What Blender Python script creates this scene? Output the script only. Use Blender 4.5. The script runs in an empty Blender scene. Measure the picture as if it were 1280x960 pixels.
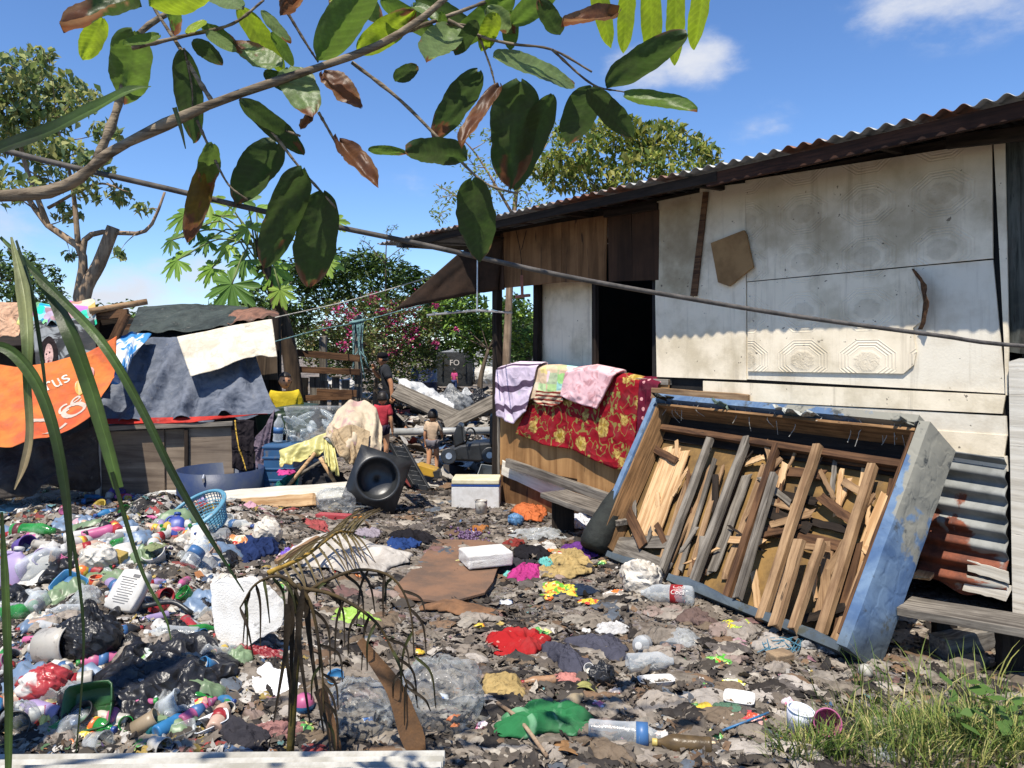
import bpy, bmesh, math, random
import numpy as np
from mathutils import Vector, Matrix, Euler

R = math.radians
sc = bpy.context.scene
# ---------------------------------------------------------------- camera
F, CX, HY, EYE = 960.0, 640.0, 437.0, 1.65      # focal length in photo pixels, optical centre, horizon row, eye height
cd = bpy.data.cameras.new("camera")
cam = bpy.data.objects.new("camera", cd)
sc.collection.objects.link(cam)
cam.location = (0, 0, EYE)
cam.rotation_euler = (R(90), 0, 0)
cd.sensor_width = 36.0
cd.lens = 36.0 * F / 1280.0
cd.shift_y = -43.0 / 1280.0
cd.clip_start, cd.clip_end = 0.05, 6000
sc.camera = cam
# ---------------------------------------------------------------- sun, sky, exposure
SUN_ELEV = R(62.8)
SUN_TRAVEL = Vector((0.19, 0.478, -1.0))          # the way the light travels
sd = bpy.data.lights.new("sun", 'SUN')
sd.energy, sd.angle, sd.color = 5.0, R(0.5), (1.0, 0.93, 0.82)
so = bpy.data.objects.new("sun", sd)
sc.collection.objects.link(so)
so.rotation_euler = SUN_TRAVEL.to_track_quat('-Z', 'Y').to_euler()
so.location = (2, -6, 12)
world = bpy.data.worlds.new("World")
sc.world = world
world.use_nodes = True
sc.view_settings.view_transform = 'Standard'
sc.view_settings.look = 'None'
sc.view_settings.exposure = 0.52
sc.view_settings.gamma = 1.0
sc.cycles.use_denoising = True
sc.cycles.max_bounces = 8
sc.cycles.transparent_max_bounces = 24


# ---------------------------------------------------------------- node helpers
def nd(t, typ, ins=None, **props):
    n = t.nodes.new(typ)
    for k, v in props.items():
        setattr(n, k, v)
    for k, v in (ins or {}).items():
        s = n.inputs[k]
        if isinstance(v, bpy.types.NodeSocket):
            t.links.new(v, s)
        else:
            s.default_value = v
    return n


def math_n(t, op, a, b=0.0, c=None, clamp=False):
    ins = {0: a, 1: b}
    if c is not None:
        ins[2] = c
    return nd(t, 'ShaderNodeMath', ins, operation=op, use_clamp=clamp).outputs[0]


def vm(t, op, a, b=(0, 0, 0)):
    n = nd(t, 'ShaderNodeVectorMath', {0: a, 1: b}, operation=op)
    return n.outputs['Value'] if op in ('DISTANCE', 'LENGTH', 'DOT_PRODUCT') else n.outputs[0]


def mr(t, v, a, b, c=0.0, d=1.0, smooth=True):
    return nd(t, 'ShaderNodeMapRange', {0: v, 1: a, 2: b, 3: c, 4: d},
              interpolation_type='SMOOTHSTEP' if smooth else 'LINEAR').outputs[0]


def mixc(t, f, a, b, blend='MIX'):
    n = nd(t, 'ShaderNodeMix', None, data_type='RGBA', blend_type=blend)
    for k, v in ((0, f), (6, a), (7, b)):
        if isinstance(v, bpy.types.NodeSocket):
            t.links.new(v, n.inputs[k])
        else:
            n.inputs[k].default_value = (*v, 1) if k != 0 and len(v) == 3 else v
    return n.outputs[2]


def s2l(v):
    v /= 255.0
    return v / 12.92 if v <= 0.04045 else ((v + 0.055) / 1.055) ** 2.4


def S(r, g, b, k=1.0):
    return (s2l(r) * k, s2l(g) * k, s2l(b) * k)


# world: physical sky with a few real clouds by direction
wt = world.node_tree
wt.nodes.clear()
sky = nd(wt, 'ShaderNodeTexSky', sky_type='NISHITA')
sky.sun_disc = False
sky.sun_elevation = SUN_ELEV
sky.sun_rotation = R(201.7)
sky.air_density, sky.dust_density, sky.ozone_density = 0.9, 0.0, 3.0
tc = nd(wt, 'ShaderNodeTexCoord')
dirv = vm(wt, 'MULTIPLY', tc.outputs['Generated'], (1, 1, 2.0))
nz = nd(wt, 'ShaderNodeTexNoise', {'Vector': dirv, 'Scale': 9.0, 'Detail': 8.0, 'Roughness': 0.62})
wsum = None
for (px, py, rad, k) in ((870, 78, .085, 1.1), (800, 88, .085, 1.0), (1130, 8, .085, 1.0), (1230, -6, .12, 1.0), (960, 165, .06, .55),
                         (165, 372, .11, 1.1), (250, 352, .09, .95), (60, 400, .09, .8), (330, 388, .08, .8), (200, 340, .06, .7), (520, 232, .07, .42),
                         (660, 210, .07, .5), (985, 140, .05, .35), (-300, 300, .3, 1), (1700, 200, .3, .9)):
    d = Vector(((px - CX) / F, 1, (HY - py) / F)).normalized()
    dd = vm(wt, 'DISTANCE', dirv, (d.x, d.y, d.z * 2.0))
    m = mr(wt, dd, rad * 1.25, 0.0, 0.0, k)
    wsum = m if wsum is None else math_n(wt, 'MAXIMUM', wsum, m)
cl = math_n(wt, 'ADD', math_n(wt, 'MULTIPLY', nz.outputs[0], 2.2), wsum)
cl = math_n(wt, 'MULTIPLY', mr(wt, cl, 1.35, 2.5), mr(wt, wsum, 0.02, .5))
skc = nd(wt, 'ShaderNodeHueSaturation', {'Color': sky.outputs[0], 'Saturation': 1.06}).outputs[0]
skc = mixc(wt, 1.0, skc, (.86, .98, 1.16), 'MULTIPLY')
bg1 = nd(wt, 'ShaderNodeBackground', {0: skc, 1: 0.112})
bg2 = nd(wt, 'ShaderNodeBackground', {0: (0.86, 0.9, 1.0, 1), 1: 0.62})
mx = nd(wt, 'ShaderNodeMixShader', {0: cl, 1: bg1.outputs[0], 2: bg2.outputs[0]})
nd(wt, 'ShaderNodeOutputWorld', {0: mx.outputs[0]})

# ---------------------------------------------------------------- materials
MATS = {}


def new_mat(name):
    m = bpy.data.materials.new(name)
    m.use_nodes = True
    m.node_tree.nodes.clear()
    return m, m.node_tree


def coords(t, stretch=(1, 1, 1), rnd=True):
    o = nd(t, 'ShaderNodeTexCoord').outputs['Object']
    if rnd:
        oi = nd(t, 'ShaderNodeObjectInfo').outputs['Random']
        o = vm(t, 'ADD', o, nd(t, 'ShaderNodeCombineXYZ', {0: math_n(t, 'MULTIPLY', oi, 7.3), 1: math_n(t, 'MULTIPLY', oi, 11.1), 2: 0.0}).outputs[0])
    return vm(t, 'MULTIPLY', o, stretch)


def finish(t, m, col, rough=.8, bump=None, bdist=.01, bstr=.6, metal=0., spec=.3, trans=None, clear=None, alpha=None, rnode=None):
    ins = {'Base Color': col if isinstance(col, bpy.types.NodeSocket) else (*col, 1), 'Roughness': rough, 'Metallic': metal, 'Specular IOR Level': spec}
    p = nd(t, 'ShaderNodeBsdfPrincipled', ins)
    nrm = None
    if bump is not None:
        bn = nd(t, 'ShaderNodeBump', {'Height': bump, 'Distance': bdist, 'Strength': bstr})
        nrm = bn.outputs[0]
        t.links.new(nrm, p.inputs['Normal'])
    out = p.outputs[0]
    if trans:
        tr = nd(t, 'ShaderNodeBsdfTranslucent', {0: col if isinstance(col, bpy.types.NodeSocket) else (*col, 1)})
        out = nd(t, 'ShaderNodeMixShader', {0: trans, 1: out, 2: tr.outputs[0]}).outputs[0]
    if clear:
        lw = nd(t, 'ShaderNodeLayerWeight', {0: .35})
        f = mr(t, lw.outputs['Facing'], 0., 1., clear, min(1., clear + .5), False)
        tp = nd(t, 'ShaderNodeBsdfTransparent', {0: (.93, .95, .95, 1)})
        out = nd(t, 'ShaderNodeMixShader', {0: f, 1: tp.outputs[0], 2: out}).outputs[0]
    nd(t, 'ShaderNodeOutputMaterial', {0: out})
    return m


def noise(t, v, scale, detail=6., rough=.6, dist=0.):
    return nd(t, 'ShaderNodeTexNoise', {'Vector': v, 'Scale': scale, 'Detail': detail, 'Roughness': rough, 'Distortion': dist}).outputs[0]


def creases(t, v, sc_):
    """sharp, branching fold lines as a height"""
    h = None
    for k, (q, a) in enumerate(((1., .65), (2.3, .3))):
        n = noise(t, vm(t, 'ADD', v, (3.1 * k, 1.7 * k, 0)), sc_ * q, .6, .4, .7)
        r = math_n(t, 'MULTIPLY', math_n(t, 'SUBTRACT', 1., math_n(t, 'MULTIPLY', math_n(t, 'ABSOLUTE', math_n(t, 'SUBTRACT', n, .5)), 4.), None, True), a)
        h = r if h is None else math_n(t, 'ADD', h, r)
    return h


def pm(name, col, col2=None, scale=6., rough=.8, bump=.4, bscale=40., bdist=.006, stretch=(1, 1, 1), metal=0., spec=.3,
       dirt=0., dcol=(.09, .075, .06), dscale=None, trans=None, clear=None, lo=.35, hi=.65, fold=0., fscale=11.):
    if name in MATS:
        return MATS[name]
    m, t = new_mat(name)
    v = coords(t, stretch)
    c = (*col, 1)
    if col2 is None:
        col2 = tuple(x * .62 for x in col)
    c = mixc(t, mr(t, noise(t, v, scale, 7., .65), lo, hi), col, col2)
    if dirt:
        dn = noise(t, coords(t), dscale or scale * .45, 8., .7, .4)
        c = mixc(t, mr(t, dn, .72 - dirt * .35, .84 - dirt * .3), c, dcol)
    b = noise(t, v, bscale, 5., .6) if bump else None
    if fold:
        b = math_n(t, 'ADD', math_n(t, 'MULTIPLY', b, .12), creases(t, v, fscale))
        bdist, bump = fold, .9
    MATS[name] = finish(t, m, c, rough, b, bdist, bump, metal, spec, trans, clear)
    return MATS[name]


def wood(name, col, col2, scale=1.0, rough=.85, bump=.5, dirt=.15, axis='x', big_=.55):
    if name in MATS:
        return MATS[name]
    m, t = new_mat(name)
    st = {'x': (1.5, 22, 22), 'y': (22, 1.5, 22), 'z': (22, 22, 1.5)}[axis]
    v = coords(t, tuple(s * scale for s in st))
    g = noise(t, v, 1.6, 7., .62, .6)
    c = mixc(t, mr(t, g, .36, .66), col, col2)
    big = noise(t, coords(t), 2.4, 5., .6)
    c = mixc(t, mr(t, big, .4, .7, 0., big_), c, tuple(x * .5 for x in col2))
    crk = mr(t, noise(t, v, 3.4, 3., .5, 1.2), .66, .72)
    c = mixc(t, math_n(t, 'MULTIPLY', crk, .75 if big_ > .3 else .3), c, (.02, .015, .012))
    if dirt:
        c = mixc(t, mr(t, noise(t, coords(t), 5., 8., .7), .72 - dirt * .4, .85 - dirt * .3), c, (.07, .06, .05))
    h = math_n(t, 'SUBTRACT', g, math_n(t, 'MULTIPLY', crk, .6))
    MATS[name] = finish(t, m, c, rough, h, .006, bump, 0, .2)
    return MATS[name]


def attr_mat(name, rough=.7, bump=.3, bscale=60., trans=None, spec=.3, var=.35):
    if name in MATS:
        return MATS[name]
    m, t = new_mat(name)
    a = nd(t, 'ShaderNodeAttribute', attribute_name='Col').outputs[0]
    v = coords(t, rnd=False)
    c = mixc(t, mr(t, noise(t, v, bscale * .4, 6., .7), .35, .7, 0., var), a, (.05, .042, .035))
    MATS[name] = finish(t, m, c, rough, noise(t, v, bscale, 4.), .004, bump, 0, spec, trans)
    return MATS[name]


def cloth(name, rgb, dirt=.36, k=.8, trans=None, fold=.035):
    mu = sum(rgb) / 3
    c = S(*[q * .88 + mu * .12 for q in rgb], k)
    return pm('cloth_' + name, c, tuple(x * .72 for x in c), 7., .9, .5, 220., .002, dirt=dirt, spec=.1, trans=trans, dscale=9., fold=fold, fscale=6.)


def plastic(name, rgb, dirt=.5, k=.72, rough=.42):
    mu = sum(rgb) / 3
    c = S(*[q * .76 + mu * .24 for q in rgb], k)
    return pm('plastic_' + name, c, tuple(x * .82 for x in c), 5., rough, .15, 30., .003, dirt=dirt, spec=.45, dscale=14., dcol=(.13, .11, .09))


# ---------------------------------------------------------------- numpy value noise
_rs = np.random.RandomState(5)
_TAB = _rs.rand(256, 256)


def vnoise(x, y):
    xi, yi = np.floor(x).astype(int), np.floor(y).astype(int)
    fx, fy = x - xi, y - yi
    fx, fy = fx * fx * (3 - 2 * fx), fy * fy * (3 - 2 * fy)
    a, b = _TAB[xi & 255, yi & 255], _TAB[(xi + 1) & 255, yi & 255]
    c, d = _TAB[xi & 255, (yi + 1) & 255], _TAB[(xi + 1) & 255, (yi + 1) & 255]
    return (a * (1 - fx) + b * fx) * (1 - fy) + (c * (1 - fx) + d * fx) * fy


def fbm(x, y, o=4):
    s, a, n = 0., .5, 0.
    for i in range(o):
        s = s + a * vnoise(x * 2 ** i + 17.3 * i, y * 2 ** i + 5.1 * i)
        n += a
        a *= .5
    return s / n - .5


def sstep(a, b, x):
    t = np.clip((x - a) / (b - a), 0, 1)
    return t * t * (3 - 2 * t)


def gza(x, y):
    x, y = np.asarray(x, float), np.asarray(y, float)
    d = np.hypot(x, y - 5)
    near = np.exp(-(d / 14) ** 2)
    z = (fbm(x * .8, y * .8, 3) * .10 + fbm(x * 3.1, y * 3.1, 3) * .05) * near
    mound = .42 * np.exp(-((x + 2.9) / 1.5) ** 2 - ((y - 5.6) / 1.7) ** 2) + .16 * np.exp(-((x + 1.9) / .8) ** 2 - ((y - 3.7) / .6) ** 2)
    z = z + mound * (1 + .8 * fbm(x * 2.2 + 9, y * 2.2, 3))
    z = z + .31 * sstep(16, 30, y)
    return z


def gz(x, y):
    return float(gza(x, y))


def G(px, py, lift=0.):
    Y = F * EYE / max(8., py - HY)
    for _ in range(12):
        Y = .5 * Y + .5 * F * (EYE - gz((px - CX) / F * Y, Y)) / max(8., py - HY)
    x = (px - CX) / F * Y
    return Vector((x, Y, gz(x, Y) + lift))


def P(px, py, Y):
    return Vector(((px - CX) / F * Y, Y, EYE - (py - HY) / F * Y))


# ---------------------------------------------------------------- object helpers
def link(o):
    sc.collection.objects.link(o)
    return o


def tag(o, label, cat, group=None, kind=None):
    o['label'], o['category'] = label, cat
    if group:
        o['group'] = group
    if kind:
        o['kind'] = kind
    return o


def E(name, label, cat, loc=(0, 0, 0), rot=(0, 0, 0), group=None):
    o = link(bpy.data.objects.new(name, None))
    o.empty_display_size = .1
    o.location, o.rotation_euler = loc, rot
    return tag(o, label, cat, group)


class MB:
    def __init__(s):
        s.v, s.f = [], []

    def add(s, vs, fs):
        n = len(s.v)
        s.v += [tuple(v) for v in vs]
        s.f += [tuple(i + n for i in f) for f in fs]
        return s

    def box(s, c, d, M=None):
        hx, hy, hz = d[0] / 2, d[1] / 2, d[2] / 2
        vs = [Vector((sx * hx, sy * hy, sz * hz)) for sx in (-1, 1) for sy in (-1, 1) for sz in (-1, 1)]
        if M:
            vs = [M @ v for v in vs]
        vs = [v + Vector(c) for v in vs]
        return s.add(vs, [(0, 1, 3, 2), (4, 6, 7, 5), (0, 4, 5, 1), (2, 3, 7, 6), (0, 2, 6, 4), (1, 5, 7, 3)])

    def tube(s, pts, rad, n=8, cap=True):
        pts = [Vector(p) for p in pts]
        if not hasattr(rad, '__len__'):
            rad = [rad] * len(pts)
        up, b0 = None, len(s.v)
        for i, p in enumerate(pts):
            t = (pts[min(i + 1, len(pts) - 1)] - pts[max(i - 1, 0)])
            t = t.normalized() if t.length > 1e-9 else Vector((0, 0, 1))
            if up is None:
                up = t.orthogonal().normalized()
            up = (up - t * up.dot(t))
            up = up.normalized() if up.length > 1e-6 else t.orthogonal().normalized()
            w = t.cross(up)
            for k in range(n):
                a = 2 * math.pi * k / n
                s.v.append(tuple(p + (up * math.cos(a) + w * math.sin(a)) * rad[i]))
        for i in range(len(pts) - 1):
            for k in range(n):
                a, b = b0 + i * n + k, b0 + i * n + (k + 1) % n
                s.f.append((a, b, b + n, a + n))
        if cap:
            s.f.append(tuple(b0 + k for k in reversed(range(n))))
            s.f.append(tuple(b0 + (len(pts) - 1) * n + k for k in range(n)))
        return s

    def lathe(s, prof, n=18, sx=1., sy=1.):
        b0 = len(s.v)
        for (r, z) in prof:
            for k in range(n):
                a = 2 * math.pi * k / n
                s.v.append((r * math.cos(a) * sx, r * math.sin(a) * sy, z))
        for i in range(len(prof) - 1):
            for k in range(n):
                a, b = b0 + i * n + k, b0 + i * n + (k + 1) % n
                s.f.append((a, b, b + n, a + n))
        return s

    def prism(s, pts, nrm, th):
        pts, nrm = [Vector(p) for p in pts], Vector(nrm).normalized() * th
        n = len(pts)
        vs = pts + [p + nrm for p in pts]
        fs = [tuple(range(n)), tuple(reversed(range(n, 2 * n)))] + [(i, i + n, (i + 1) % n + n, (i + 1) % n) for i in range(n)]
        return s.add(vs, fs)

    def grid(s, fn, nu, nv):
        b0 = len(s.v)
        for j in range(nv + 1):
            for i in range(nu + 1):
                s.v.append(tuple(fn(i / nu, j / nv)))
        for j in range(nv):
            for i in range(nu):
                a = b0 + j * (nu + 1) + i
                s.f.append((a, a + 1, a + nu + 2, a + nu + 1))
        return s


def mesh_of(name, vs, fs, mat=None, smooth=False, cols=None, fix=True):
    me = bpy.data.meshes.new(name)
    me.from_pydata([tuple(v) for v in vs], [], fs)
    if fix:
        bm = bmesh.new()
        bm.from_mesh(me)
        bmesh.ops.recalc_face_normals(bm, faces=bm.faces)
        bm.to_mesh(me)
        bm.free()
    if mat:
        me.materials.append(mat)
    if smooth:
        me.polygons.foreach_set('use_smooth', [True] * len(me.polygons))
    if cols is not None:
        a = me.color_attributes.new('Col', 'FLOAT_COLOR', 'POINT')
        a.data.foreach_set('color', np.asarray(cols, 'f').ravel())
    me.update()
    return me


def obj(name, mb, mat, parent=None, smooth=False, local=True, bevel=0., solid=0., cols=None, fix=True):
    """one mesh object; a top-level one gets its origin at its base"""
    vs = [Vector(v) for v in mb.v]
    loc = Vector((0, 0, 0))
    if parent is None:
        a = np.array([tuple(v) for v in vs])
        loc = Vector((a[:, 0].mean(), a[:, 1].mean(), a[:, 2].min()))
        vs = [v - loc for v in vs]
    elif not local:
        vs = [v - parent.location for v in vs]
    o = link(bpy.data.objects.new(name, mesh_of(name, vs, mb.f, mat, smooth, cols, fix)))
    o.location = loc
    if parent:
        o.parent = parent
    if solid:
        m = o.modifiers.new('solid', 'SOLIDIFY')
        m.thickness, m.offset = solid, 0
    if bevel:
        m = o.modifiers.new('bevel', 'BEVEL')
        m.width, m.segments, m.limit_method = bevel, 2, 'ANGLE'
    return o


RN = random.Random(3)


def plank(name, p0, p1, w, th, mat, parent=None, up=(0, 0, 1), rag=0., local=False):
    """a board whose grain runs along its own x axis; w lies across 'up', th along it"""
    p0, p1 = Vector(p0), Vector(p1)
    x = (p1 - p0)
    L = x.length
    x.normalize()
    z = Vector(up)
    z = (z - x * z.dot(x)).normalized()
    y = z.cross(x)
    n = 8
    mb = MB()
    rr = random.Random(int(L * 1e4) + int(w * 1e5))
    for i in range(n + 1):
        t = i / n - .5
        e = rag * (rr.random() - .5)
        bw = rr.uniform(-1, 1) * w * .02
        wz = rr.uniform(-1, 1) * th * .06
        dx = 0
        for (sy, sz) in ((-1, -1), (1, -1), (1, 1), (-1, 1)):
            if rag and i in (0, n):
                dx = rr.uniform(-rag, rag)
            mb.v.append((t * L + dx, sy * w / 2 + bw + e * .2, sz * th / 2 + wz))
    for i in range(n):
        for k in range(4):
            a, b = i * 4 + k, i * 4 + (k + 1) % 4
            mb.f.append((a, b, b + 4, a + 4))
    mb.f += [(3, 2, 1, 0), (n * 4, n * 4 + 1, n * 4 + 2, n * 4 + 3)]
    o = link(bpy.data.objects.new(name, mesh_of(name, mb.v, mb.f, mat)))
    M = Matrix((x, y, z)).transposed().to_4x4()
    M.translation = (p0 + p1) / 2
    if parent:
        o.parent = parent
        if not local:
            M = Matrix.Translation(-parent.location) @ M
    o.matrix_local = M
    bv = o.modifiers.new('bevel', 'BEVEL')
    bv.width, bv.segments = min(w, th) * .07, 1
    return o


def polyline(pts):
    pts = [Vector(p) for p in pts]
    ls = [0.]
    for a, b in zip(pts, pts[1:]):
        ls.append(ls[-1] + (b - a).length)
    T = ls[-1] or 1.

    def at(u):
        s = min(max(u, 0), 1) * T
        for i in range(len(pts) - 1):
            if s <= ls[i + 1] or i == len(pts) - 2:
                return pts[i].lerp(pts[i + 1], (s - ls[i]) / max(1e-9, ls[i + 1] - ls[i]))
    return at


def smoothline(pts, n=24):
    """Catmull-Rom through pts"""
    pts = [Vector(p) for p in pts]
    if len(pts) < 3:
        return pts
    q = [pts[0] * 2 - pts[1]] + pts + [pts[-1] * 2 - pts[-2]]
    out = []
    m = max(2, n // (len(pts) - 1))
    for i in range(1, len(q) - 2):
        for k in range(m):
            t = k / m
            out.append(.5 * ((2 * q[i]) + (q[i + 1] - q[i - 1]) * t + (2 * q[i - 1] - 5 * q[i] + 4 * q[i + 1] - q[i + 2]) * t * t
                             + (3 * q[i] - q[i - 1] - 3 * q[i + 1] + q[i + 2]) * t ** 3))
    out.append(pts[-1])
    return out


def sheet_fn(top, bot, amp=.02, freq=6., seed=0, sag=0., ragged=0., grow=True):
    ta, ba = polyline(top), polyline(bot)
    n = (ta(1) - ta(0)).cross(ba(.5) - ta(.5)).normalized()

    def fn(u, v):
        rg = ragged * float(fbm(np.float64(u * 9 + seed), np.float64(seed * 1.7 + 3), 3)) * 2
        p = ta(u).lerp(ba(u), min(v * (1 + rg), 1.2))
        w = float(fbm(np.float64(u * freq * .5 + seed), np.float64(v * 1.3 + seed), 2)) * 2.2
        k = math.sin(u * freq * 3 + w * 5 + seed + v * .8) * .6 + w * .9
        k += float(fbm(np.float64(u * freq * 2 + seed), np.float64(v * freq * 2 + seed), 3)) * .7
        p = p + n * (amp * k * ((.25 + .75 * v) if grow else 1.))
        p.z -= sag * math.sin(math.pi * v) * (1 + .4 * w) + sag * .3 * math.sin(math.pi * u)
        return p
    return fn, n


def sheet(name, top, bot, mat, nu=40, nv=24, parent=None, local=True, solid=.003, **kw):
    fn, n = sheet_fn(top, bot, **kw)
    return obj(name, MB().grid(fn, nu, nv), mat, parent, True, local, solid=solid, fix=False), fn, n


def text_on(name, body, fn, nrm, u0, v0, size, mat, parent=None, local=True, lift=.006, ang=0., asp=1.0, shear=0.):
    """letters pressed onto a surface given by fn(u, v)"""
    cu = bpy.data.curves.new(name, 'FONT')
    cu.body, cu.size, cu.shear, cu.resolution_u = body, 1.0, shear, 4
    to = bpy.data.objects.new(name, cu)
    link(to)
    dg = bpy.context.evaluated_depsgraph_get()
    dg.update()
    me = bpy.data.meshes.new_from_object(to.evaluated_get(dg))
    bm = bmesh.new()
    bm.from_mesh(me)
    bmesh.ops.triangulate(bm, faces=bm.faces)
    for _ in range(2):
        bmesh.ops.subdivide_edges(bm, edges=[e for e in bm.edges if e.calc_length() > .12], cuts=1, use_grid_fill=True)
    bm.verts.index_update()
    ca, sa = math.cos(ang), math.sin(ang)
    mb = MB()
    mb.v = [tuple(fn(u0 + (v.co.x * ca - v.co.y * sa) * size * asp, v0 - (v.co.x * sa + v.co.y * ca) * size) + nrm * lift) for v in bm.verts]
    mb.f = [tuple(v.index for v in f.verts) for f in bm.faces]
    bm.free()
    bpy.data.objects.remove(to)
    return obj(name, mb, mat, parent, False, local, fix=False)


def dup(o, parent=None, loc=None, rot=None, scale=None, label=None):
    c = link(o.copy())
    if parent:
        c.parent = parent
    if loc is not None:
        c.location = loc
    if rot is not None:
        c.rotation_euler = rot
    if scale is not None:
        c.scale = (scale,) * 3 if not hasattr(scale, '__len__') else scale
    if label:
        c['label'] = label
    for ch in list(o.children):
        dup(ch, c)
    return c


# ---------------------------------------------------------------- shared materials
W_GREY = wood('weathered_grey_wood', S(150, 142, 130, .8), S(95, 88, 80, .7))
W_BROWN = wood('old_brown_wood', S(120, 88, 62, .8), S(74, 52, 38, .7))
W_PALE = wood('fresh_split_wood', S(216, 182, 138, .9), S(178, 138, 96, .85), dirt=.08, big_=.35)
W_TAN = wood('tan_board', S(180, 148, 112, .8), S(136, 106, 78, .75), dirt=.15)
W_DARK = wood('dark_old_wood', S(62, 52, 44, .7), S(36, 30, 26, .7))
W_WHITE = wood('white_painted_wood', S(228, 222, 208, .9), S(206, 198, 182, .85), scale=.8, dirt=.12, big_=.2)
PLY_BROWN = wood('stained_plywood', S(150, 112, 76, .75), S(112, 80, 52, .7), scale=.25, bump=.2, dirt=.1, axis='z')
PLY_GOLD = wood('golden_plywood', S(196, 150, 98, .8), S(150, 108, 66, .75), scale=.22, bump=.2, dirt=.12, axis='z')
PLY_DARK = wood('dark_plywood', S(86, 62, 46, .7), S(58, 42, 32, .7), scale=.25, bump=.2, axis='z')
PLY_GREY = wood('grimy_plywood', S(112, 96, 80, .7), S(72, 60, 50, .7), scale=.25, bump=.3, dirt=.35, axis='z')
BLACK_GAP = pm('painted_interior_dark', (.02, .018, .016), (.01, .01, .01), 4.)  # near-black colour paints in the darkness of unlit rooms and gaps
CLEAR = pm('clear_plastic', (.80, .84, .86), (.62, .66, .68), 9., .12, .5, 30., .006, spec=.6, clear=.22, dirt=.12)
HAZY = pm('hazy_plastic_film', (.62, .63, .63), (.42, .43, .43), 5., .15, .8, 18., .012, spec=.5, clear=.12, dirt=.2, fold=.03, fscale=5.)
EXC = []        # footprints of large flat things that small flakes mostly leave clear
GREENC = pm('green_clear_plastic', (.03, .30, .05), (.02, .18, .03), 9., .15, .3, 30., .004, spec=.6, clear=.6)
BIN = pm('black_bin_film', (.012, .012, .014), (.02, .02, .022), 6., .34, .6, 22., .008, spec=.4, fold=.05, fscale=5.)
FOAM = pm('white_foam', (.66, .65, .62), (.54, .52, .48), 9., .75, .8, 120., .006, dirt=.4, spec=.2, dscale=5.)
MUDDY = [cloth('mud_%d' % i, c, .4, .8) for i, c in enumerate([(172, 160, 146), (150, 138, 124), (112, 104, 98), (190, 180, 168), (132, 114, 94), (164, 142, 130)])]
# =================================================================== SETTING
# ground: one sheet to the horizon, fine where the yard is
ax = lambda a, b, n, far: np.concatenate([-np.geomspace(far, .4, 22) + a, np.linspace(a, b, n), b + np.geomspace(.4, far, 22)])
gx = ax(-7.0, 5.0, 300, 900)
gy = np.concatenate([np.linspace(-20, 2.2, 14), np.linspace(2.3, 12.0, 270), 12 + np.geomspace(.06, 1800, 70)])
XX, YY = np.meshgrid(gx, gy)
ZZ = gza(XX, YY) + np.where((YY < 14) & (np.abs(XX) < 9), (fbm(XX * 14, YY * 14, 3) * .022 + np.abs(fbm(XX * 7 + 3, YY * 7, 3)) * .03), 0)
nx, ny = len(gx), len(gy)
ii = np.arange(nx * ny).reshape(ny, nx)
gf = np.stack([ii[:-1, :-1], ii[:-1, 1:], ii[1:, 1:], ii[1:, :-1]], -1).reshape(-1, 4).tolist()
gm, t = new_mat('trodden_dirt_and_litter')
v = nd(t, 'ShaderNodeTexCoord').outputs['Object']
n1 = noise(t, v, 1.3, 8., .65)
n2 = noise(t, v, 9., 9., .7, .5)
col = mixc(t, mr(t, n2, .35, .65), S(128, 116, 104, .7), S(176, 164, 150, .75))
col = mixc(t, mr(t, n1, .42, .62), col, S(92, 82, 74, .6))
vo = nd(t, 'ShaderNodeTexVoronoi', {'Vector': vm(t, 'ADD', v, nd(t, 'ShaderNodeCombineXYZ', {0: math_n(t, 'MULTIPLY', n2, .12), 1: math_n(t, 'MULTIPLY', n1, .1), 2: 0.}).outputs[0]), 'Scale': 34.}, feature='F1')
hsv = nd(t, 'ShaderNodeHueSaturation', {'Color': vo.outputs['Color'], 'Saturation': .16, 'Value': .3}).outputs[0]
msk = nd(t, 'ShaderNodeSeparateColor', {0: vo.outputs['Color']})
bits = math_n(t, 'MULTIPLY', mr(t, msk.outputs[0], .55, .6), mr(t, n1, .35, .5))
col = mixc(t, math_n(t, 'MULTIPLY', bits, .45), col, hsv)
col = mixc(t, mr(t, noise(t, v, 38., 4., .6), .6, .68), col, (.03, .026, .022))
hgt = math_n(t, 'ADD', math_n(t, 'MULTIPLY', n2, .7), math_n(t, 'ADD', noise(t, v, 45., 5.), math_n(t, 'MULTIPLY', vo.outputs['Distance'], 1.2)))
finish(t, gm, col, .95, hgt, .018, .8, 0, .1)
go = link(bpy.data.objects.new('ground', mesh_of('ground', np.stack([XX, YY, ZZ], -1).reshape(-1, 3), gf, gm, True, fix=False)))
tag(go, 'grey trodden dirt yard full of flattened litter', 'ground', kind='structure')
go['kind'] = 'structure'

# =================================================================== THE SHACK ON THE RIGHT
KW, DW = 6.797, 0.82
UX = Vector((.634, -.7733, 0)).normalized()      # along the wall towards the camera
UY = Vector((.7733, .634, 0)).normalized()       # into the house
H0 = Vector((-.132, 8.45, 0))
house = E('shanty_house', 'long shack of white panels and plywood under a corrugated iron roof', 'house', H0, (0, 0, math.atan2(UX.y, UX.x)))


def W(px, py, off=0.):
    """photo pixel -> point on the wall plane, in the house's own axes"""
    Y = (KW - off * 1.2932) / ((px - CX) / F + DW)
    d = P(px, py, Y) - H0
    return Vector((d.dot(UX), d.dot(UY), d.z))


def WW(px, py, off=0.):
    q = W(px, py, off)
    return H0 + UX * q.x + UY * q.y + Vector((0, 0, q.z))


def panel(name, pts, mat, off=0., th=.012, label=None, fixn=True):
    o = obj(name, MB().prism([W(a, b, off) for a, b in pts], (0, -1, 0), th), mat, house)
    if label:
        o['label'] = label
    return o


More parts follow.
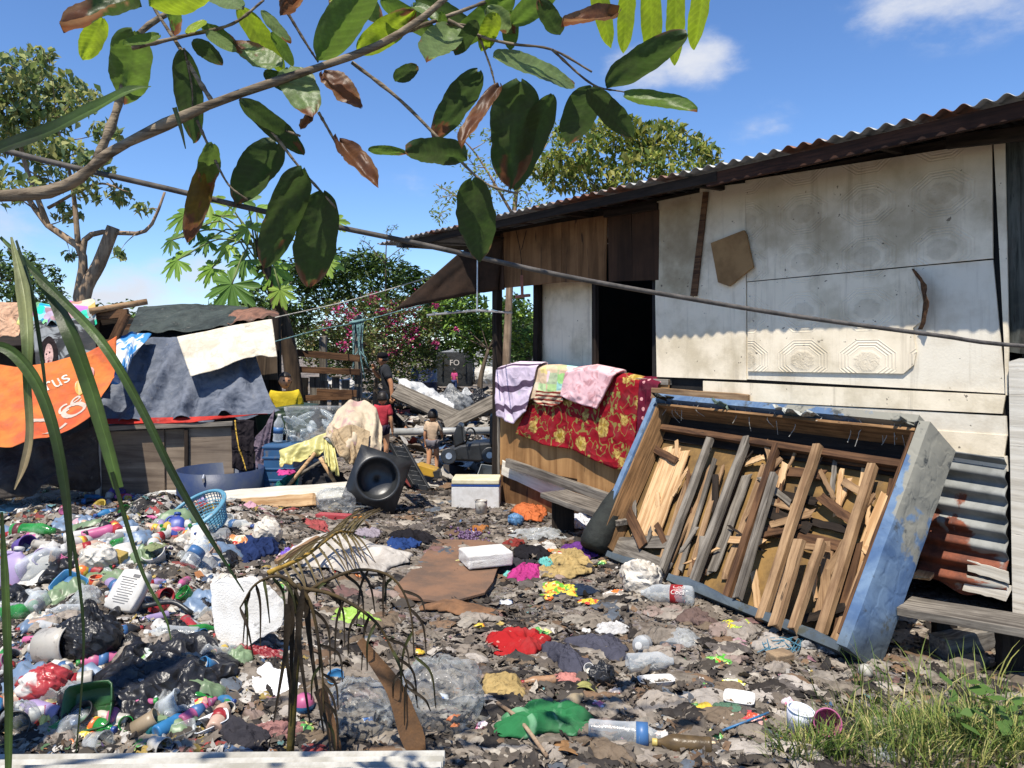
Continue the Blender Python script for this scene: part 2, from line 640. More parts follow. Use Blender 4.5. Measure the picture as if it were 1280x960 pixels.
def white_wall(name, emboss, c1=(236, 223, 198), c2=(204, 190, 162)):
    m, t = new_mat(name)
    v = nd(t, 'ShaderNodeTexCoord').outputs['Object']
    sx = nd(t, 'ShaderNodeSeparateXYZ', {0: v})
    n = noise(t, v, 2.2, 8., .65)
    st = noise(t, vm(t, 'MULTIPLY', v, (9, 9, .6)), 1.5, 7., .65)
    c = mixc(t, mr(t, n, .4, .68), S(*c1, 1.0), S(*c2, .95))
    c = mixc(t, mr(t, st, .52, .72, 0., .4), c, S(158, 144, 122, .8))
    c = mixc(t, mr(t, noise(t, v, 26., 3., .5), .71, .74, 0., .8), c, (.05, .04, .035))
    h = noise(t, v, 60., 4.)
    if emboss:
        a = math_n(t, 'ABSOLUTE', math_n(t, 'SUBTRACT', math_n(t, 'FRACT', math_n(t, 'DIVIDE', sx.outputs[0], .48)), .5))
        b = math_n(t, 'ABSOLUTE', math_n(t, 'SUBTRACT', math_n(t, 'FRACT', math_n(t, 'DIVIDE', math_n(t, 'ADD', sx.outputs[2], .05), .36)), .5))
        oc = math_n(t, 'MAXIMUM', math_n(t, 'MAXIMUM', a, b), math_n(t, 'MULTIPLY', math_n(t, 'ADD', a, b), .72))
        ring = math_n(t, 'MULTIPLY', math_n(t, 'SINE', math_n(t, 'MULTIPLY', oc, 125.)), math_n(t, 'MULTIPLY', mr(t, oc, .25, .27), mr(t, oc, .43, .41)))
        mid = math_n(t, 'MULTIPLY', noise(t, v, 26., 2., .5, 2.), mr(t, oc, .22, .16))
        em = math_n(t, 'ADD', math_n(t, 'MULTIPLY', ring, .4), math_n(t, 'MULTIPLY', mid, 1.6))
        h = math_n(t, 'ADD', math_n(t, 'MULTIPLY', h, .25), em)
        c = mixc(t, mr(t, math_n(t, 'MULTIPLY', em, n), .12, .3, 0., .18), c, S(150, 132, 106, .7))
    c = mixc(t, math_n(t, 'MULTIPLY', mr(t, math_n(t, 'ADD', sx.outputs[2], n), 2.6, 3.3), .45), c, S(150, 128, 100, .7))
    return finish(t, m, c, .8, h, .0042 if emboss else .002, .7, 0, .2)


WP = white_wall('embossed_white_panel', True)
WPL = white_wall('plain_white_panel', False)
WPG = white_wall('grey_washed_panel', False, (204, 190, 162), (164, 150, 122))
WPC = white_wall('cream_wall_board', False, (224, 216, 198), (200, 188, 166))
# wall backing, a little behind every panel, so no gaps open onto the sky
panel('wall', [(818, 262), (1262, 172), (1266, 742), (818, 655)], BLACK_GAP, -.05, .03)
panel('wall_panel', [(933, 226), (1241, 178), (1242, 323), (935, 352)], WP, .0, .014)
panel('wall_panel', [(935, 354), (1150, 333), (1242, 325), (1258, 492), (935, 474)], WPC, -.012, .012)
panel('wall_panel', [(935, 353), (1142, 334), (1146, 352), (1156, 380), (1152, 402), (1142, 410), (1146, 440), (1143, 456), (1130, 467), (936, 464)], WP, .004, .012)
panel('wall_panel', [(876, 236), (933, 229), (934, 475), (822, 471), (820, 366), (868, 372)], WPL, .0, .012)
panel('wall_panel', [(822, 252), (880, 240), (866, 374), (820, 364)], WPG, .006, .01)
o = panel('batten', [(880, 240), (886, 240), (872, 370), (864, 370)], W_BROWN, .02, .014)
panel('wall_strip', [(1243, 178), (1257, 177), (1262, 430), (1261, 494), (1258, 494), (1256, 430)], WPL, .005, .014)
panel('wall_panel', [(1259, 172), (1300, 160), (1300, 445), (1263, 440)], wood('mouldy_board', S(110, 112, 104, .6), S(60, 62, 56, .6), axis='z', dirt=.4), -.02, .02)
panel('door_post', [(1263, 452), (1276, 448), (1283, 448), (1283, 768), (1268, 766)], W_WHITE, .03, .03)
panel('door_post', [(1285, 446), (1320, 440), (1320, 772), (1285, 770)], W_WHITE, .015, .03)
# peeled flap and cardboard patch
fl, _, _ = sheet('peeled_flap', [W(1139, 336, .025), W(1150, 352, .03), W(1155, 378, .03), W(1152, 402, .03), W(1147, 412, .02)],
                 [W(1143, 336, .06), W(1157, 356, .09), W(1160, 380, .1), W(1158, 402, .07), W(1152, 412, .04)], W_BROWN, 16, 4, house, amp=.01)
panel('patch_board', [(890, 304), (931, 288), (934, 292), (943, 334), (938, 338), (913, 358), (899, 353)], pm('cardboard_patch', S(168, 132, 88, .8), S(134, 102, 66, .8), 3., .9, .4, 30.), .03, .018,
      'tan cardboard square nailed over the white wall')
# horizontal white boards low on the wall, each its own board
LW = [((880, 476), (1258, 494), 24, W_WHITE), ((900, 500), (1259, 520), 26, W_WHITE), ((910, 520), (1260, 544), 28, W_WHITE), ((930, 546), (1260, 570), 20, W_WHITE)]
for k, (a, b, h, mt) in enumerate(LW):
    mt = WPC if k % 2 else WPL
    panel('wall_board', [(a[0], a[1]), (b[0], b[1]), (b[0] + (2 if k % 2 else -4), b[1] + h - 1), (a[0], a[1] + h - 1)], mt, .012 - .006 * (k % 2), .014)
plank('beam', W(815, 498, .07), W(936, 508, .06), .19, .03, W_TAN, house, up=(0, 1, 0), local=True)
# rusty corrugated patch: ridges run along the wall
rm, t = new_mat('rusty_corrugated_iron')
v = nd(t, 'ShaderNodeTexCoord').outputs['Object']
n = noise(t, vm(t, 'MULTIPLY', v, (1.2, 1, 1.6)), 1.9, 6., .55, .7)
sxz = nd(t, 'ShaderNodeSeparateXYZ', {0: v})
grad = math_n(t, 'ADD', n, math_n(t, 'ADD', math_n(t, 'MULTIPLY', math_n(t, 'SUBTRACT', 4.85, sxz.outputs[0]), .42), math_n(t, 'MULTIPLY', math_n(t, 'SUBTRACT', .75, sxz.outputs[2]), .32)))
rc = mixc(t, mr(t, noise(t, v, 14., 6., .7), .35, .65), S(150, 84, 58, .7), S(108, 62, 46, .7))
gc = mixc(t, mr(t, noise(t, v, 5., 6.), .35, .65), S(168, 170, 166, .7), S(128, 130, 126, .7))
finish(t, rm, mixc(t, mr(t, grad, .60, .64), gc, rc), .7, noise(t, v, 50., 4.), .003, .4, .1, .4)


def corr(u, v_):
    a, b = W(1150, 556, .0), W(1260, 572, .0)
    c, d = W(1150, 725, .0), W(1263, 748, .0)
    p = a.lerp(b, u).lerp(c.lerp(d, u), v_)
    edge = 0.03 * math.sin(u * 9) if v_ > .97 else 0
    p.y = -.035 - .022 * math.cos(v_ * 2 * math.pi * 7.6)
    p.z += edge
    return p


obj('corrugated_patch', MB().grid(corr, 30, 110), rm, house, True, solid=.003, fix=False)
plank('skirt_board', W(1206, 728, .04), W(1262, 742, .05), .1, .012, W_WHITE, house, up=(0, 1, 0), local=True, rag=.03)
plank('skirt_board', W(1215, 708, .05), W(1262, 722, .06), .07, .012, W_WHITE, house, up=(0, 1, 0), local=True, rag=.04)
# plywood over the porch
TR = [([(630, 291), (703, 278), (703, 353), (632, 360)], PLY_BROWN), ([(703.6, 278), (760, 269), (758, 352), (703.6, 353)], PLY_BROWN),
      ([(761, 270), (790, 267), (792, 351), (762, 352)], PLY_DARK), ([(791, 268), (825, 262), (824, 350), (792, 351)], PLY_DARK),
      ([(600, 298), (629, 292), (631, 362), (604, 366)], PLY_DARK)]
for k, (pts, mt) in enumerate(TR):
    panel('porch_fascia', pts, mt, .0 + .008 * (k % 2), .012)
plank('lintel', W(756, 268, .03), W(822, 258, .03), .06, .04, W_DARK, house, up=(0, 1, 0), local=True)
# posts
for (px, y0, y1, off, w) in ((621.5, 340, 628, .0, .085), (672, 350, 590, -.25, .075), (744, 350, 600, -.02, .05)):
    a, b = W(px, y0, off), W(px, y1, off)
    plank('post', (a.x, a.y, 2.6), (a.x, a.y, 0), w, w, W_DARK, house, up=(0, 1, 0), local=True)
# porch back: white sheet beside the doorway, the doorway itself opens into a dark room
q0, q1 = W(676, 400, -.32), W(742, 400, -.32)
obj('porch_panel', MB().prism([(q0.x, .32, .9), (q1.x + .02, .32, .9), (q1.x + .02, .32, 2.5), (q0.x, .32, 2.5)], (0, -1, 0), .015), WPL, house)
obj('porch_panel', MB().prism([(q0.x, .335, .4), (q1.x + .02, .335, .4), (q1.x + .02, .335, 1.36), (q0.x, .335, 1.36)], (0, -1, 0), .015), WPG, house)
sN = W(1320, 400).x
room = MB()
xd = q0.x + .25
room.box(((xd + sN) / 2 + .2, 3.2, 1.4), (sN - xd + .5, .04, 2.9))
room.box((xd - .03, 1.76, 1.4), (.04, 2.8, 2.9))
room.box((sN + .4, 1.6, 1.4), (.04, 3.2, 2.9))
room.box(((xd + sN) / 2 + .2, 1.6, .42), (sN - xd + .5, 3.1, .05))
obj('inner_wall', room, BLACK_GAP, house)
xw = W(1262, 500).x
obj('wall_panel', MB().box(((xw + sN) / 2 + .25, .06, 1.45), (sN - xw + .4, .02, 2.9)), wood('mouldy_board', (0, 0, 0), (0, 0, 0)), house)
obj('end_wall', MB().box((sN + .45, 1.66, 1.45), (.02, 3.2, 2.9)), PLY_GREY, house)
obj('floor', MB().box((.72, .33, .36), (1.5, .7, .06)), W_DARK, house)
# parapet of the porch, golden plywood, two sheets with a seam
zt = 1.36
s0, s1, s2 = W(626, 500).x, W(724, 500).x, W(838, 500).x
for a, b, mt, o_ in ((s0, s1 - .004, PLY_GOLD, 0.), (s1, s2, PLY_GOLD, .006)):
    obj('parapet', MB().box(((a + b) / 2, -.012 - o_, (zt + .22) / 2 + .01), (b - a, .016, zt - .18)), mt, house)
obj('parapet_foot', MB().box(((s0 + s1) / 2 + .1, -.02, .1), (s1 - s0 + .3, .03, .34)), PLY_BROWN, house)
plank('handrail', (s0 - .05, .0, zt + .01), (s2, .0, zt + .01), .07, .05, W_GREY, house, local=True)
plank('corner_post', (s0 - .02, -.01, 0), (s0 - .02, -.01, zt), .07, .05, W_GREY, house, up=(0, 1, 0), local=True)
# roof: corrugated iron, fascia and rafters
rf, t = new_mat('zinc_roofing')
v = nd(t, 'ShaderNodeTexCoord').outputs['Object']
n = noise(t, vm(t, 'MULTIPLY', v, (2.5, .5, 1)), 1.2, 6., .6)
c = mixc(t, mr(t, n, .52, .62), S(150, 152, 152, .75), S(112, 72, 54, .7))
finish(t, rf, mixc(t, mr(t, noise(t, v, 9., 5.), .4, .7, 0., .5), c, (.05, .045, .04)), .5, noise(t, v, 40.), .002, .3, .5, .5)
xa, xb = -1.72, sN + .6


def roof_fn(u, v_):
    x = xa + (xb - xa) * u
    y = -.56 + 4.1 * v_ + .02 * float(fbm(np.float64(x * 2.1), np.float64(1.), 2))
    z = 2.945 + .075 * u + .05 * v_ * 3.9 + .015 * math.sin(x * 2 * math.pi / .108) + .02 * float(fbm(np.float64(x * 1.1), np.float64(4.), 2))
    return (x, y, z)


obj('roof', MB().grid(roof_fn, 800, 6), rf, house, True, solid=.004, fix=False)
plank('fascia', (xa + .5, -.49, 2.888), (3.2, -.49, 2.926), .075, .03, W_DARK, house, up=(0, 1, 0), local=True)
plank('fascia', (3.1, -.48, 2.915), (xb, -.495, 2.955), .095, .035, wood('reddish_fascia', S(92, 62, 48, .6), S(56, 40, 34, .6)), house, up=(0, 1, 0), local=True)
plank('rafter', (xa + .42, -.52, 2.89), (xa + .42, 1.5, 2.98), .07, .05, W_GREY, house, local=True)
for xr in (0.0, 1.4, 2.9, 4.3, 5.4):
    plank('rafter', (xr, -.5, 2.895 + .013 * xr), (xr, 3.1, 3.07 + .013 * xr), .05, .05, W_DARK, house, local=True)
plank('wall_plate', (-.1, .03, 2.93), (sN, .03, 2.97), .06, .05, W_DARK, house, up=(0, 1, 0), local=True)
plank('bracket', W(1184, 178, .2), W(1290, 166, .2), .08, .04, W_DARK, house, up=(0, 1, 0), local=True)
# torn awning sheet hanging off the porch corner
sheet('awning', [W(630, 296, .02), W(602, 303, .22), W(574, 316, .42)], [W(622, 362, .05), W(560, 374, .5), W(492, 388, .98)], pm('dark_awning_board', S(80, 60, 46, .5), S(50, 38, 30, .5), 4., .9), 24, 12, house, amp=.012)

# antenna slung under the porch roof
an = E('antenna', 'silver bar aerial hanging from the eave above the porch', 'antenna', WW(596, 388, .25))
SIL = pm('dull_aluminium', (.6, .61, .62), (.45, .46, .47), 9., .4, .1, metal=.8, spec=.5)
obj('boom', MB().tube([WW(534, 394, .5), WW(596, 388, .25), WW(640, 391, .1)], .012, 6), SIL, an, False, False)
obj('rod', MB().tube([WW(597, 300, .25), WW(596.5, 389, .25)], .01, 6), SIL, an, False, False)
for (px, py) in ((545, 392), (560, 391), (575, 390), (588, 389), (606, 388), (618, 389)):
    obj('element', MB().tube([WW(px - 4, py - 2, .55), WW(px + 8, py + 1, .0)], .006, 5), SIL, an, False, False)
st_ = E('wire_hanger', 'reddish wire and wood hanger dangling at the porch opening', 'hanger', WW(652, 372, .1))
obj('wire', MB().tube(smoothline([WW(645, 288, .1), WW(651, 318, .1), WW(652, 345, .1)], 8), .004, 5).tube([WW(658, 288, .1), WW(652, 312, .1)], .004, 5), W_DARK, st_, False, False)
plank('handle', WW(652, 344, .1), WW(653, 372, .1), .03, .03, pm('faded_red_wood', S(180, 120, 100, .8)), st_, up=(0, 1, 0))
plank('crosspiece', WW(645, 371, .1), WW(662, 369, .1), .03, .03, pm('faded_red_wood', (0, 0, 0)), st_)

# cloths over the parapet --------------------------------------------------


def pat_mat(name, build, trans=None):
    m, t = new_mat(name)
    v = nd(t, 'ShaderNodeTexCoord').outputs['Object']
    c = build(t, v)
    c = mixc(t, mr(t, noise(t, v, 7., 6.), .45, .75, 0., .25), c, (.12, .1, .09))
    return finish(t, m, c, .9, math_n(t, 'ADD', creases(t, v, 4.), math_n(t, 'MULTIPLY', noise(t, v, 160., 3.), .05)), .02, .7, 0, .1, trans)


def blobs(t, v, scale, thr, soft=.03, rnd=1.):
    vo = nd(t, 'ShaderNodeTexVoronoi', {'Vector': v, 'Scale': scale, 'Randomness': rnd})
    return mr(t, vo.outputs['Distance'], thr, thr - soft), vo.outputs['Color']


def floral(t, v):
    vd = vm(t, 'ADD', v, vm(t, 'SCALE', nd(t, 'ShaderNodeTexNoise', {'Vector': v, 'Scale': 13., 'Detail': 3.}).outputs[1], (0, 0, 0)))
    dis = nd(t, 'ShaderNodeTexNoise', {'Vector': v, 'Scale': 22., 'Detail': 3.}).outputs[1]
    v2 = vm(t, 'ADD', v, vm(t, 'MULTIPLY', dis, (.09, .09, .09)))
    f, _ = blobs(t, v2, 4.6, .36, .06)
    f2, _ = blobs(t, v2, 4.6, .2, .08)
    lf, _ = blobs(t, vm(t, 'MULTIPLY', v2, (1.6, 1.6, .9)), 8.5, .27, .05)
    stem = mr(t, math_n(t, 'ABSOLUTE', math_n(t, 'SUBTRACT', noise(t, v, 6., 2., .4, .6), .5)), .02, .008)
    c = mixc(t, stem, S(160, 28, 42, .68), S(150, 132, 70, .7))
    c = mixc(t, lf, c, S(158, 150, 80, .75))
    c = mixc(t, f, c, mixc(t, mr(t, noise(t, v, 34., 3.), .4, .6), S(212, 184, 104, .8), S(160, 124, 62, .75)))
    return mixc(t, f2, c, S(170, 140, 50, .8))


def stripes(t, v):
    w = nd(t, 'ShaderNodeTexWave', {'Vector': v, 'Scale': 2.6, 'Distortion': 3.0, 'Detail': 1.}, wave_type='BANDS', bands_direction='DIAGONAL').outputs[1]
    ch, cc = blobs(t, v, 7., .2, .02)
    c = mixc(t, mr(t, w, .78, .86), S(226, 208, 226, .85), S(92, 74, 96, .8))
    return mixc(t, math_n(t, 'MULTIPLY', ch, .35), c, nd(t, 'ShaderNodeHueSaturation', {'Color': cc, 'Saturation': .6, 'Value': .8}).outputs[0])


def patch(t, v):
    vo = nd(t, 'ShaderNodeTexVoronoi', {'Vector': v, 'Scale': 9., 'Randomness': .4}, distance='CHEBYCHEV')
    cc = nd(t, 'ShaderNodeHueSaturation', {'Color': vo.outputs['Color'], 'Saturation': .75, 'Value': .8}).outputs[0]
    msk = nd(t, 'ShaderNodeSeparateColor', {0: vo.outputs['Color']}).outputs[1]
    return mixc(t, mr(t, msk, .5, .55, 0., .7), S(218, 192, 160, .85), cc)


def pinkt(t, v):
    return mixc(t, mr(t, noise(t, v, 9., 3., .5, 1.), .5, .6), S(240, 196, 200, .85), S(214, 160, 164, .8))


def maroon(t, v):
    f, _ = blobs(t, v, 13., .25, .03, .5)
    return mixc(t, f, S(110, 28, 52, .7), S(222, 160, 160, .8))


def drape(name, label, cat, top, bot, mat, rail_over=True, nu=50, nv=34, amp=.022, freq=5., seed=1, off=.06, group='washing hung over the porch wall', solid=.006):
    """cloth on the parapet: a flap behind the rail, over it, and down the front"""
    T = [W(a, b, off) for a, b in top]
    B = [W(a, b, off + .02) for a, b in bot]
    fn0, n = sheet_fn(T, B, amp=amp, freq=freq, seed=seed)

    def fn(u, v_):
        if v_ < .16 and rail_over:
            k = v_ / .16
            p = fn0(u, 0)
            a = (1 - k) * 1.25 * math.pi / 2
            return Vector((p.x, p.y + (off + .06) * math.sin(a), p.z + .035 * math.sin(min(1, k * 1.0) * math.pi) - .12 * max(0, (.4 - k))))
        return fn0(u, (v_ - .16) / .84 if rail_over else v_)
    root = H0
    mb = MB().grid(fn, nu, nv)
    mb.v = [tuple(H0 + UX * q[0] + UY * q[1] + Vector((0, 0, q[2]))) for q in mb.v]
    o = obj(name, mb, mat, None, True, solid=solid, fix=False)
    return tag(o, label, cat, group)


drape('quilt', 'large red quilt with yellow flowers hung over the porch wall', 'quilt', [(662, 506), (690, 500), (720, 500), (752, 474), (778, 472), (800, 477)],
      [(646, 542), (680, 556), (715, 562), (745, 576), (770, 586), (792, 590)], pat_mat('red_floral_cloth', floral), nu=80, nv=50, off=.05, amp=.02, freq=4., solid=.014)
drape('towel', 'lilac towel with dark diagonal stripes at the end of the porch wall', 'towel', [(620, 461), (640, 456), (672, 457)], [(622, 520), (640, 530), (660, 514)], pat_mat('striped_towel', stripes), off=.09, amp=.03, freq=4.)
drape('sheet_cloth', 'folded beige patterned sheet between the lilac and the pink towel', 'sheet', [(661, 461), (690, 460), (713, 463)], [(660, 500), (684, 494), (706, 496)], pat_mat('patchwork_cloth', patch), off=.07, amp=.012, seed=4)
drape('sheet_cloth', 'crumpled striped sheet tucked under the beige patterned sheet', 'sheet', [(662, 486), (684, 490), (704, 488)], [(668, 505), (690, 508), (704, 502)], pat_mat('red_striped_cloth', lambda t, v: mixc(t, mr(t, nd(t, 'ShaderNodeTexWave', {'Vector': v, 'Scale': 8., 'Distortion': 2.}, bands_direction='Z').outputs[1], .4, .6), S(214, 196, 166, .8), S(140, 60, 50, .7))), False, off=.09, amp=.02, seed=6)
drape('towel', 'pale pink towel folded over the middle of the porch wall', 'towel', [(708, 465), (735, 461), (768, 468)], [(701, 495), (722, 504), (746, 511)], pat_mat('pink_towel', pinkt), off=.1, amp=.014, seed=8, solid=.02)
drape('blanket', 'maroon blanket with pale pink flowers beside the red quilt', 'blanket', [(799, 476), (811, 476), (823, 480)], [(796, 548), (804, 556), (816, 544)], pat_mat('maroon_cloth', maroon), off=.07, amp=.02, seed=3)

# steps and loose planks before the parapet ---------------------------------
tag(plank('plank', WW(628, 584, .06), WW(712, 622, .08), .15, .03, W_WHITE, up=UY, rag=.05), 'whitish short board leaning along the foot of the porch wall', 'plank', 'loose boards by the porch')
tag(plank('plank', WW(634, 578, .13), WW(786, 632, .16), .09, .05, W_GREY, up=UY), 'long grey beam lying along the foot of the porch wall', 'plank', 'loose boards by the porch')
stp = E('step_bench', 'wide grey plank step in front of the porch wall', 'bench', G(730, 668))
plank('seat', P(692, 617, 7.0), P(790, 652, 6.1), .3, .045, W_GREY, stp)
for px, py, Y in ((704, 626, 6.9), (776, 652, 6.2)):
    a = P(px, py, Y)
    plank('leg', (a.x, a.y, a.z), (a.x, a.y, gz(a.x, a.y) - .02), .2, .05, W_DARK, stp, up=(0, 1, 0))
tag(plank('wood_block', G(735, 668, .03), G(766, 672, .05), .08, .06, W_BROWN), 'short brown wood offcut by the white shirt', 'wood')

# right-hand bench and blocks ------------------------------------------------
bn = E('plank_bench', 'grey weathered plank bench under the white door post', 'bench', (2.35, 4.05, gz(2.35, 4.05)))
plank('seat', P(1130, 757, 4.25), P(1330, 790, 3.75), .26, .045, W_GREY, bn)
for px, py, Y in ((1262, 790, 3.95), (1180, 775, 4.3)):
    a = P(px, py, Y)
    plank('leg', (a.x, a.y, a.z), (a.x, a.y, gz(a.x, a.y) - .02), .12, .06, W_DARK, bn, up=(0, 1, 0))
tag(plank('timber_block', G(1172, 822, .05), P(1236, 792, 4.3), .13, .12, W_GREY), 'thick grey timber block lying under the plank bench', 'timber')
tag(plank('broken_board', G(1166, 735, .16), P(1152, 722, 4.75), .1, .02, W_PALE, rag=.03), 'pale broken board end beside the blue frame', 'board')

# =================================================================== UPTURNED BED FRAME
BL, BRt = Vector((.78, 6.02, .02)), Vector((1.85, 4.08, .0))
LEAN = Vector((.594, .59, 1.08))
LEN = BRt - BL
lx, ly = LEN.normalized(), LEAN.normalized()
lz = lx.cross(ly).normalized()                     # out of the tray, towards the viewer
if lz.y > 0:
    lz = -lz
DEP = .25
bed = E('bed_base', 'upturned blue quilted bed base leaning on the shack, its slats showing', 'bed base', (BL + BRt) / 2)


def B(u, v_, d=0.):
    """u along the length (0 = far), v up the lean, d out of the back panel"""
    return BL + LEN * u + LEAN * v_ + Vector((.13, -.02, 0)) * (max(0, u) * v_) + lz * d


bm_, t = new_mat('torn_blue_quilting')
v = coords(t, rnd=False)
vo = nd(t, 'ShaderNodeTexVoronoi', {'Vector': vm(t, 'ADD', v, vm(t, 'MULTIPLY', nd(t, 'ShaderNodeTexNoise', {'Vector': v, 'Scale': 9.}).outputs[1], (.12, .12, .12))), 'Scale': 7.}, feature='DISTANCE_TO_EDGE')
n = noise(t, v, 3.2, 8., .62, .8)
nf = noise(t, v, 1.6, 6., .6, .3)
c = mixc(t, mr(t, n, .35, .65), S(80, 106, 142, .8), S(120, 144, 170, .8))
pat = mr(t, math_n(t, 'ADD', nf, math_n(t, 'ADD', math_n(t, 'MULTIPLY', nd(t, 'ShaderNodeSeparateXYZ', {0: v}).outputs[2], .25), math_n(t, 'MULTIPLY', nd(t, 'ShaderNodeSeparateXYZ', {0: v}).outputs[0], .3))), .99, 1.02)
c = mixc(t, pat, c, S(158, 156, 144, .7))
c = mixc(t, mr(t, noise(t, v, 7., 7., .7), .56, .68), c, S(92, 96, 96, .6))
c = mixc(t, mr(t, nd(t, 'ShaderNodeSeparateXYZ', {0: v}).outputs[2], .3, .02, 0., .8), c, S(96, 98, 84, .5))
finish(t, bm_, c, .85, math_n(t, 'ADD', math_n(t, 'MULTIPLY', mr(t, vo.outputs[0], 0., .16), .9), math_n(t, 'MULTIPLY', noise(t, v, 30.), .5)), .0028, .7, 0, .15)


def puff(fn4, nu, nv, amp, seed, nrm):
    def f(u, v_):
        p = fn4(u, v_)
        e = min(1., 6 * min(u, 1 - u, v_, 1 - v_) + .3)
        k = float(fbm(np.float64(u * nu * .12 + seed), np.float64(v_ * nv * .2 + seed), 3))
        return p + nrm * (amp * e * (.6 + 2.2 * k))
    return f


# right end: quilted face towards the camera + its rim
def slab(name, fn3, mat, nu, nv, amp, seed):
    """closed puffy slab: fn3(u, v, w) with w 0 inside .. 1 outside"""
    mb = MB()
    nr = (fn3(.5, .5, 1) - fn3(.5, .5, 0)).normalized()
    mb.grid(puff(lambda u, w: fn3(u, w, 1), nu, nv, amp, seed, nr), nu, nv)
    mb.grid(lambda u, w: fn3(u, w, 0), nu, nv)
    e = 0
    for s in (0, 1):
        mb.grid(lambda u, w, s=s: (puff(lambda a, b: fn3(a, b, 1), nu, nv, amp, seed, nr)(u, s)).lerp(fn3(u, s, 0), w), nu, 2)
        mb.grid(lambda u, w, s=s: (puff(lambda a, b: fn3(a, b, 1), nu, nv, amp, seed, nr)(s, u)).lerp(fn3(s, u, 0), w), nv, 2)
    return obj(name, mb, mat, bed, True, False)


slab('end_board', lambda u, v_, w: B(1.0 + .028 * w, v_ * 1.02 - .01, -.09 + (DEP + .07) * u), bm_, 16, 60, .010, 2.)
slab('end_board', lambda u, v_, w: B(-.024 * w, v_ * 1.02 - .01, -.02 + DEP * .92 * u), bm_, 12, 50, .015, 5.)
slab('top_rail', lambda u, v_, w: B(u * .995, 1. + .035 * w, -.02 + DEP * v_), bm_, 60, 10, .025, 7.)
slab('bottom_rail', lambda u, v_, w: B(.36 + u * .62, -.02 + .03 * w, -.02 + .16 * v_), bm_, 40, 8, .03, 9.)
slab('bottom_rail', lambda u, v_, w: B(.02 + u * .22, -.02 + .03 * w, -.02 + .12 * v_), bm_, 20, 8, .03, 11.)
# the cloth-covered back panel, torn, and the timber inside
obj('back_panel', MB().grid(lambda u, v_: B(u, v_, -.02 + .01 * float(fbm(np.float64(u * 6), np.float64(v_ * 5), 3))), 40, 24), pm('mustard_backing', S(160, 126, 74, .7), S(112, 88, 56, .7), 4., .9, .6, 30., dirt=.3), bed, True, False, solid=.01)
FR = wood('frame_timber', S(168, 130, 90, .8), S(116, 88, 60, .75))
# inside frame boards, and one dark board for shade
plank('rail_and_shade_board', B(.01, .9, .012), B(.99, .9, .012), .26, .012, W_DARK, bed, up=lz)  # added dark board, paints the shade under the top rim
plank('rail_and_shade_board', B(.01, .97, .11), B(.99, .97, .11), .2, .02, FR, bed, up=ly)
plank('rail_and_shade_board', B(.02, .86, .08), B(.98, .84, .08), .05, .04, W_BROWN, bed, up=lz)
plank('rail_and_shade_board', B(.012, .03, .1), B(.012, .97, .1), .2, .02, FR, bed, up=lx)
plank('rail_and_shade_board', B(.985, .03, .1), B(.985, .97, .1), .2, .02, W_BROWN, bed, up=lx)
plank('rail_and_shade_board', B(.0, .05, .03), B(.3, .04, .03), .14, .02, W_GREY, bed, up=lz)
# long ribs, as they lie in the photo: (u at the bottom, u at the top, v0, v1)
for (u0, u1, v0, v1, w, d, mt) in ((.30, .275, .02, .83, .05, .09, W_GREY), (.45, .43, .0, .86, .055, .1, W_GREY), (.585, .545, .0, .86, .05, .08, W_BROWN), (.645, .60, .02, .66, .045, .14, W_GREY),
                                   (.735, .70, -.03, .86, .055, .12, W_TAN), (.91, .88, .02, .82, .055, .1, W_TAN), (.80, .775, -.03, .36, .06, .16, W_TAN), (.85, .835, -.02, .38, .045, .15, W_TAN)):
    plank('rib', B(u0, v0, d), B(u1, v1, d), w, .05, mt, bed, up=lz, rag=.02)
# broken slats between the ribs
SL = random.Random(11)
for (u0, u1, va, vb, n, mt) in ((.07, .20, .17, .74, 3, W_PALE), (.30, .42, .06, .72, 5, W_TAN), (.44, .56, .1, .78, 3, W_TAN), (.74, .87, .6, .8, 5, W_PALE), (.66, .78, .02, .3, 4, W_PALE), (.82, .96, .02, .42, 4, W_TAN), (.23, .29, .1, .7, 2, W_PALE), (.9, .97, .3, .8, 2, W_PALE)):
    for k in range(n):
        a = u0 + (u1 - u0) * (k + .5) / n
        if u0 == .07:
            plank('slat', B(a, va + SL.uniform(-.02, .02), .03), B(a - .02, vb + SL.uniform(-.03, .03), .035), .098, .012, W_PALE, bed, up=lz, rag=.02)
            continue
        plank('slat', B(a + SL.uniform(-.03, .03), va + SL.uniform(-.05, .06), .015 + .02 * SL.random()), B(a - .02 + SL.uniform(-.045, .03), vb + SL.uniform(-.12, .05), .015 + .03 * SL.random()), (u1 - u0) / n * 2.0 * SL.uniform(.55, 1.), .012, mt if SL.random() < .65 else SL.choice([W_GREY, W_BROWN, W_TAN]), bed, up=lz, rag=.03)
for k in range(34):
    u0, v0, a_ = SL.uniform(.05, .94), SL.uniform(.05, .78), SL.gauss(1.45, .75)
    L_ = SL.uniform(.08, .26)
    plank('slat', B(u0, v0, .03), B(min(.97, max(.03, u0 + L_ * .6 * math.cos(a_))), min(.85, v0 + L_ * math.sin(a_)), .05 + .03 * SL.random()), SL.uniform(.015, .06), .01, SL.choice([W_PALE, W_TAN, W_BROWN, W_GREY, W_DARK]), bed, up=lz, rag=.04)
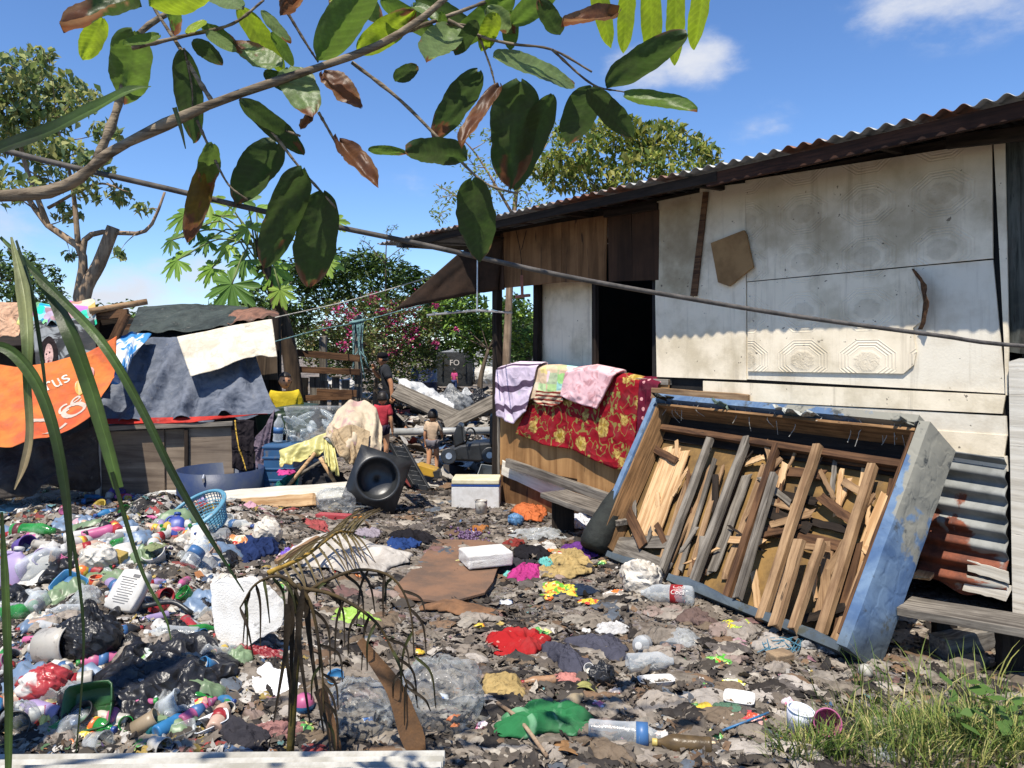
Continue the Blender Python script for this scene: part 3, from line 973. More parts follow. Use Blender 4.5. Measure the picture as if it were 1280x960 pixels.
for (u0, v0, u1, v1, w, mt, d) in ((.55, .72, .72, .74, .07, W_BROWN, .03), (.56, .6, .74, .6, .06, W_DARK, .02), (.57, .5, .74, .46, .08, W_DARK, .03), (.56, .4, .86, .42, .07, W_BROWN, .02), (.58, .34, .72, .44, .04, W_BROWN, .06),
                                   (.75, .62, .86, .54, .06, W_BROWN, .06), (.55, .84, .95, .84, .05, W_BROWN, .02), (.0, .3, .16, .12, .08, W_BROWN, .05), (.01, .72, .15, .66, .06, W_BROWN, .05), (.0, .08, .28, .2, .1, W_GREY, .03), (.5, .3, .62, .33, .05, W_PALE, .05),
                                   (.58, .55, .72, .53, .05, W_TAN, .04), (.74, .5, .88, .5, .05, W_DARK, .02), (.52, .66, .66, .56, .04, W_GREY, .05), (.8, .72, .9, .66, .05, W_TAN, .05)):
    plank('slat', B(u0, v0, d), B(u1, v1, d + .01), w, .014, mt, bed, up=lz, rag=.03)
# black corner cover hanging at the low left, torn threads on the top rail
cov = MB()
cpts = [B(-.02, .46, .12), B(-.025, .3, .14), B(-.03, .12, .15), B(-.03, -.02, .16)]
cov.tube(smoothline(cpts, 14), [.035, .05, .06, .075, .085, .095, .1, .11, .115, .12, .12, .115, .1], 12)
obj('corner_cover', cov, pm('black_corner_cloth', S(52, 56, 52, .6), S(34, 36, 34, .6), 6., .8, .8, 30., .01), bed, True, False)
for k in range(26):
    th = MB()
    u = SL.uniform(.03, .97)
    a = B(u, 1.0, DEP - .04 - .05 * SL.random())
    L = SL.uniform(.03, .16)
    th.tube(smoothline([a, a + Vector((SL.uniform(-.03, .03), -.02, -L * .5)), a + Vector((SL.uniform(-.05, .05), -.01, -L))], 6), .0022, 4)
    obj('torn_thread', th, cloth('thread', (200, 196, 186)), bed, False, False)
for (u, w, rgb) in ((.05, .09, (60, 62, 60)), (.62, .16, (196, 198, 190)), (.97, .07, (150, 150, 140)), (.33, .05, (110, 130, 120))):
    sheet('torn_scrap', [B(u - w / 2, 1.04, DEP * .1), B(u + w / 2, 1.045, DEP * .1)], [B(u - w / 2.4, 1.0, DEP + .03), B(u + w / 2, .98, DEP + .035)], cloth('scrap_%d' % rgb[0], rgb), 16, 10, bed, False, amp=.03, freq=5, seed=u * 9, ragged=.4)

# =================================================================== LEAN-TO AND CLUTTER ON THE LEFT
WALL_Y = 8.42
sh = E('lean_to_shack', 'low patched shack of grimy plywood under tarpaulins on the left', 'shack', P(210, 625, WALL_Y))
GRIMY = wood('grimy_wall_board', S(150, 134, 116, .85), S(104, 90, 78, .8), scale=.22, bump=.4, dirt=.35, axis='x', big_=.3)


def pp(pts, Y):
    return [P(a, b, Y) for a, b in pts]


for pts, dy in (([(123, 540), (205, 537), (206, 640), (125, 640)], 0), ([(206, 537), (232, 536), (232, 640), (207, 640)], .03), ([(233, 536), (292, 531), (292, 640), (233, 640)], -.02)):
    obj('wall_panel', MB().prism(pp(pts, WALL_Y + dy), (0, 1, 0), .03), GRIMY, sh, local=False)
plank('wall_frame', P(120, 536, WALL_Y - .04), P(292, 529, WALL_Y - .04), .07, .05, W_GREY, sh)
plank('wall_frame', P(122, 520, WALL_Y - .04), P(123, 640, WALL_Y - .04), .05, .04, W_WHITE, sh, up=(0, 1, 0))
plank('wall_frame', P(233, 536, WALL_Y - .05), P(233, 640, WALL_Y - .05), .04, .02, W_DARK, sh, up=(0, 1, 0))
plank('post', P(343, 396, 9.6), P(345, 560, 9.6), .14, .1, W_DARK, sh, up=(0, 1, 0))
plank('post', P(118, 400, 9.7), P(118, 560, 9.7), .1, .1, W_DARK, sh, up=(0, 1, 0))
plank('ridge_pole', P(112, 412, 10.3), P(345, 402, 10.3), .1, .1, W_BROWN, sh)
obj('side_panel', MB().prism(pp([(310, 435), (346, 432), (347, 475), (314, 475)], 9.5), (0, 1, 0), .02), PLY_GREY, sh, local=False)
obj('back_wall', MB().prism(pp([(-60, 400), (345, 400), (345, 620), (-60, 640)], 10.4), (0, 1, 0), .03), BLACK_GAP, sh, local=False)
obj('roof', MB().add([P(-80, 436, 9.75), P(345, 424, 9.75), P(345, 400, 10.6), P(-80, 396, 10.6)], [(0, 1, 2, 3)]), W_DARK, sh, local=False, solid=.03)


def tarp_mat(name, rgb, rgb2, k=.8, rough=.7, weave=260., bd=.006):
    m, t = new_mat(name)
    v = coords(t, rnd=False)
    n = noise(t, v, 3.5, 9., .7, .6)
    c = mixc(t, mr(t, n, .38, .64), S(*rgb, k), S(*rgb2, k))
    c = mixc(t, mr(t, noise(t, v, 11., 8., .7), .58, .74, 0., .6), c, S(170, 164, 152, .5))
    h = math_n(t, 'ADD', creases(t, v, 5.), math_n(t, 'MULTIPLY', noise(t, v, weave, 2.), .1))
    return finish(t, m, c, rough, h, bd * 3, .8, 0, .25)


def tsheet(name, label, cat, top, bot, mat, group=None, **kw):
    o, fn, n = sheet(name, top, bot, mat, **kw)
    tag(o, label, cat, group)
    return o, fn, n


tsheet('tarpaulin', 'faded slate blue tarpaulin sloping over the plywood shack', 'tarpaulin', [P(178, 418, 9.4), P(230, 420, 9.4), P(320, 446, 9.2)], [P(104, 522, 8.4), P(160, 524, 8.38), P(240, 520, 8.36), P(300, 512, 8.4), P(352, 520, 8.4)],
       tarp_mat('slate_tarp', (112, 118, 130), (82, 90, 104)), nu=130, nv=70, amp=.13, freq=8.5, seed=3, sag=.1)
tsheet('tarpaulin', 'red tarpaulin edge showing under the slate blue tarpaulin', 'tarpaulin', [P(120, 524, 8.42), P(240, 521, 8.38), P(345, 517, 8.42)], [P(122, 531, 8.36), P(240, 528, 8.33), P(318, 518, 8.36)], tarp_mat('red_tarp', (196, 52, 40), (150, 36, 30)), nu=50, nv=6, amp=.012, seed=5)
tsheet('sack_cloth', 'stained cream sack cloth spread over the blue tarpaulin', 'cloth', [P(221, 421, 9.1), P(285, 408, 9.2), P(340, 399, 9.2)], [P(238, 470, 8.75), P(275, 462, 8.8), P(318, 445, 8.9), P(346, 445, 8.9)],
       tarp_mat('cream_sacking', (224, 216, 198), (196, 184, 162), .82), nu=50, nv=40, amp=.025, freq=4, seed=7, solid=.006)
tsheet('tarpaulin', 'dark green tarpaulin flat over the shack roof ridge', 'tarpaulin', [P(173, 384, 10.4), P(240, 380, 10.4), P(310, 383, 10.4)], [P(160, 416, 9.6), P(240, 412, 9.6), P(318, 404, 9.6)], tarp_mat('dark_green_tarp', (70, 78, 74), (46, 52, 50)), nu=40, nv=16, amp=.035, seed=2)
tsheet('tarpaulin', 'torn brown and pink sheet on the shack roof by the papaya trunk', 'tarpaulin', [P(284, 390, 10.2), P(320, 384, 10.2), P(348, 390, 10.2)], [P(284, 402, 9.6), P(320, 398, 9.6), P(350, 396, 9.6)], tarp_mat('brown_pink_sheet', (150, 108, 88), (84, 64, 54)), nu=30, nv=8, amp=.04, seed=9)
tsheet('tarpaulin', 'blue and white tarpaulin scrap between the orange banner and the slate tarpaulin', 'tarpaulin', [P(142, 424, 9.2), P(165, 414, 9.3), P(190, 418, 9.3)], [P(138, 482, 8.3), P(150, 478, 8.4), P(164, 448, 8.8)],
       pat_mat('blue_white_tarp', lambda t, v: mixc(t, mr(t, noise(t, v, 3.2, 3., .5, 1.), .47, .53), S(214, 218, 220, .8), S(70, 140, 200, .8))), nu=30, nv=24, amp=.05, seed=12)
tsheet('ground_sheet', 'dark grey sheet drooping under the orange banner to the rubbish', 'tarpaulin', [P(-40, 550, 8.0), P(60, 552, 8.1), P(122, 528, 8.3)], [P(-60, 640, 7.4), P(50, 612, 7.6), P(124, 606, 8.2)], tarp_mat('charcoal_sheet', (92, 84, 76), (58, 52, 48), .6), nu=50, nv=30, amp=.12, freq=4, seed=15)
ban, bfn, bnm = tsheet('banner', 'sagging orange advertising banner with white letters slung on the shack', 'banner', [P(-40, 448, 8.3), P(20, 456, 8.2), P(70, 450, 8.2), P(110, 438, 8.3), P(146, 420, 8.5)],
                       [P(-40, 552, 7.3), P(15, 556, 7.3), P(60, 546, 7.35), P(112, 515, 7.6), P(143, 476, 8.1)],
                       pat_mat('orange_banner', lambda t, v: mixc(t, mr(t, noise(t, v, 2.0, 5.), .36, .64), S(216, 128, 66, .8), S(200, 92, 62, .76))), nu=70, nv=44, amp=.06, freq=3.2, seed=1, sag=.1)
LET = plastic('letter_white', (238, 226, 212), .15)
LETB = plastic('letter_faded', (226, 200, 176), .5)
if bnm.y > 0:
    bnm = -bnm
text_on('lettering', 'rus', bfn, bnm, .51, .30, .17, LETB, ban, False, .008, .2, .75)
text_on('lettering', 'cel!', bfn, bnm, .53, .66, .30, LETB, ban, False, .008, .22, .62, .25)
text_on('lettering', '20', bfn, bnm, .40, .90, .42, LETB, ban, False, .008, .2, .8)
em = MB()
em.v = [tuple(bfn(.80 + .026 * math.cos(a), .30 + .085 * math.sin(a)) + bnm * .010 - ban.location) for a in np.linspace(0, 6.1, 20)]
em.f = [tuple(range(20))]
obj('emblem', em, plastic('emblem_red', (196, 40, 50)), ban, fix=False)
em = MB()
em.v = [tuple(bfn(.70 + .03 * math.cos(a), .40 + .1 * math.sin(a)) + bnm * .010 - ban.location) for a in np.linspace(0, 6.1, 20)]
em.f = [tuple(range(20))]
obj('emblem', em, plastic('emblem_yellow', (236, 170, 40)), ban, fix=False)
# heap of textiles on the shack's left
tsheet('cloth_cover', 'peach coloured cloth hung at the left edge of the shack roof', 'cloth', [P(-40, 376, 9.2), P(26, 378, 9.2)], [P(-40, 425, 9.0), P(24, 420, 9.0)], cloth('peach', (226, 178, 142), .15), nu=30, nv=20, amp=.05, seed=4)
tsheet('printed_tarp', 'colourful printed plastic tarp bunched on top of the shack', 'tarp', [P(24, 376, 9.4), P(70, 378, 9.4), P(118, 372, 9.4)], [P(22, 408, 9.0), P(70, 404, 9.0), P(120, 402, 9.0)],
       pat_mat('printed_tarp', lambda t, v: mixc(t, .75, S(90, 150, 190, .8), nd(t, 'ShaderNodeHueSaturation', {'Color': nd(t, 'ShaderNodeTexVoronoi', {'Vector': v, 'Scale': 7.}).outputs[1], 'Saturation': 1.1, 'Value': .7}).outputs[0])), nu=50, nv=20, amp=.08, freq=6, seed=21)
fb, ffn, fnm = tsheet('blanket', 'dark grey blanket printed with a woman\'s face beside the orange banner', 'blanket', [P(40, 402, 9.1), P(80, 396, 9.1), P(118, 398, 9.1)], [P(44, 470, 8.45), P(80, 466, 8.45), P(122, 462, 8.5)],
                      pat_mat('grey_print_blanket', lambda t, v: mixc(t, mr(t, noise(t, v, 3.4, 3., .5, 1.4), .45, .55), S(58, 60, 62, .7), S(140, 144, 146, .75))), nu=40, nv=30, amp=.05, seed=30)
if fnm.y > 0:
    fnm = -fnm


def decal(name, cx, cy, rx, ry, mat, lift, n=22):
    mb = MB()
    mb.grid(lambda u, v_: ffn(cx + rx * v_ * math.cos(6.2832 * u), cy + ry * v_ * math.sin(6.2832 * u)) + fnm * lift - fb.location, n, 4)
    o = obj(name, mb, mat, fb, True, fix=False)
    return o


SKINP = cloth('print_skin', (206, 166, 156), .35)
decal('printed_hair', .245, .68, .155, .34, cloth('print_hair', (42, 34, 34), .1), .012)
decal('printed_face', .26, .71, .085, .21, SKINP, .02)
for dx in (-.038, .03):
    decal('printed_eye', .255 + dx, .67, .016, .014, cloth('print_hair', (0, 0, 0)), .026, 10)
decal('printed_mouth', .255, .815, .022, .012, cloth('print_lips', (196, 84, 96), .1), .026, 10)
fr = E('junk_frame', 'brown wooden frame box with a pole across the shack roof', 'frame', P(140, 425, 9.2))
for a, b in (((116, 396), (160, 391)), ((118, 396), (117, 432)), ((158, 392), (140, 430)), ((116, 430), (150, 430))):
    plank('frame_bar', P(*a, 9.2), P(*b, 9.2), .1, .06, W_BROWN, fr, up=(0, 1, 0))
obj('backing', MB().prism(pp([(118, 396), (158, 392), (142, 428), (118, 430)], 9.3), (0, 1, 0), .02), W_DARK, fr, local=False)
tag(obj('bamboo_pole', MB().tube([P(112, 389, 9.1), P(184, 377, 9.3)], .038, 10), W_TAN, None, True), 'tan pole sticking out across the shack roof', 'pole')

# =================================================================== CRUMPLED THINGS
def crumple(name, label, cat, px, py, wpx, hpx, mat, h=.05, seed=0, yaw=0., n=54, base=None, group=None, flat=.25, folds=7., solid=.002, pos=None, wob=.48):
    c = pos or G(px, py)
    Y = c.y
    sx = wpx / F * Y / 2
    sy = max(.5 * hpx * Y * Y / (F * EYE) * .8, sx * .25)
    rs = np.random.RandomState(seed * 7 + int(px))
    u = np.linspace(-1, 1, n)
    A, Bv = np.meshgrid(u, u)
    rr = np.maximum(np.abs(A), np.abs(Bv))
    ang = np.arctan2(Bv, A)
    blob = 1 + wob * 2.2 * fbm(np.cos(ang) * 1.6 + seed * 3.1, np.sin(ang) * 1.6 + seed, 3)
    k = np.where(rr > 0, np.hypot(A, Bv) / np.maximum(rr, 1e-6), 1)
    rnd_ = .55
    A2, B2 = A / (k ** rnd_) * blob, Bv / (k ** rnd_) * blob
    f = 0
    for q in range(4):
        fr_ = folds * .22 * 1.9 ** q
        th = rs.rand() * 6.28
        xx = A2 * math.cos(th) - B2 * math.sin(th) * .55 + .35 * fbm(A2 * 2 + q + seed, B2 * 2, 2)
        yy = A2 * math.sin(th) * .6 + B2 * math.cos(th)
        f = f + (1 - np.abs(fbm(xx * fr_ + seed * 1.9 + q * 7, yy * fr_ + 3.1 * q, 2)) * 4.2).clip(-.3, 1) * (1. / 1.6 ** q)
    f = f * .9
    for q in range(0):
        th = rs.rand() * 6.28
        d = A2 * math.cos(th) + B2 * math.sin(th)
        w = fbm(A2 * 1.4 + q * 5 + seed, B2 * 1.4 + seed, 3) * 3.4
        f = f + (1 - np.abs(np.sin(d * folds * (.35 + .3 * q) + w * 2.2 + rs.rand() * 6))) ** 1.6 * (.9 / (1 + .5 * q))
    edge = 1 - rr ** 3.
    low = fbm(A2 * 1.5 + seed * 2.3, B2 * 1.5 + 4, 3)
    h = h * (.5 if h < .25 else .8)
    ra = min(.9 * h, .14 * sx)
    if wpx * hpx > 380 and group is None:
        EXC.append((c.x, c.y, sx * .85, sy * .85))
    z = h * edge ** .7 * (.35 + flat + 1.5 * low) + ra * f * (1 - .6 * rr ** 6)
    # pulled-in fold shading: points shift a little with the folds
    A3 = A2 * sx + fbm(A2 * 3 + 4 + seed, B2 * 3, 2) * sx * .18
    B3 = B2 * sy + fbm(A2 * 3 + 9 + seed, B2 * 3, 2) * sy * .18
    ca, sa = math.cos(yaw), math.sin(yaw)
    X = c.x + A3 * ca - B3 * sa
    YY_ = c.y + A3 * sa + B3 * ca
    Z = (gza(X, YY_) if base is None and pos is None else (base if base is not None else c.z)) + np.maximum(z, 0) + .006
    mb = MB()
    mb.v = np.stack([X, YY_, Z], -1).reshape(-1, 3).tolist()
    q = np.arange(n * n).reshape(n, n)
    mb.f = np.stack([q[:-1, :-1], q[:-1, 1:], q[1:, 1:], q[1:, :-1]], -1).reshape(-1, 4).tolist()
    o = obj(name, mb, mat, None, True, solid=solid, fix=False)
    return tag(o, label, cat, group)


def bagball(name, label, cat, pos, r, mat, seed=0, sq=(1, 1, .75), knot=True, group=None):
    """full bag: a creased lumpy volume resting on the ground, with a tied neck"""
    n, m_ = 72, 40
    a = np.linspace(0, 2 * np.pi, n, endpoint=False)
    b = np.linspace(0.02, np.pi - .02, m_)
    T, Pp = np.meshgrid(a, b)
    x, y, z = np.sin(Pp) * np.cos(T), np.sin(Pp) * np.sin(T), np.cos(Pp)
    cr = np.abs(fbm(x * 2.6 + seed + z, y * 2.6 + z * 2, 4)) * 1.0 + np.abs(fbm(x * 6 + seed, y * 6 + z * 5, 2)) * .14
    pl = 1 - np.abs(np.sin(T * 6 + fbm(x * 2 + seed, y * 2 + z * 2, 3) * 7))
    rad = r * (1.04 - cr * .6 + fbm(x * 1.2 + seed, y * 1.2 + z, 2) * .4 + .10 * pl * np.exp(-(Pp / 1.5) ** 2))
    if knot:
        rad = rad * (1 + .5 * np.exp(-(Pp / .22) ** 2))
    V = np.stack([x * rad * sq[0], y * rad * sq[1], np.maximum(z * rad * sq[2], -r * sq[2] * .7) + r * sq[2] * .68], -1)
    mb = MB()
    mb.v = (V.reshape(-1, 3) + np.array(pos)).tolist()
    q = np.arange(n * m_).reshape(m_, n)
    q2 = np.roll(q, -1, 1)
    mb.f = np.stack([q[:-1], q2[:-1], q2[1:], q[1:]], -1).reshape(-1, 4).tolist() + [tuple(q[0].tolist()), tuple(q[-1].tolist())]
    return tag(obj(name, mb, mat, None, True), label, cat, group)


# =================================================================== MIDDLE CLUTTER
# clothes on the plywood wall
o, cfn, cn = tsheet('trousers', 'black tracksuit trousers with yellow stripe hung on the plywood wall', 'trousers', [P(289, 526, 8.38), P(305, 524, 8.36), P(318, 526, 8.38)], [P(291, 585, 8.3), P(305, 590, 8.3), P(317, 586, 8.3)], cloth('black_track', (44, 38, 42), .15), nu=30, nv=24, amp=.03, seed=3, solid=.012)
obj('stripe', MB().grid(lambda u, v_: cfn(.16 + .06 * u + .5 * v_ * v_, v_) - cn * .016 * (1 if cn.y > 0 else -1) - o.location, 2, 24), cloth('yellow_stripe', (226, 180, 70), .1), o, True, solid=.004, fix=False)
tsheet('shirt', 'mauve grey shirt hung beside the black trousers', 'shirt', [P(317, 548, 8.36), P(330, 536, 8.36), P(343, 512, 8.36)], [P(319, 586, 8.3), P(328, 584, 8.3), P(335, 580, 8.3)], cloth('mauve_grey', (124, 108, 122), .2), nu=26, nv=22, amp=.05, seed=6, solid=.008)
# half drum
dr = E('drum_tub', 'cut-down dark blue plastic drum standing below the plywood wall', 'tub', P(276, 620, 8.0))
R1, hD = 52 / F * 8.0, .29
obj('shell', MB().lathe([(R1 * .98, 0), (R1, hD), (R1 * .97, hD), (R1 * .95, .02), (0.001, .02)], 40), pm('dark_blue_drum', S(46, 62, 100, .75), S(74, 84, 104, .7), 3., .45, .2, 30., dirt=.35, dcol=(.14, .13, .12)), dr, True)
obj('hook', MB().tube([(0, -R1, hD), (0, -R1 - .02, hD - .03), (.0, -R1 - .01, hD - .07)], .012, 6), SIL, dr)
# blue crate stack, bags of bottles
ck = E('plastic_crate', 'blue ribbed plastic crate under the bagged bottles', 'crate', P(355, 622, 8.35))
obj('crate_body', MB().box((0, 0, .3), (.32, .4, .6)), plastic('crate_blue', (40, 100, 158)), ck, bevel=.01)
for zz in (.1, .22, .34, .46, .57):
    obj('crate_ridge', MB().box((0, 0, zz), (.345, .42, .025)), plastic('crate_blue', (0, 0, 0)), ck, bevel=.006)


def bottle_shape(L, d):
    r = d / 2
    return [(.001, L * .025), (r * .5, L * .012), (r * .72, 0), (r * .8, 0), (r * .97, L * .015), (r, L * .04), (r * .96, L * .2), (r, L * .24), (r * .97, L * .3), (r * .97, L * .52), (r, L * .55), (r, L * .64), (r * .85, L * .72), (r * .5, L * .83), (r * .36, L * .88), (r * .34, L * .93), (.001, L * .935)]


def bottle(label, px, py, L, d, yaw, mat, cap=None, lab=None, tilt=0., pos=None, group=None, name='bottle', labspan=(.3, .52), cat='bottle', lift=None, shape=bottle_shape, seed=0):
    p = pos or G(px, py)
    dirv_ = Vector((math.cos(yaw) * math.cos(tilt), math.sin(yaw) * math.cos(tilt), math.sin(tilt)))
    q = dirv_.to_track_quat('Z', 'Y')
    e = E(name, label, cat, p + Vector((0, 0, (d * .42 if lift is None else lift))) - dirv_ * (L / 2 if tilt < .6 else 0), q.to_euler(), group)
    mb = MB().lathe(shape(L, d), 18)
    rr = random.Random(seed + int(px * 7 + py))
    ph, am = rr.random() * 6, rr.uniform(.05, .2)
    mb.v = [(x * (1 - am * (.5 + .5 * math.sin(z / L * 9 + ph))), y * (1 + am * .3), z) for x, y, z in mb.v]
    obj('bottle_body', mb, mat, e, True)
    if lab:
        a, b = labspan
        lb = MB().lathe([(d * .492, L * a), (d * .5, L * a), (d * .5, L * b), (d * .492, L * b)], 18)
        lb.v = [(x * (1.012 - am * (.5 + .5 * math.sin(z / L * 9 + ph))), y * (1.012 + am * .3), z) for x, y, z in lb.v]
        obj('bottle_label', lb, lab, e, True)
    if cap:
        obj('cap', MB().lathe([(d * .19, L * .91), (d * .2, L * .92), (d * .2, L * .995), (d * .17, L), (.001, L)], 14), cap, e, True)
    return e


CAPB, CAPR, CAPW, CAPG, CAPY = plastic('cap_blue', (40, 80, 170)), plastic('cap_red', (200, 36, 40)), plastic('cap_white', (226, 224, 218)), plastic('cap_green', (40, 170, 60)), plastic('cap_yellow', (232, 200, 90))
LBLUE, LRED = plastic('label_blue', (60, 120, 190), .15), plastic('label_red', (204, 30, 36), .1)
# a clear sack full of bottles standing on the crate and the bin
sk = E('bottle_sack', 'clear sack stuffed with empty water bottles on the blue crate', 'sack', P(394, 556, 8.6))
brnd = random.Random(4)
for k in range(26):
    a = Vector((brnd.uniform(-.25, .25), brnd.uniform(-.16, .1), brnd.uniform(.05, .32)))
    y_, t_ = brnd.uniform(-.6, .6), brnd.uniform(-.5, .5)
    o = obj('bottle', MB().lathe(bottle_shape(.2, .065), 10), CLEAR, sk, True)
    o.location = a
    o.rotation_euler = (brnd.uniform(1.0, 2.1), brnd.uniform(-.5, .5), brnd.uniform(-3, 3))
bg = MB()
nb = 30
for j in range(14):
    for i in range(nb):
        a = 2 * math.pi * i / nb
        k = 1 + .12 * float(fbm(np.float64(math.cos(a) * 3 + j * .3), np.float64(math.sin(a) * 3 + 9), 3)) * 2
        sxx = (abs(math.cos(a)) ** .6) * (1 if math.cos(a) > 0 else -1)
        syy = (abs(math.sin(a)) ** .6) * (1 if math.sin(a) > 0 else -1)
        bg.v.append((sxx * .31 * k, syy * .2 * k, -.02 + .45 * j / 13))
for j in range(13):
    for i in range(nb):
        a, b = j * nb + i, j * nb + (i + 1) % nb
        bg.f.append((a, b, b + nb, a + nb))
bg.f.append(tuple(13 * nb + i for i in range(nb)))
obj('film', bg, HAZY, sk, True)
bottle('upright clear water bottle with blue label beside the mauve shirt', 0, 0, .3, .1, 0, CLEAR, CAPW, LBLUE, tilt=1.5, pos=P(347, 552, 8.3), lift=0)
gb = E('bin_lid', 'dark green wheelie bin lid behind the bagged bottles', 'bin', P(350, 530, 9.0))
GRB = plastic('bin_green', (58, 84, 62), .3)
obj('lid', MB().prism(pp([(312, 514), (366, 506), (388, 508), (386, 514), (330, 524)], 9.0), (0, 1, 0), .45), GRB, gb, local=False, bevel=.02)
obj('rim', MB().prism(pp([(318, 520), (388, 512), (390, 540), (322, 548)], 8.98), (0, 1, 0), .4), GRB, gb, local=False, bevel=.02)
# heap of fabric on a stick frame
sf = E('prop_sticks', 'crossed pale sticks propping up the cloth heap', 'frame', P(400, 620, 8.0))
for a, b, Y in (((352, 618), (394, 566), 7.9), ((400, 572), (424, 612), 7.9), ((365, 600), (440, 552), 8.2), ((418, 560), (470, 545), 8.2)):
    obj('stick', MB().tube([P(*a, Y), P(*b, Y)], .02, 7), W_PALE if Y < 8 else W_GREY, sf, True, False)
o, _, _ = tsheet('blanket', 'folded cream blanket with a pink border draped on the stick frame', 'blanket', [P(412, 530, 8.3), P(422, 511, 8.45), P(438, 501, 8.5), P(456, 499, 8.5), P(470, 510, 8.45), P(478, 534, 8.35)], [P(404, 552, 8.0), P(428, 566, 7.9), P(452, 578, 7.9), P(476, 572, 8.0)], pat_mat('cream_pink_cloth', lambda t, v: mixc(t, mr(t, noise(t, v, 5., 4.), .5, .6), S(206, 190, 164, .8), S(204, 168, 160, .78))), nu=60, nv=40, amp=.12, freq=5, seed=4, solid=.015)
tsheet('blanket', 'tan blanket hanging below the cream blanket on the stick frame', 'blanket', [P(410, 540, 8.0), P(440, 530, 8.1), P(462, 540, 8.1)], [P(424, 570, 7.8), P(440, 582, 7.8), P(458, 580, 7.85)], cloth('tan_blanket', (190, 164, 126), .2), nu=30, nv=24, amp=.06, seed=8, solid=.01)
tsheet('plastic_sheet', 'pale yellow plastic sheet slung over the sticks', 'sheet', [P(349, 563, 8.0), P(380, 552, 8.0), P(408, 540, 8.0)], [P(350, 584, 7.9), P(378, 574, 7.9), P(402, 566, 7.9)], plastic('pale_yellow_sheet', (232, 220, 120), .12), nu=40, nv=20, amp=.05, seed=2)
tsheet('cloth', 'pale yellow cloth hanging from the stick frame beside the black machine cover', 'cloth', [P(403, 548, 7.95), P(418, 556, 7.95)], [P(406, 580, 7.8), P(424, 596, 7.8)], plastic('pale_yellow_sheet', (0, 0, 0)), nu=20, nv=20, amp=.05, seed=5)
tsheet('netting', 'teal netting bunched between the sticks', 'netting', [P(346, 602, 7.95), P(378, 584, 7.95)], [P(340, 618, 7.9), P(372, 618, 7.9)], cloth('teal_net', (42, 120, 110), .15), nu=26, nv=16, amp=.09, freq=8, seed=7)
crumple('pink_scrap', 'bright pink rag beside the teal netting', 'rag', 0, 0, 20, 10, cloth('hot_pink', (226, 70, 150), .1), .06, 3, pos=P(358, 592, 7.92))
bagball('dark_bundle', 'dark bundle of rags under the stick frame', 'bundle', P(405, 622, 8.15), .22, pm('dark_rags', (.02, .02, .022), (.035, .03, .03), 6., .9), 4, (1.2, .8, .9), False)
# white board at the foot
wb = tag(plank('board', P(256, 626, 7.55), P(437, 612, 7.75), .16, .05, W_WHITE, up=(.05, -1, .5), rag=.04), 'long white painted board lying before the stick frame', 'board')
tag(plank('board', P(270, 634, 7.5), P(390, 624, 7.6), .12, .04, W_PALE, up=(0, -1, .3), rag=.08), 'split pale board under the long white board', 'board')
# black fan shroud
fs = E('dish_cover', 'black plastic machine cover with a round dish tilted among the rubbish', 'machine cover', P(472, 632, 7.7))
BLK = pm('black_plastic', S(40, 42, 44, .7), S(58, 60, 62, .7), 6., .38, .2, 40., dirt=.2, dcol=(.1, .09, .08), spec=.5)
Ms = Euler((R(-14), R(20), R(8))).to_matrix().to_4x4()
Ms.translation = Vector((0, 0, .27))
nS = 48


def sq(k, r):
    a = 2 * math.pi * k / nS
    c, s_ = math.cos(a), math.sin(a)
    m = max(abs(c), abs(s_))
    return Vector((c / m * r, 0, s_ / m * r))


def ringm(rows):
    mb = MB()
    for row in rows:
        for k in range(nS):
            mb.v.append(tuple(Ms @ row(k)))
    for j in range(len(rows) - 1):
        for k in range(nS):
            a, b = j * nS + k, j * nS + (k + 1) % nS
            mb.f.append((a, b, b + nS, a + nS))
    return mb


ci = lambda k, r, y: Vector((math.cos(2 * math.pi * k / nS) * r, y, math.sin(2 * math.pi * k / nS) * r))
obj('cover_plate', ringm([lambda k: sq(k, .27) + Vector((0, .06, 0)), lambda k: sq(k, .27), lambda k: ci(k, .23, -.01), lambda k: ci(k, .215, -.04), lambda k: ci(k, .2, -.02), lambda k: ci(k, .185, .10), lambda k: ci(k, .15, .14), lambda k: ci(k, .06, .15), lambda k: ci(k, .002, .15)]), BLK, fs, True, solid=.006)
for k in range(0):
    a = k * 1.256 + .4
    obj('blade', MB().prism([Ms @ Vector((math.cos(a) * .05, .04, math.sin(a) * .05)), Ms @ Vector((math.cos(a + .1) * .17, .06, math.sin(a + .1) * .17)), Ms @ Vector((math.cos(a + .7) * .17, .02, math.sin(a + .7) * .17)), Ms @ Vector((math.cos(a + .8) * .05, .02, math.sin(a + .8) * .05))], (0, 1, 0), .004), BLK, fs)
# black rack leaning
rk = E('drain_rack', 'black slotted plastic rack leaning beside the black machine cover', 'rack', P(515, 618, 8.0))
for k in range(9):
    t_ = k / 8
    a, b = P(489 + 30 * t_, 560 + 48 * t_, 8.3 - .3 * t_), P(505 + 30 * t_, 562 + 48 * t_, 8.3 - .3 * t_)
    plank('slat', a, b, .03, .05, BLK, rk)
for dx in (0, 16):
    plank('rail', P(488 + dx, 556, 8.32), P(520 + dx, 612, 7.98), .03, .05, BLK, rk)
yl = E('toolbox_lid', 'yellow and black plastic case by the toddler\'s feet', 'case', P(532, 596, 9.2))
obj('shell', MB().prism(pp([(516, 584), (524, 581), (546, 588), (549, 593), (541, 597), (520, 592)], 9.2), (0, 1, 0), .25), plastic('case_yellow', (236, 176, 30)), yl, local=False, bevel=.01)
obj('latch', MB().prism(pp([(541, 590), (549, 588), (550, 597), (543, 598)], 9.15), (0, 1, 0), .2), BLK, yl, local=False)
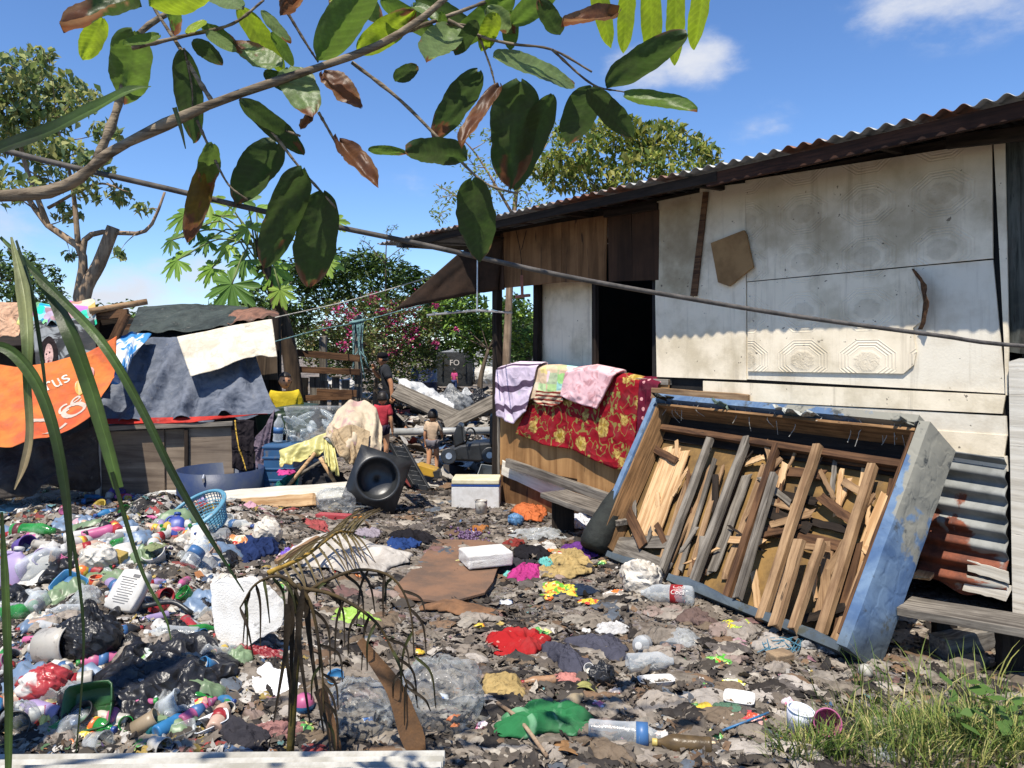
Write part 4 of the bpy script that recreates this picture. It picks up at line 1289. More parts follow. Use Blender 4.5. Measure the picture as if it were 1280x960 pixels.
# pallet fence behind the boy
pf = E('pallet_fence', 'rough fence of old pallet boards behind the boy in yellow', 'fence', P(380, 520, 11.4))
for a, b, w in (((336, 438), (450, 448), .1), ((356, 461), (450, 465), .09), ((300, 480), (360, 470), .08), ((300, 500), (440, 496), .08), ((396, 490), (446, 492), .1)):
    plank('rail', P(*a, 11.3), P(*b, 11.3), w, .04, W_BROWN, pf, up=(0, 1, 0))
for px, w in ((312, .12), (322, .15), (334, .12), (347, .12), (368, .13), (380, .13), (393, .14), (405, .12), (420, .11), (432, .12)):
    plank('picket', P(px, 470 + (px % 7), 11.4), P(px + (px % 5) - 2, 522, 11.4), w, .03, [W_GREY, W_BROWN, W_TAN][px % 3], pf, up=(0, 1, 0))
for px, y0 in ((363, 430), (404, 420), (448, 395)):
    plank('post', P(px, y0, 11.5), P(px, 540, 11.5), .1, .1, W_GREY, pf, up=(0, 1, 0))
# sheeting, planks and pipes in the middle distance
tsheet('plastic_sheet', 'white plastic sheet heaped on the fence beside the boy', 'sheet', [P(404, 470, 12.3), P(450, 476, 12.3)], [P(408, 492, 11.9), P(452, 496, 11.9)], tarp_mat('dull_white_film', (200, 198, 194), (160, 156, 150)), nu=30, nv=14, amp=.15, seed=5)
tsheet('plastic_sheet', 'white plastic strip trailing down over the leaning plank', 'sheet', [P(494, 470, 13.6), P(530, 482, 13.8), P(562, 500, 13.8)], [P(500, 488, 13.2), P(530, 504, 13.2), P(566, 518, 13.2)], tarp_mat('bright_white_film', (226, 226, 224), (186, 186, 184)), nu=40, nv=14, amp=.14, freq=8, seed=11)
tag(plank('plank', P(494, 488, 12.6), P(572, 524, 12.4), .3, .05, W_GREY, up=(.3, -1, .8)), 'wide grey plank sloping down behind the toddler', 'plank', 'leaning planks in the yard')
tag(plank('plank', P(556, 532, 12.2), P(622, 500, 12.2), .25, .05, W_GREY, up=(-.3, -1, .8)), 'wide grey plank sloping up towards the porch post', 'plank', 'leaning planks in the yard')
tag(obj('pipe', MB().tube([P(488, 540, 11.6), P(622, 538, 11.6)], .055, 10), plastic('pipe_grey', (186, 188, 186)), None, True), 'long pale grey plastic pipe lying behind the toddler', 'pipe')
bd = E('blue_drum', 'dark blue plastic drum standing under the bougainvillea', 'drum', P(530, 492, 22))
obj('drum_body', MB().lathe([(.001, 0), (.36, 0), (.38, .05), (.38, .32), (.4, .34), (.38, .36), (.38, .68), (.36, .74), (.001, .74)], 24), plastic('drum_blue', (26, 44, 92)), bd, True)
# bulk bag
bb = E('bulk_bag', 'black woven bulk bag with white lettering standing before the bushes', 'bulk bag', P(569, 482, 26))
bw, bh = 47 / F * 26, 42 / F * 26
BAGM = pm('black_woven_bag', S(62, 64, 64, .7), S(44, 45, 46, .7), 3., .6, .6, 12., .03)
mbb = MB()
for j in range(9):
    for i in range(32):
        a = 2 * math.pi * i / 32
        c, s_ = math.cos(a), math.sin(a)
        m = max(abs(c), abs(s_)) ** .75
        bul = 1 + .06 * math.sin(math.pi * j / 8) + .04 * float(fbm(np.float64(i * .4), np.float64(j * .6), 2))
        mbb.v.append((c / m * bw / 2 * bul * .95, s_ / m * bw / 2 * bul * .95, bh * j / 8))
for j in range(8):
    for i in range(32):
        a, b = j * 32 + i, j * 32 + (i + 1) % 32
        mbb.f.append((a, b, b + 32, a + 32))
obj('bag_body', mbb, BAGM, bb, True)
obj('fill', MB().grid(lambda u, v_: ((u - .5) * bw * .9, (v_ - .5) * bw * .9, bh * .97 + .12 * float(fbm(np.float64(u * 5), np.float64(v_ * 5), 3)) + .12 * math.sin(math.pi * u) * math.sin(math.pi * v_)), 14, 14), HAZY, bb, True, fix=False)
for sx_ in (-1, 1):
    obj('strap', MB().tube(smoothline([(sx_ * bw * .28, -bw * .5, bh * .9), (sx_ * bw * .3, -bw * .53, bh * .6), (sx_ * bw * .3, -bw * .53, bh * .3)], 8), .03, 6), BAGM, bb, True)
text_on('lettering', 'FO', lambda u, v_: Vector((u, -bw * .64, v_)), Vector((0, -1, 0)), -bw * .1, bh * .62, -.26, LET, bb, True, .03)
bb.children[-1].rotation_euler = (0, 0, 0)
for oo in [o_ for o_ in bb.children if o_.name.startswith('lettering')]:
    for vv in oo.data.vertices:
        vv.co.x = -bw * .1 - (vv.co.x + bw * .1)
for (px, py, Y, r, mt, lb) in ((604, 480, 26, .45, tarp_mat('white_sack', (214, 212, 206), (180, 178, 172)), 'bulging white sack right of the black bulk bag'), (600, 462, 28, .42, HAZY, 'clear bag of bottles piled on the white sack'),
                               (690, 462, 24, .55, HAZY, 'big clear sack of bottles seen through the porch'), (565, 524, 16, .42, pm('grey_film', S(150, 152, 152, .8), S(90, 92, 92, .7), 7., .35, .8, 14., .03, spec=.5), 'grey silvery plastic sack on the scrap heap'),
                               (598, 520, 16.5, .36, BIN, 'black plastic sack on the scrap heap'), (583, 512, 17.5, .3, pm('silver_film', S(190, 192, 192, .8), S(120, 122, 122, .7), 8., .3, .8, 14., .03, spec=.5), 'small pale plastic sack behind the silvery one')):
    bagball('sack', lb, 'sack', P(px, py, Y), r, mt, int(px), (1.15, .9, .8), True, 'sacks of collected plastic')
# toy car chassis
tcx = E('pedal_car', 'broken black ride-on car chassis lying by the porch', 'ride-on car', P(590, 580, 9.6))
obj('chassis', MB().prism(pp([(553, 566), (575, 556), (618, 552), (622, 570), (600, 578), (560, 576)], 9.5), (0, 1, 0), .4), BLK, tcx, local=False, bevel=.03)
obj('cowl', MB().prism(pp([(566, 545), (572, 530), (578, 532), (580, 554), (568, 560)], 9.5), (0, 1, 0), .35), BLK, tcx, local=False, bevel=.02)
obj('seat', MB().prism(pp([(612, 520), (618, 518), (621, 560), (612, 562)], 9.5), (0, 1, 0), .3), BLK, tcx, local=False, bevel=.02)
obj('steering_wheel', MB().tube([P(588 + 6 * math.cos(a), 543 + 8 * math.sin(a), 9.5 + .08 * math.cos(a)) for a in np.linspace(0, 6.283, 18)], .011, 6), BLK, tcx, True, False)
obj('steering_column', MB().tube([P(588, 543, 9.5), P(580, 556, 9.55)], .012, 6), BLK, tcx, True, False)
for px, py, Y in ((561, 570, 9.35), (612, 569, 9.35), (575, 566, 9.9)):
    w_ = obj('wheel', MB().tube([P(px, py, Y), P(px, py, Y + .07)], .1, 20), BLK, tcx, False, False, bevel=.01)
    obj('hub', MB().tube([P(px, py, Y - .01), P(px, py, Y)], .04, 12), SIL, w_).data.transform(Matrix.Translation(-tcx.location))
for nm, rgb, px, py, lb in (('shoe', (52, 48, 44), 570, 585, 'old dark shoe lying between the toddler and the car chassis'), ('shoe', (84, 74, 64), 590, 584, 'old brown shoe beside the car chassis')):
    bagball(nm, lb, 'shoe', G(px, py), .085, cloth('shoe_%d' % rgb[0], rgb, .3), px, (1.4, .7, .6), False)
tb = E('small_tub', 'grey square tub holding a green bottle cap beside the porch wall', 'tub', P(609, 600, 8.9))
obj('tub_body', MB().lathe([(.001, .01), (.1, .01), (.13, .15), (.12, .15), (.09, .02), (.001, .02)], 4), plastic('grey_tub', (150, 156, 158)), tb).rotation_euler = (.5, -.3, .5)
obj('cap', MB().lathe([(.03, 0), (.03, .03), (.001, .03)], 12), CAPG, tb, True).location = (-.06, -.1, .02)

# lines: washing lines, cable
def cable(name, label, cat, pts, r, mat, n=60, seg=8):
    o = obj(name, MB().tube(smoothline(pts, n), r, seg), mat, None, True)
    return tag(o, label, cat)


cable('cable', 'thick grey cable sagging across the whole yard in front of the shack', 'cable', [P(-900, -60, 1.5), P(-300, 105, 1.62), P(0, 187, 1.72), P(210, 236, 1.8), P(360, 271, 1.86), P(520, 304, 1.95), P(700, 344, 2.05), P(860, 373, 2.15), P(1000, 396, 2.25), P(1170, 419, 2.38), P(1300, 434, 2.5), P(1700, 455, 2.8)], .0066,
      pm('weathered_cable', S(112, 106, 100, .75), S(78, 74, 70, .7), 20., .8, .3, 60.))
cable('washing_line', 'thin pale washing line from the shack to the awning', 'line', [P(344, 397, 9.3), P(440, 375, 10), P(540, 345, 9.5), P(600, 322, 8.8)], .008, cloth('pale_rope', (200, 196, 180), .1))
cable('washing_line', 'lower thin line running from the shack to the teal rope post', 'line', [P(340, 428, 9.4), P(400, 412, 10.4), P(450, 402, 11.4), P(560, 372, 10.5)], .008, cloth('teal_rope', (120, 160, 160), .1))
rp = E('rope_bundle', 'bundle of teal ropes hanging from the line by the man', 'rope', P(447, 470, 11.3))
for k in range(7):
    a = 441 + k * 2.2
    obj('strand', MB().tube(smoothline([P(a, 401, 11.3), P(a + brnd.uniform(-3, 3), 435, 11.3), P(a + brnd.uniform(-4, 8), 465 + brnd.uniform(-25, 20), 11.3)], 8), .01, 5), cloth('teal_rope', (0, 0, 0)), rp, True, False)
obj('knot', MB().tube([P(437, 404, 11.3), P(456, 400, 11.3)], .025, 8), cloth('teal_rope', (0, 0, 0)), rp, True, False)
obj('tie', MB().tube(smoothline([P(372, 418, 11.3), P(380, 428, 11.3), P(384, 445, 11.3)], 8), .012, 5), cloth('yellow_tie', (210, 190, 90)), rp, True, False)

# =================================================================== PEOPLE
def person(label, pos, h, yaw, skin, top_c, low_c, hair_c, pose=None, head=1.0, top_len=.54, sleeve=.45, legs=.55, cap=None, shoe=None, face=True):
    """one continuous skinned body; hair and clothes are children. Local -y is the way the person faces."""
    J = dict(pel=(0, 0, .50), spi=(0, 0, .60), che=(0, .0, .72), nec=(0, .0, .825), shl=(-.095, 0, .79), shr=(.095, 0, .79),
             ell=(-.13, .01, .62), elr=(.13, .01, .62), wrl=(-.135, -.03, .475), wrr=(.135, -.03, .475), hal=(-.135, -.045, .435), har=(.135, -.045, .435),
             hil=(-.05, 0, .49), hir=(.05, 0, .49), knl=(-.055, -.01, .275), knr=(.055, -.01, .275), anl=(-.055, .01, .045), anr=(.055, .01, .045), tol=(-.06, -.09, .018), tor=(.06, -.09, .018))
    J.update(pose or {})
    nk = Vector(J['nec'])
    hd = nk + Vector(J.get('hdir', (0, -.012, .1))).normalized() * (.052 + .03 * head)
    rad = dict(pel=.082, spi=.074, che=.084, nec=.032, shl=.042, shr=.042, ell=.028, elr=.028, wrl=.02, wrr=.02, hal=.022, har=.022, hil=.062, hir=.062, knl=.042, knr=.042, anl=.026, anr=.026, tol=.02, tor=.02)
    ed = [('pel', 'spi'), ('spi', 'che'), ('che', 'nec'), ('che', 'shl'), ('che', 'shr'), ('shl', 'ell'), ('shr', 'elr'), ('ell', 'wrl'), ('elr', 'wrr'), ('wrl', 'hal'), ('wrr', 'har'),
          ('pel', 'hil'), ('pel', 'hir'), ('hil', 'knl'), ('hir', 'knr'), ('knl', 'anl'), ('knr', 'anr'), ('anl', 'tol'), ('anr', 'tor')]
    root = E('person', label, 'person', pos, (0, 0, yaw))

    def skinned(name, V, edges, rads, mat, rootv):
        me = bpy.data.meshes.new(name)
        ks = list(V)
        me.from_pydata([tuple(Vector(V[k]) * h) for k in ks], [(ks.index(a), ks.index(b)) for a, b in edges], [])
        o = bpy.data.objects.new(name, me)
        link(o)
        m = o.modifiers.new('skin', 'SKIN')
        m.use_smooth_shade = True
        for i, k in enumerate(ks):
            r_ = rads[k] * h
            me.skin_vertices[0].data[i].radius = (r_, r_ * (.72 if k in ('pel', 'spi', 'che') else 1))
            me.skin_vertices[0].data[i].use_root = (k == rootv)
        s = o.modifiers.new('sub', 'SUBSURF')
        s.levels = s.render_levels = 2
        dg = bpy.context.evaluated_depsgraph_get()
        dg.update()
        nm = bpy.data.meshes.new_from_object(o.evaluated_get(dg))
        bpy.data.objects.remove(o)
        mb = MB()
        mb.v = [tuple(v.co) for v in nm.vertices]
        mb.f = [tuple(p.vertices) for p in nm.polygons]
        return mb
    mb = skinned('body', {k: J[k] for k in rad}, ed, rad, None, 'pel')
    # head: an egg with brow, nose, chin and ears, joined to the neck
    ax_ = (hd - nk).normalized()
    hm = Vector((0, 1, 0)).cross(ax_)
    rx, rz = .052 * head, .07 * head
    turn = Matrix.Rotation(J.get('hturn', 0.), 3, 'Z')
    n1_, n2_ = 22, 16
    b0 = len(mb.v)
    for j in range(n2_ + 1):
        th_ = math.pi * j / n2_
        for i in range(n1_):
            a = 2 * math.pi * i / n1_
            x, y, z = math.sin(th_) * math.cos(a), math.sin(th_) * math.sin(a), math.cos(th_)
            jaw = 1 - .28 * max(0, -z) ** 1.3
            yy = y * (1.12 if y > 0 else 1.0)
            nose = .2 * math.exp(-((x / .16) ** 2 + ((z + .12) / .2) ** 2)) * (1 if y < 0 else 0)
            eyeh = .07 * (math.exp(-(((x - .36) / .18) ** 2 + ((z - .08) / .12) ** 2)) + math.exp(-(((x + .36) / .18) ** 2 + ((z - .08) / .12) ** 2))) * (1 if y < 0 else 0)
            lip = .05 * math.exp(-((x / .25) ** 2 + ((z + .5) / .08) ** 2)) * (1 if y < 0 else 0)
            ear = .16 * math.exp(-(((abs(x) - 1) / .2) ** 2 + (z / .2) ** 2 + ((y - .1) / .22) ** 2))
            p = Vector((x * (1 + ear) * jaw * rx, (yy - nose - lip + eyeh) * jaw * rx * 1.12, z * rz))
            mb.v.append(tuple((turn @ p + hd) * h))
    for j in range(n2_):
        for i in range(n1_):
            a, b = b0 + j * n1_ + i, b0 + j * n1_ + (i + 1) % n1_
            mb.f.append((a, b, b + n1_, a + n1_))
    # fingers
    for s_, hk, wk in ((-1, 'hal', 'wrl'), (1, 'har', 'wrr')):
        hv, wv = Vector(J[hk]) * h, Vector(J[wk]) * h
        d = (hv - wv).normalized()
        side = d.cross(Vector((s_, 0, 0.001))).normalized()
        for q in range(5):
            off = side * (q - 1.6) * .011 * h * (1 if q < 4 else 0)
            L = (.042, .05, .047, .038, .035)[q] * h
            dd = d if q < 4 else (d * .6 - side * .8).normalized()
            st = hv + off - d * .01 * h - (side * .018 * h if q == 4 else Vector())
            mb.tube([st, st + dd * L * .55, st + dd * L + Vector((-s_ * .006 * h, -.004 * h, 0))], [.0075 * h, .0065 * h, .004 * h], 6)
    obj('body', mb, skin, root, True)
    # clothes
    tv = {'pel': tuple(Vector(J['pel']) + Vector((0, 0, top_len - .54)))}
    tv.update({k: J[k] for k in ('spi', 'che', 'shl', 'shr')})
    tv['nb'] = tuple(Vector(J['che']).lerp(Vector(J['nec']), .78))
    tv['sl'] = tuple(Vector(J['shl']).lerp(Vector(J['ell']), sleeve * 1.6))
    tv['sr'] = tuple(Vector(J['shr']).lerp(Vector(J['elr']), sleeve * 1.6))
    tr = dict(pel=.1, spi=.092, che=.097, shl=.056, shr=.056, nb=.045, sl=.048, sr=.048)
    obj('shirt', skinned('shirt', tv, [('pel', 'spi'), ('spi', 'che'), ('che', 'nb'), ('che', 'shl'), ('che', 'shr'), ('shl', 'sl'), ('shr', 'sr')], tr, top_c, 'pel'), top_c, root, True)
    lv = {k: J[k] for k in ('pel', 'hil', 'hir')}
    ler, led = dict(pel=.092, hil=.076, hir=.076), [('pel', 'hil'), ('pel', 'hir')]
    for s_ in 'lr':
        if legs <= 1:
            lv['e' + s_] = tuple(Vector(J['hi' + s_]).lerp(Vector(J['kn' + s_]), legs))
            ler['e' + s_] = .064
            led.append(('hi' + s_, 'e' + s_))
        else:
            lv['k' + s_] = J['kn' + s_]
            lv['e' + s_] = tuple(Vector(J['kn' + s_]).lerp(Vector(J['an' + s_]), min(.92, legs - 1)))
            ler['k' + s_], ler['e' + s_] = .054, .042
            led += [('hi' + s_, 'k' + s_), ('k' + s_, 'e' + s_)]
    obj('trousers' if legs > 1 else 'shorts', skinned('shorts', lv, led, ler, low_c, 'pel'), low_c, root, True)
    # hair cap
    hb = MB()
    for j in range(9):
        th_ = 1.85 * j / 8
        for i in range(20):
            a = 2 * math.pi * i / 20
            front = math.sin(a) < -.2
            t2 = th_ * (.56 if front else 1.0)
            x, y, z = math.sin(t2) * math.cos(a), math.sin(t2) * math.sin(a), math.cos(t2)
            wv_ = 1.09 + .03 * math.sin(i * 2.7 + j)
            hb.v.append(tuple((turn @ Vector((x * rx * wv_, y * (1.2 if y > 0 else 1.1) * rx * wv_, z * rz * wv_)) + hd) * h))
    for j in range(8):
        for i in range(20):
            a, b = j * 20 + i, j * 20 + (i + 1) % 20
            hb.f.append((a, b, b + 20, a + 20))
    obj('hair', hb, hair_c, root, True, solid=.004)
    if cap:
        cb = MB().lathe([(rx * 1.12, .0), (rx * 1.14, rz * .4), (rx * .95, rz * .78), (.001, rz * .9)], 20)
        cb.v = [tuple((turn @ (Vector(v) + Vector((0, .005, rz * .25))) + hd) * h) for v in cb.v]
        nb_ = len(cb.v)
        br = [(-rx, -rx * .8, rz * .28), (-rx * .8, -rx * 2.1, rz * .2), (0, -rx * 2.5, rz * .2), (rx * .8, -rx * 2.1, rz * .2), (rx, -rx * .8, rz * .28)]
        cb.v += [tuple((turn @ Vector(p) + hd) * h) for p in br]
        cb.f.append(tuple(range(nb_, nb_ + 5)))
        obj('cap', cb, cap, root, True, solid=.006)
    if face:
        fc = [((sx_ * rx * .37, -rx * 1.03, rz * .08), .0075 * head) for sx_ in (-1, 1)]
        for p, r_ in fc:
            eb = MB().lathe([(.001, -r_), (r_ * .7, -r_ * .6), (r_, 0), (r_ * .7, r_ * .6), (.001, r_)], 10)
            eb.v = [tuple((turn @ (Vector((v[0] * 1.3, v[1] * .5, v[2])) + Vector(p)) + hd) * h) for v in eb.v]
            obj('eye', eb, EYEM, root, True)
        mo = MB().lathe([(.001, -.004), (.011, 0), (.001, .004)], 10)
        mo.v = [tuple((turn @ (Vector((v[0] * 1.4, v[1] * .4 - rx * .93, v[2] - rz * .5))) + hd) * h) for v in mo.v]
        obj('mouth', mo, LIPM, root, True)
    if shoe:
        for s_ in 'lr':
            a, b = Vector(J['an' + s_]), Vector(J['to' + s_])
            bm2 = MB().tube([(a + (a - b) * .25 + Vector((0, 0, -.02))) * h, a * h, (a.lerp(b, .5) + Vector((0, 0, .004))) * h, b * h, (b + (b - a) * .25) * h], [.026 * h, .036 * h, .034 * h, .03 * h, .012 * h], 10)
            obj('shoe', bm2, shoe, root, True)
    return root


EYEM, LIPM = pm('dark_eye', (.012, .01, .01), (.02, .015, .012), 5., .3), pm('lips', S(140, 80, 70, .7), S(120, 70, 60, .7), 5., .5)
SK1 = pm('brown_skin', S(196, 142, 104, .95), S(176, 124, 90, .95), 9., .6, .1, 60., .001, trans=None)
SK2 = pm('tan_skin', S(208, 154, 114, .95), S(188, 136, 100, .95), 9., .6, .1, 60., .001)
HAIR = pm('black_hair', (.012, .01, .009), (.03, .024, .02), 60., .45, .6, 90., .004)
bx = P(356, 465, 9.15)
person('boy in a yellow T-shirt standing behind the slate tarpaulin', (bx.x, 9.15, 0), 1.41, R(18), SK1, cloth('boy_yellow', (232, 200, 40), .05, fold=.006), cloth('boy_shorts', (40, 50, 90), fold=.006), HAIR, dict(hturn=R(12)), .98)
mp = P(486, 440, 14.2)
person('man in black clothes and cap striding past the bougainvillea', (mp.x, 14.2, gz(mp.x, 14.2)), 1.63, R(-78), SK1, cloth('man_black', (58, 60, 64), .08, fold=.006), cloth('man_trousers', (30, 30, 32), .08, fold=.006), HAIR,
       dict(pel=(0, .0, .48), che=(0, -.03, .71), nec=(0, -.05, .815), spi=(0, -.01, .6), shl=(-.09, -.04, .785), shr=(.09, -.04, .785), knl=(-.05, .02, .27), anl=(-.055, .2, .09), tol=(-.055, .2, .02), knr=(.05, -.08, .27), anr=(.05, -.1, .05), tor=(.055, -.19, .02),
            ell=(-.13, -.10, .68), wrl=(-.06, -.17, .77), hal=(-.04, -.17, .81), elr=(.13, .02, .62), wrr=(.14, .03, .48), har=(.14, .025, .44), hdir=(0, -.03, .1)), 1.0, legs=1.9, cap=cloth('man_cap', (30, 30, 34), .05, fold=.006), shoe=cloth('man_boot', (34, 36, 40), .2, fold=.006))
rp_ = P(478, 492, 11)
person('small child with black hair in a red shirt seen from behind the cloth heap', (rp_.x, 11.0, gz(rp_.x, 11)), 1.02, R(172), SK2, cloth('child_red', (206, 60, 74), .05, fold=.006), cloth('child_shorts', (60, 50, 70), fold=.006), HAIR, dict(hturn=R(10)), 1.35)
tp = G(541, 592)
TANC = cloth('toddler_tan', (222, 190, 156), .1, fold=.006)
tod = person('toddler in tan shirt and grey shorts walking away in red slippers', tp, .84, R(165), SK2, TANC, cloth('toddler_shorts', (120, 116, 122), .1, fold=.006), HAIR,
             dict(knl=(-.05, -.05, .27), anl=(-.05, -.03, .05), knr=(.05, .03, .26), anr=(.06, .07, .05), tor=(.07, -.02, .018), ell=(-.14, -.05, .62), wrl=(-.11, -.13, .58), hal=(-.1, -.16, .57)), 1.45, shoe=plastic('slipper_red', (206, 44, 52)))
gp = P(568, 482, 25)
person('little girl in a pink top and jeans standing by the black bulk bag', (gp.x, 25, gz(gp.x, 25)), .82, R(150), SK1, cloth('girl_pink', (226, 80, 140), .05, fold=.006), cloth('girl_jeans', (66, 84, 130), .1, fold=.006), HAIR, None, 1.4, legs=1.85)

# =================================================================== TREES AND PLANTS
LEAFM = attr_mat('foliage', .55, .2, 30., .42, .35, .15)
LEAFD = attr_mat('foliage_dense', .6, .2, 30., .18, .3, .2)


def leaves(cent, L, aspect, rs, pal, droop=.5, flat=0., pvar=.25):
    """many small folded leaf blades; cent (n,3). returns verts, faces, cols"""
    n = len(cent)
    az = rs.rand(n) * 2 * np.pi
    el = rs.normal(-droop, .45, n)
    d = np.stack([np.cos(az) * np.cos(el), np.sin(az) * np.cos(el), np.sin(el)], -1)
    up = np.stack([rs.normal(0, .45, n), rs.normal(0, .45, n), np.ones(n)], -1)
    w = np.cross(d, up)
    w /= np.linalg.norm(w, axis=1, keepdims=True) + 1e-9
    nn = np.cross(w, d)
    ll = (L * rs.uniform(.6, 1.25, n))[:, None]
    base = cent - d * ll * .5
    tip = cent + d * ll * .5 - np.array([0, 0, 1]) * ll * .1
    m1 = base + d * ll * .45
    lft, rgt = m1 + w * ll * aspect / 2 + nn * ll * .09, m1 - w * ll * aspect / 2 + nn * ll * .09
    V = np.stack([base, lft, tip, rgt], 1).reshape(-1, 3)
    i = np.arange(n)[:, None] * 4
    Fc = np.concatenate([i + np.array([[0, 2, 1]]), i + np.array([[0, 3, 2]])], 0)
    pal = np.array(pal)
    c = pal[rs.randint(0, len(pal), n)] * (1 + pvar * rs.normal(0, 1, n))[:, None].clip(-.6, .9)
    C = np.concatenate([np.repeat(np.clip(c, 0, 1), 4, 0), np.ones((n * 4, 1))], 1)
    return V, Fc, C


def crown_pts(cl, rs, shell=.55):
    out = []
    for (c, r, n) in cl:
        v = rs.normal(0, 1, (n, 3))
        v /= np.linalg.norm(v, axis=1, keepdims=True)
        rr = r * (shell + (1 - shell) * rs.rand(n)) ** .8
        lump = 1 + .9 * fbm(v[:, 0] * 2.2 + c[0] * 3, v[:, 1] * 2.2 + v[:, 2] * 2.2 + c[2] * 3, 3)
        p = np.array(c) + v * (rr * lump)[:, None] * np.array([1, 1, .8])
        out.append(p)
    return np.concatenate(out)


def arr_obj(name, V, Fc, C, mat, parent, loc):
    me = bpy.data.meshes.new(name)
    V = V - np.array(loc)
    k = Fc.shape[1]
    me.vertices.add(len(V))
    me.vertices.foreach_set('co', V.astype('f').ravel())
    me.loops.add(Fc.size)
    me.loops.foreach_set('vertex_index', Fc.astype('i').ravel())
    me.polygons.add(len(Fc))
    me.polygons.foreach_set('loop_start', np.arange(0, Fc.size, k, dtype='i'))
    me.polygons.foreach_set('loop_total', np.full(len(Fc), k, 'i'))
    me.update(calc_edges=True)
    a = me.color_attributes.new('Col', 'FLOAT_COLOR', 'POINT')
    a.data.foreach_set('color', C.astype('f').ravel())
    me.materials.append(mat)
    o = link(bpy.data.objects.new(name, me))
    if parent:
        o.parent = parent
    else:
        o.location = loc
    return o


BARK = wood('bark_grey_brown', S(128, 112, 94, .7), S(84, 72, 60, .65), scale=.4, axis='z')
BARKP = wood('bark_pale', S(186, 160, 132, .75), S(132, 110, 90, .7), scale=.4, axis='z')


def tree(name, label, base, limbs, clusters, L, aspect, pal, seed, droop=.5, bark=None, mat=None, cat='tree', group=None, twigs=True, shell=.5):
    rs = np.random.RandomState(seed)
    e = E(name, label, cat, base, group=group)
    tm = MB()
    ends = []
    for pts, r0, r1 in limbs:
        sp = smoothline(pts, 12)
        tm.tube(sp, list(np.linspace(r0, r1, len(sp))), 9)
        ends += sp[len(sp) // 3:]
    if twigs:
        for (c, r, n) in clusters:
            c = Vector(c)
            a = min(ends, key=lambda q: (q - c).length) if ends else Vector(base)
            mid = a.lerp(c, .55) + Vector(rs.normal(0, .12, 3).tolist()) * r
            tm.tube(smoothline([a, mid, c], 8), [.03 * r + .008, .022 * r + .006, .02 * r + .005, .016 * r + .004, .012 * r + .004, .01 * r + .003, .008 * r + .003, .006 * r + .002, .005][:9], 6)
            for q in range(5):
                v = Vector(rs.normal(0, 1, 3).tolist()).normalized() * r * .8
                tm.tube([c.lerp(mid, .3), c + v * .5 + Vector((0, 0, .05 * r)), c + v], [.01 * r + .003, .007 * r + .002, .003], 5)
    obj('trunk', tm, bark or BARK, e, True, False)
    V, Fc, C = leaves(crown_pts(clusters, rs, shell), L, aspect, rs, pal, droop)
    arr_obj('crown', V, Fc, C, mat or LEAFM, e, base)
    return e


OL = [S(176, 182, 108, .95), S(140, 158, 88, .95), S(190, 190, 120, .95), S(104, 128, 72, .95), S(118, 142, 100, .95)]
DG = [S(70, 98, 46, .9), S(90, 120, 54, .9), S(56, 80, 42, .85), S(112, 140, 66, .9)]
LG = [S(118, 152, 56, .95), S(144, 172, 70, .95), S(92, 126, 52, .9), S(70, 102, 46, .9)]


def CL(lst, Y, n, dy=.5, seed=0):
    r_ = random.Random(seed)
    return [(tuple(P(a, b, Y + r_.uniform(-dy, dy))), rad / F * Y, int(n * (rad / 30.) ** 2)) for a, b, rad in lst]


# tall tree over the shack on the left
Yt = 13.0
tree('tree', 'tall open tree with pale olive leaves behind the shack at the left', P(100, 520, Yt),
     [([P(100, 520, Yt), P(104, 400, Yt), P(98, 372, Yt), P(104, 335, Yt), P(98, 308, Yt), P(60, 282, Yt), P(30, 240, Yt)], .11, .04), ([P(100, 480, Yt), P(104, 375, Yt), P(124, 330, Yt), P(142, 284, Yt)], .12, .105),
      ([P(103, 330, Yt), P(106, 300, Yt), P(128, 290, Yt), P(170, 292, Yt), P(190, 280, Yt), P(206, 240, Yt)], .06, .02), ([P(60, 282, Yt), P(30, 200, Yt), P(20, 140, Yt)], .05, .02), ([P(98, 308, Yt), P(90, 230, Yt), P(70, 150, Yt)], .05, .015), ([P(60, 260, Yt), P(120, 230, Yt), P(160, 240, Yt)], .03, .01)],
     CL([(18, 90, 30), (50, 105, 30), (85, 110, 26), (20, 135, 34), (60, 150, 30), (105, 125, 24), (5, 175, 30), (40, 190, 26), (90, 195, 24), (120, 205, 22), (65, 225, 24), (110, 240, 20), (150, 245, 18), (15, 235, 26), (180, 262, 12), (85, 268, 18), (-30, 120, 40), (-30, 200, 36), (88, 320, 10), (148, 318, 10), (60, 68, 10), (40, 75, 22), (75, 130, 26), (30, 160, 26), (0, 110, 30), (130, 165, 18), (60, 185, 24)], Yt, 165, .9, 1),
     .17, .55, OL, 11, .7, BARKP)
# dark tree lower left
tree('tree', 'dark dense tree low behind the shack at the left edge', P(20, 460, 16), [([P(20, 460, 16), P(25, 380, 16), P(30, 340, 16)], .2, .08)],
     CL([(20, 330, 30), (55, 345, 26), (0, 350, 30), (35, 365, 28), (65, 370, 20), (-30, 340, 30)], 16, 420, .6, 2), .13, .5, DG, 12, .3, BARK, LEAFD)
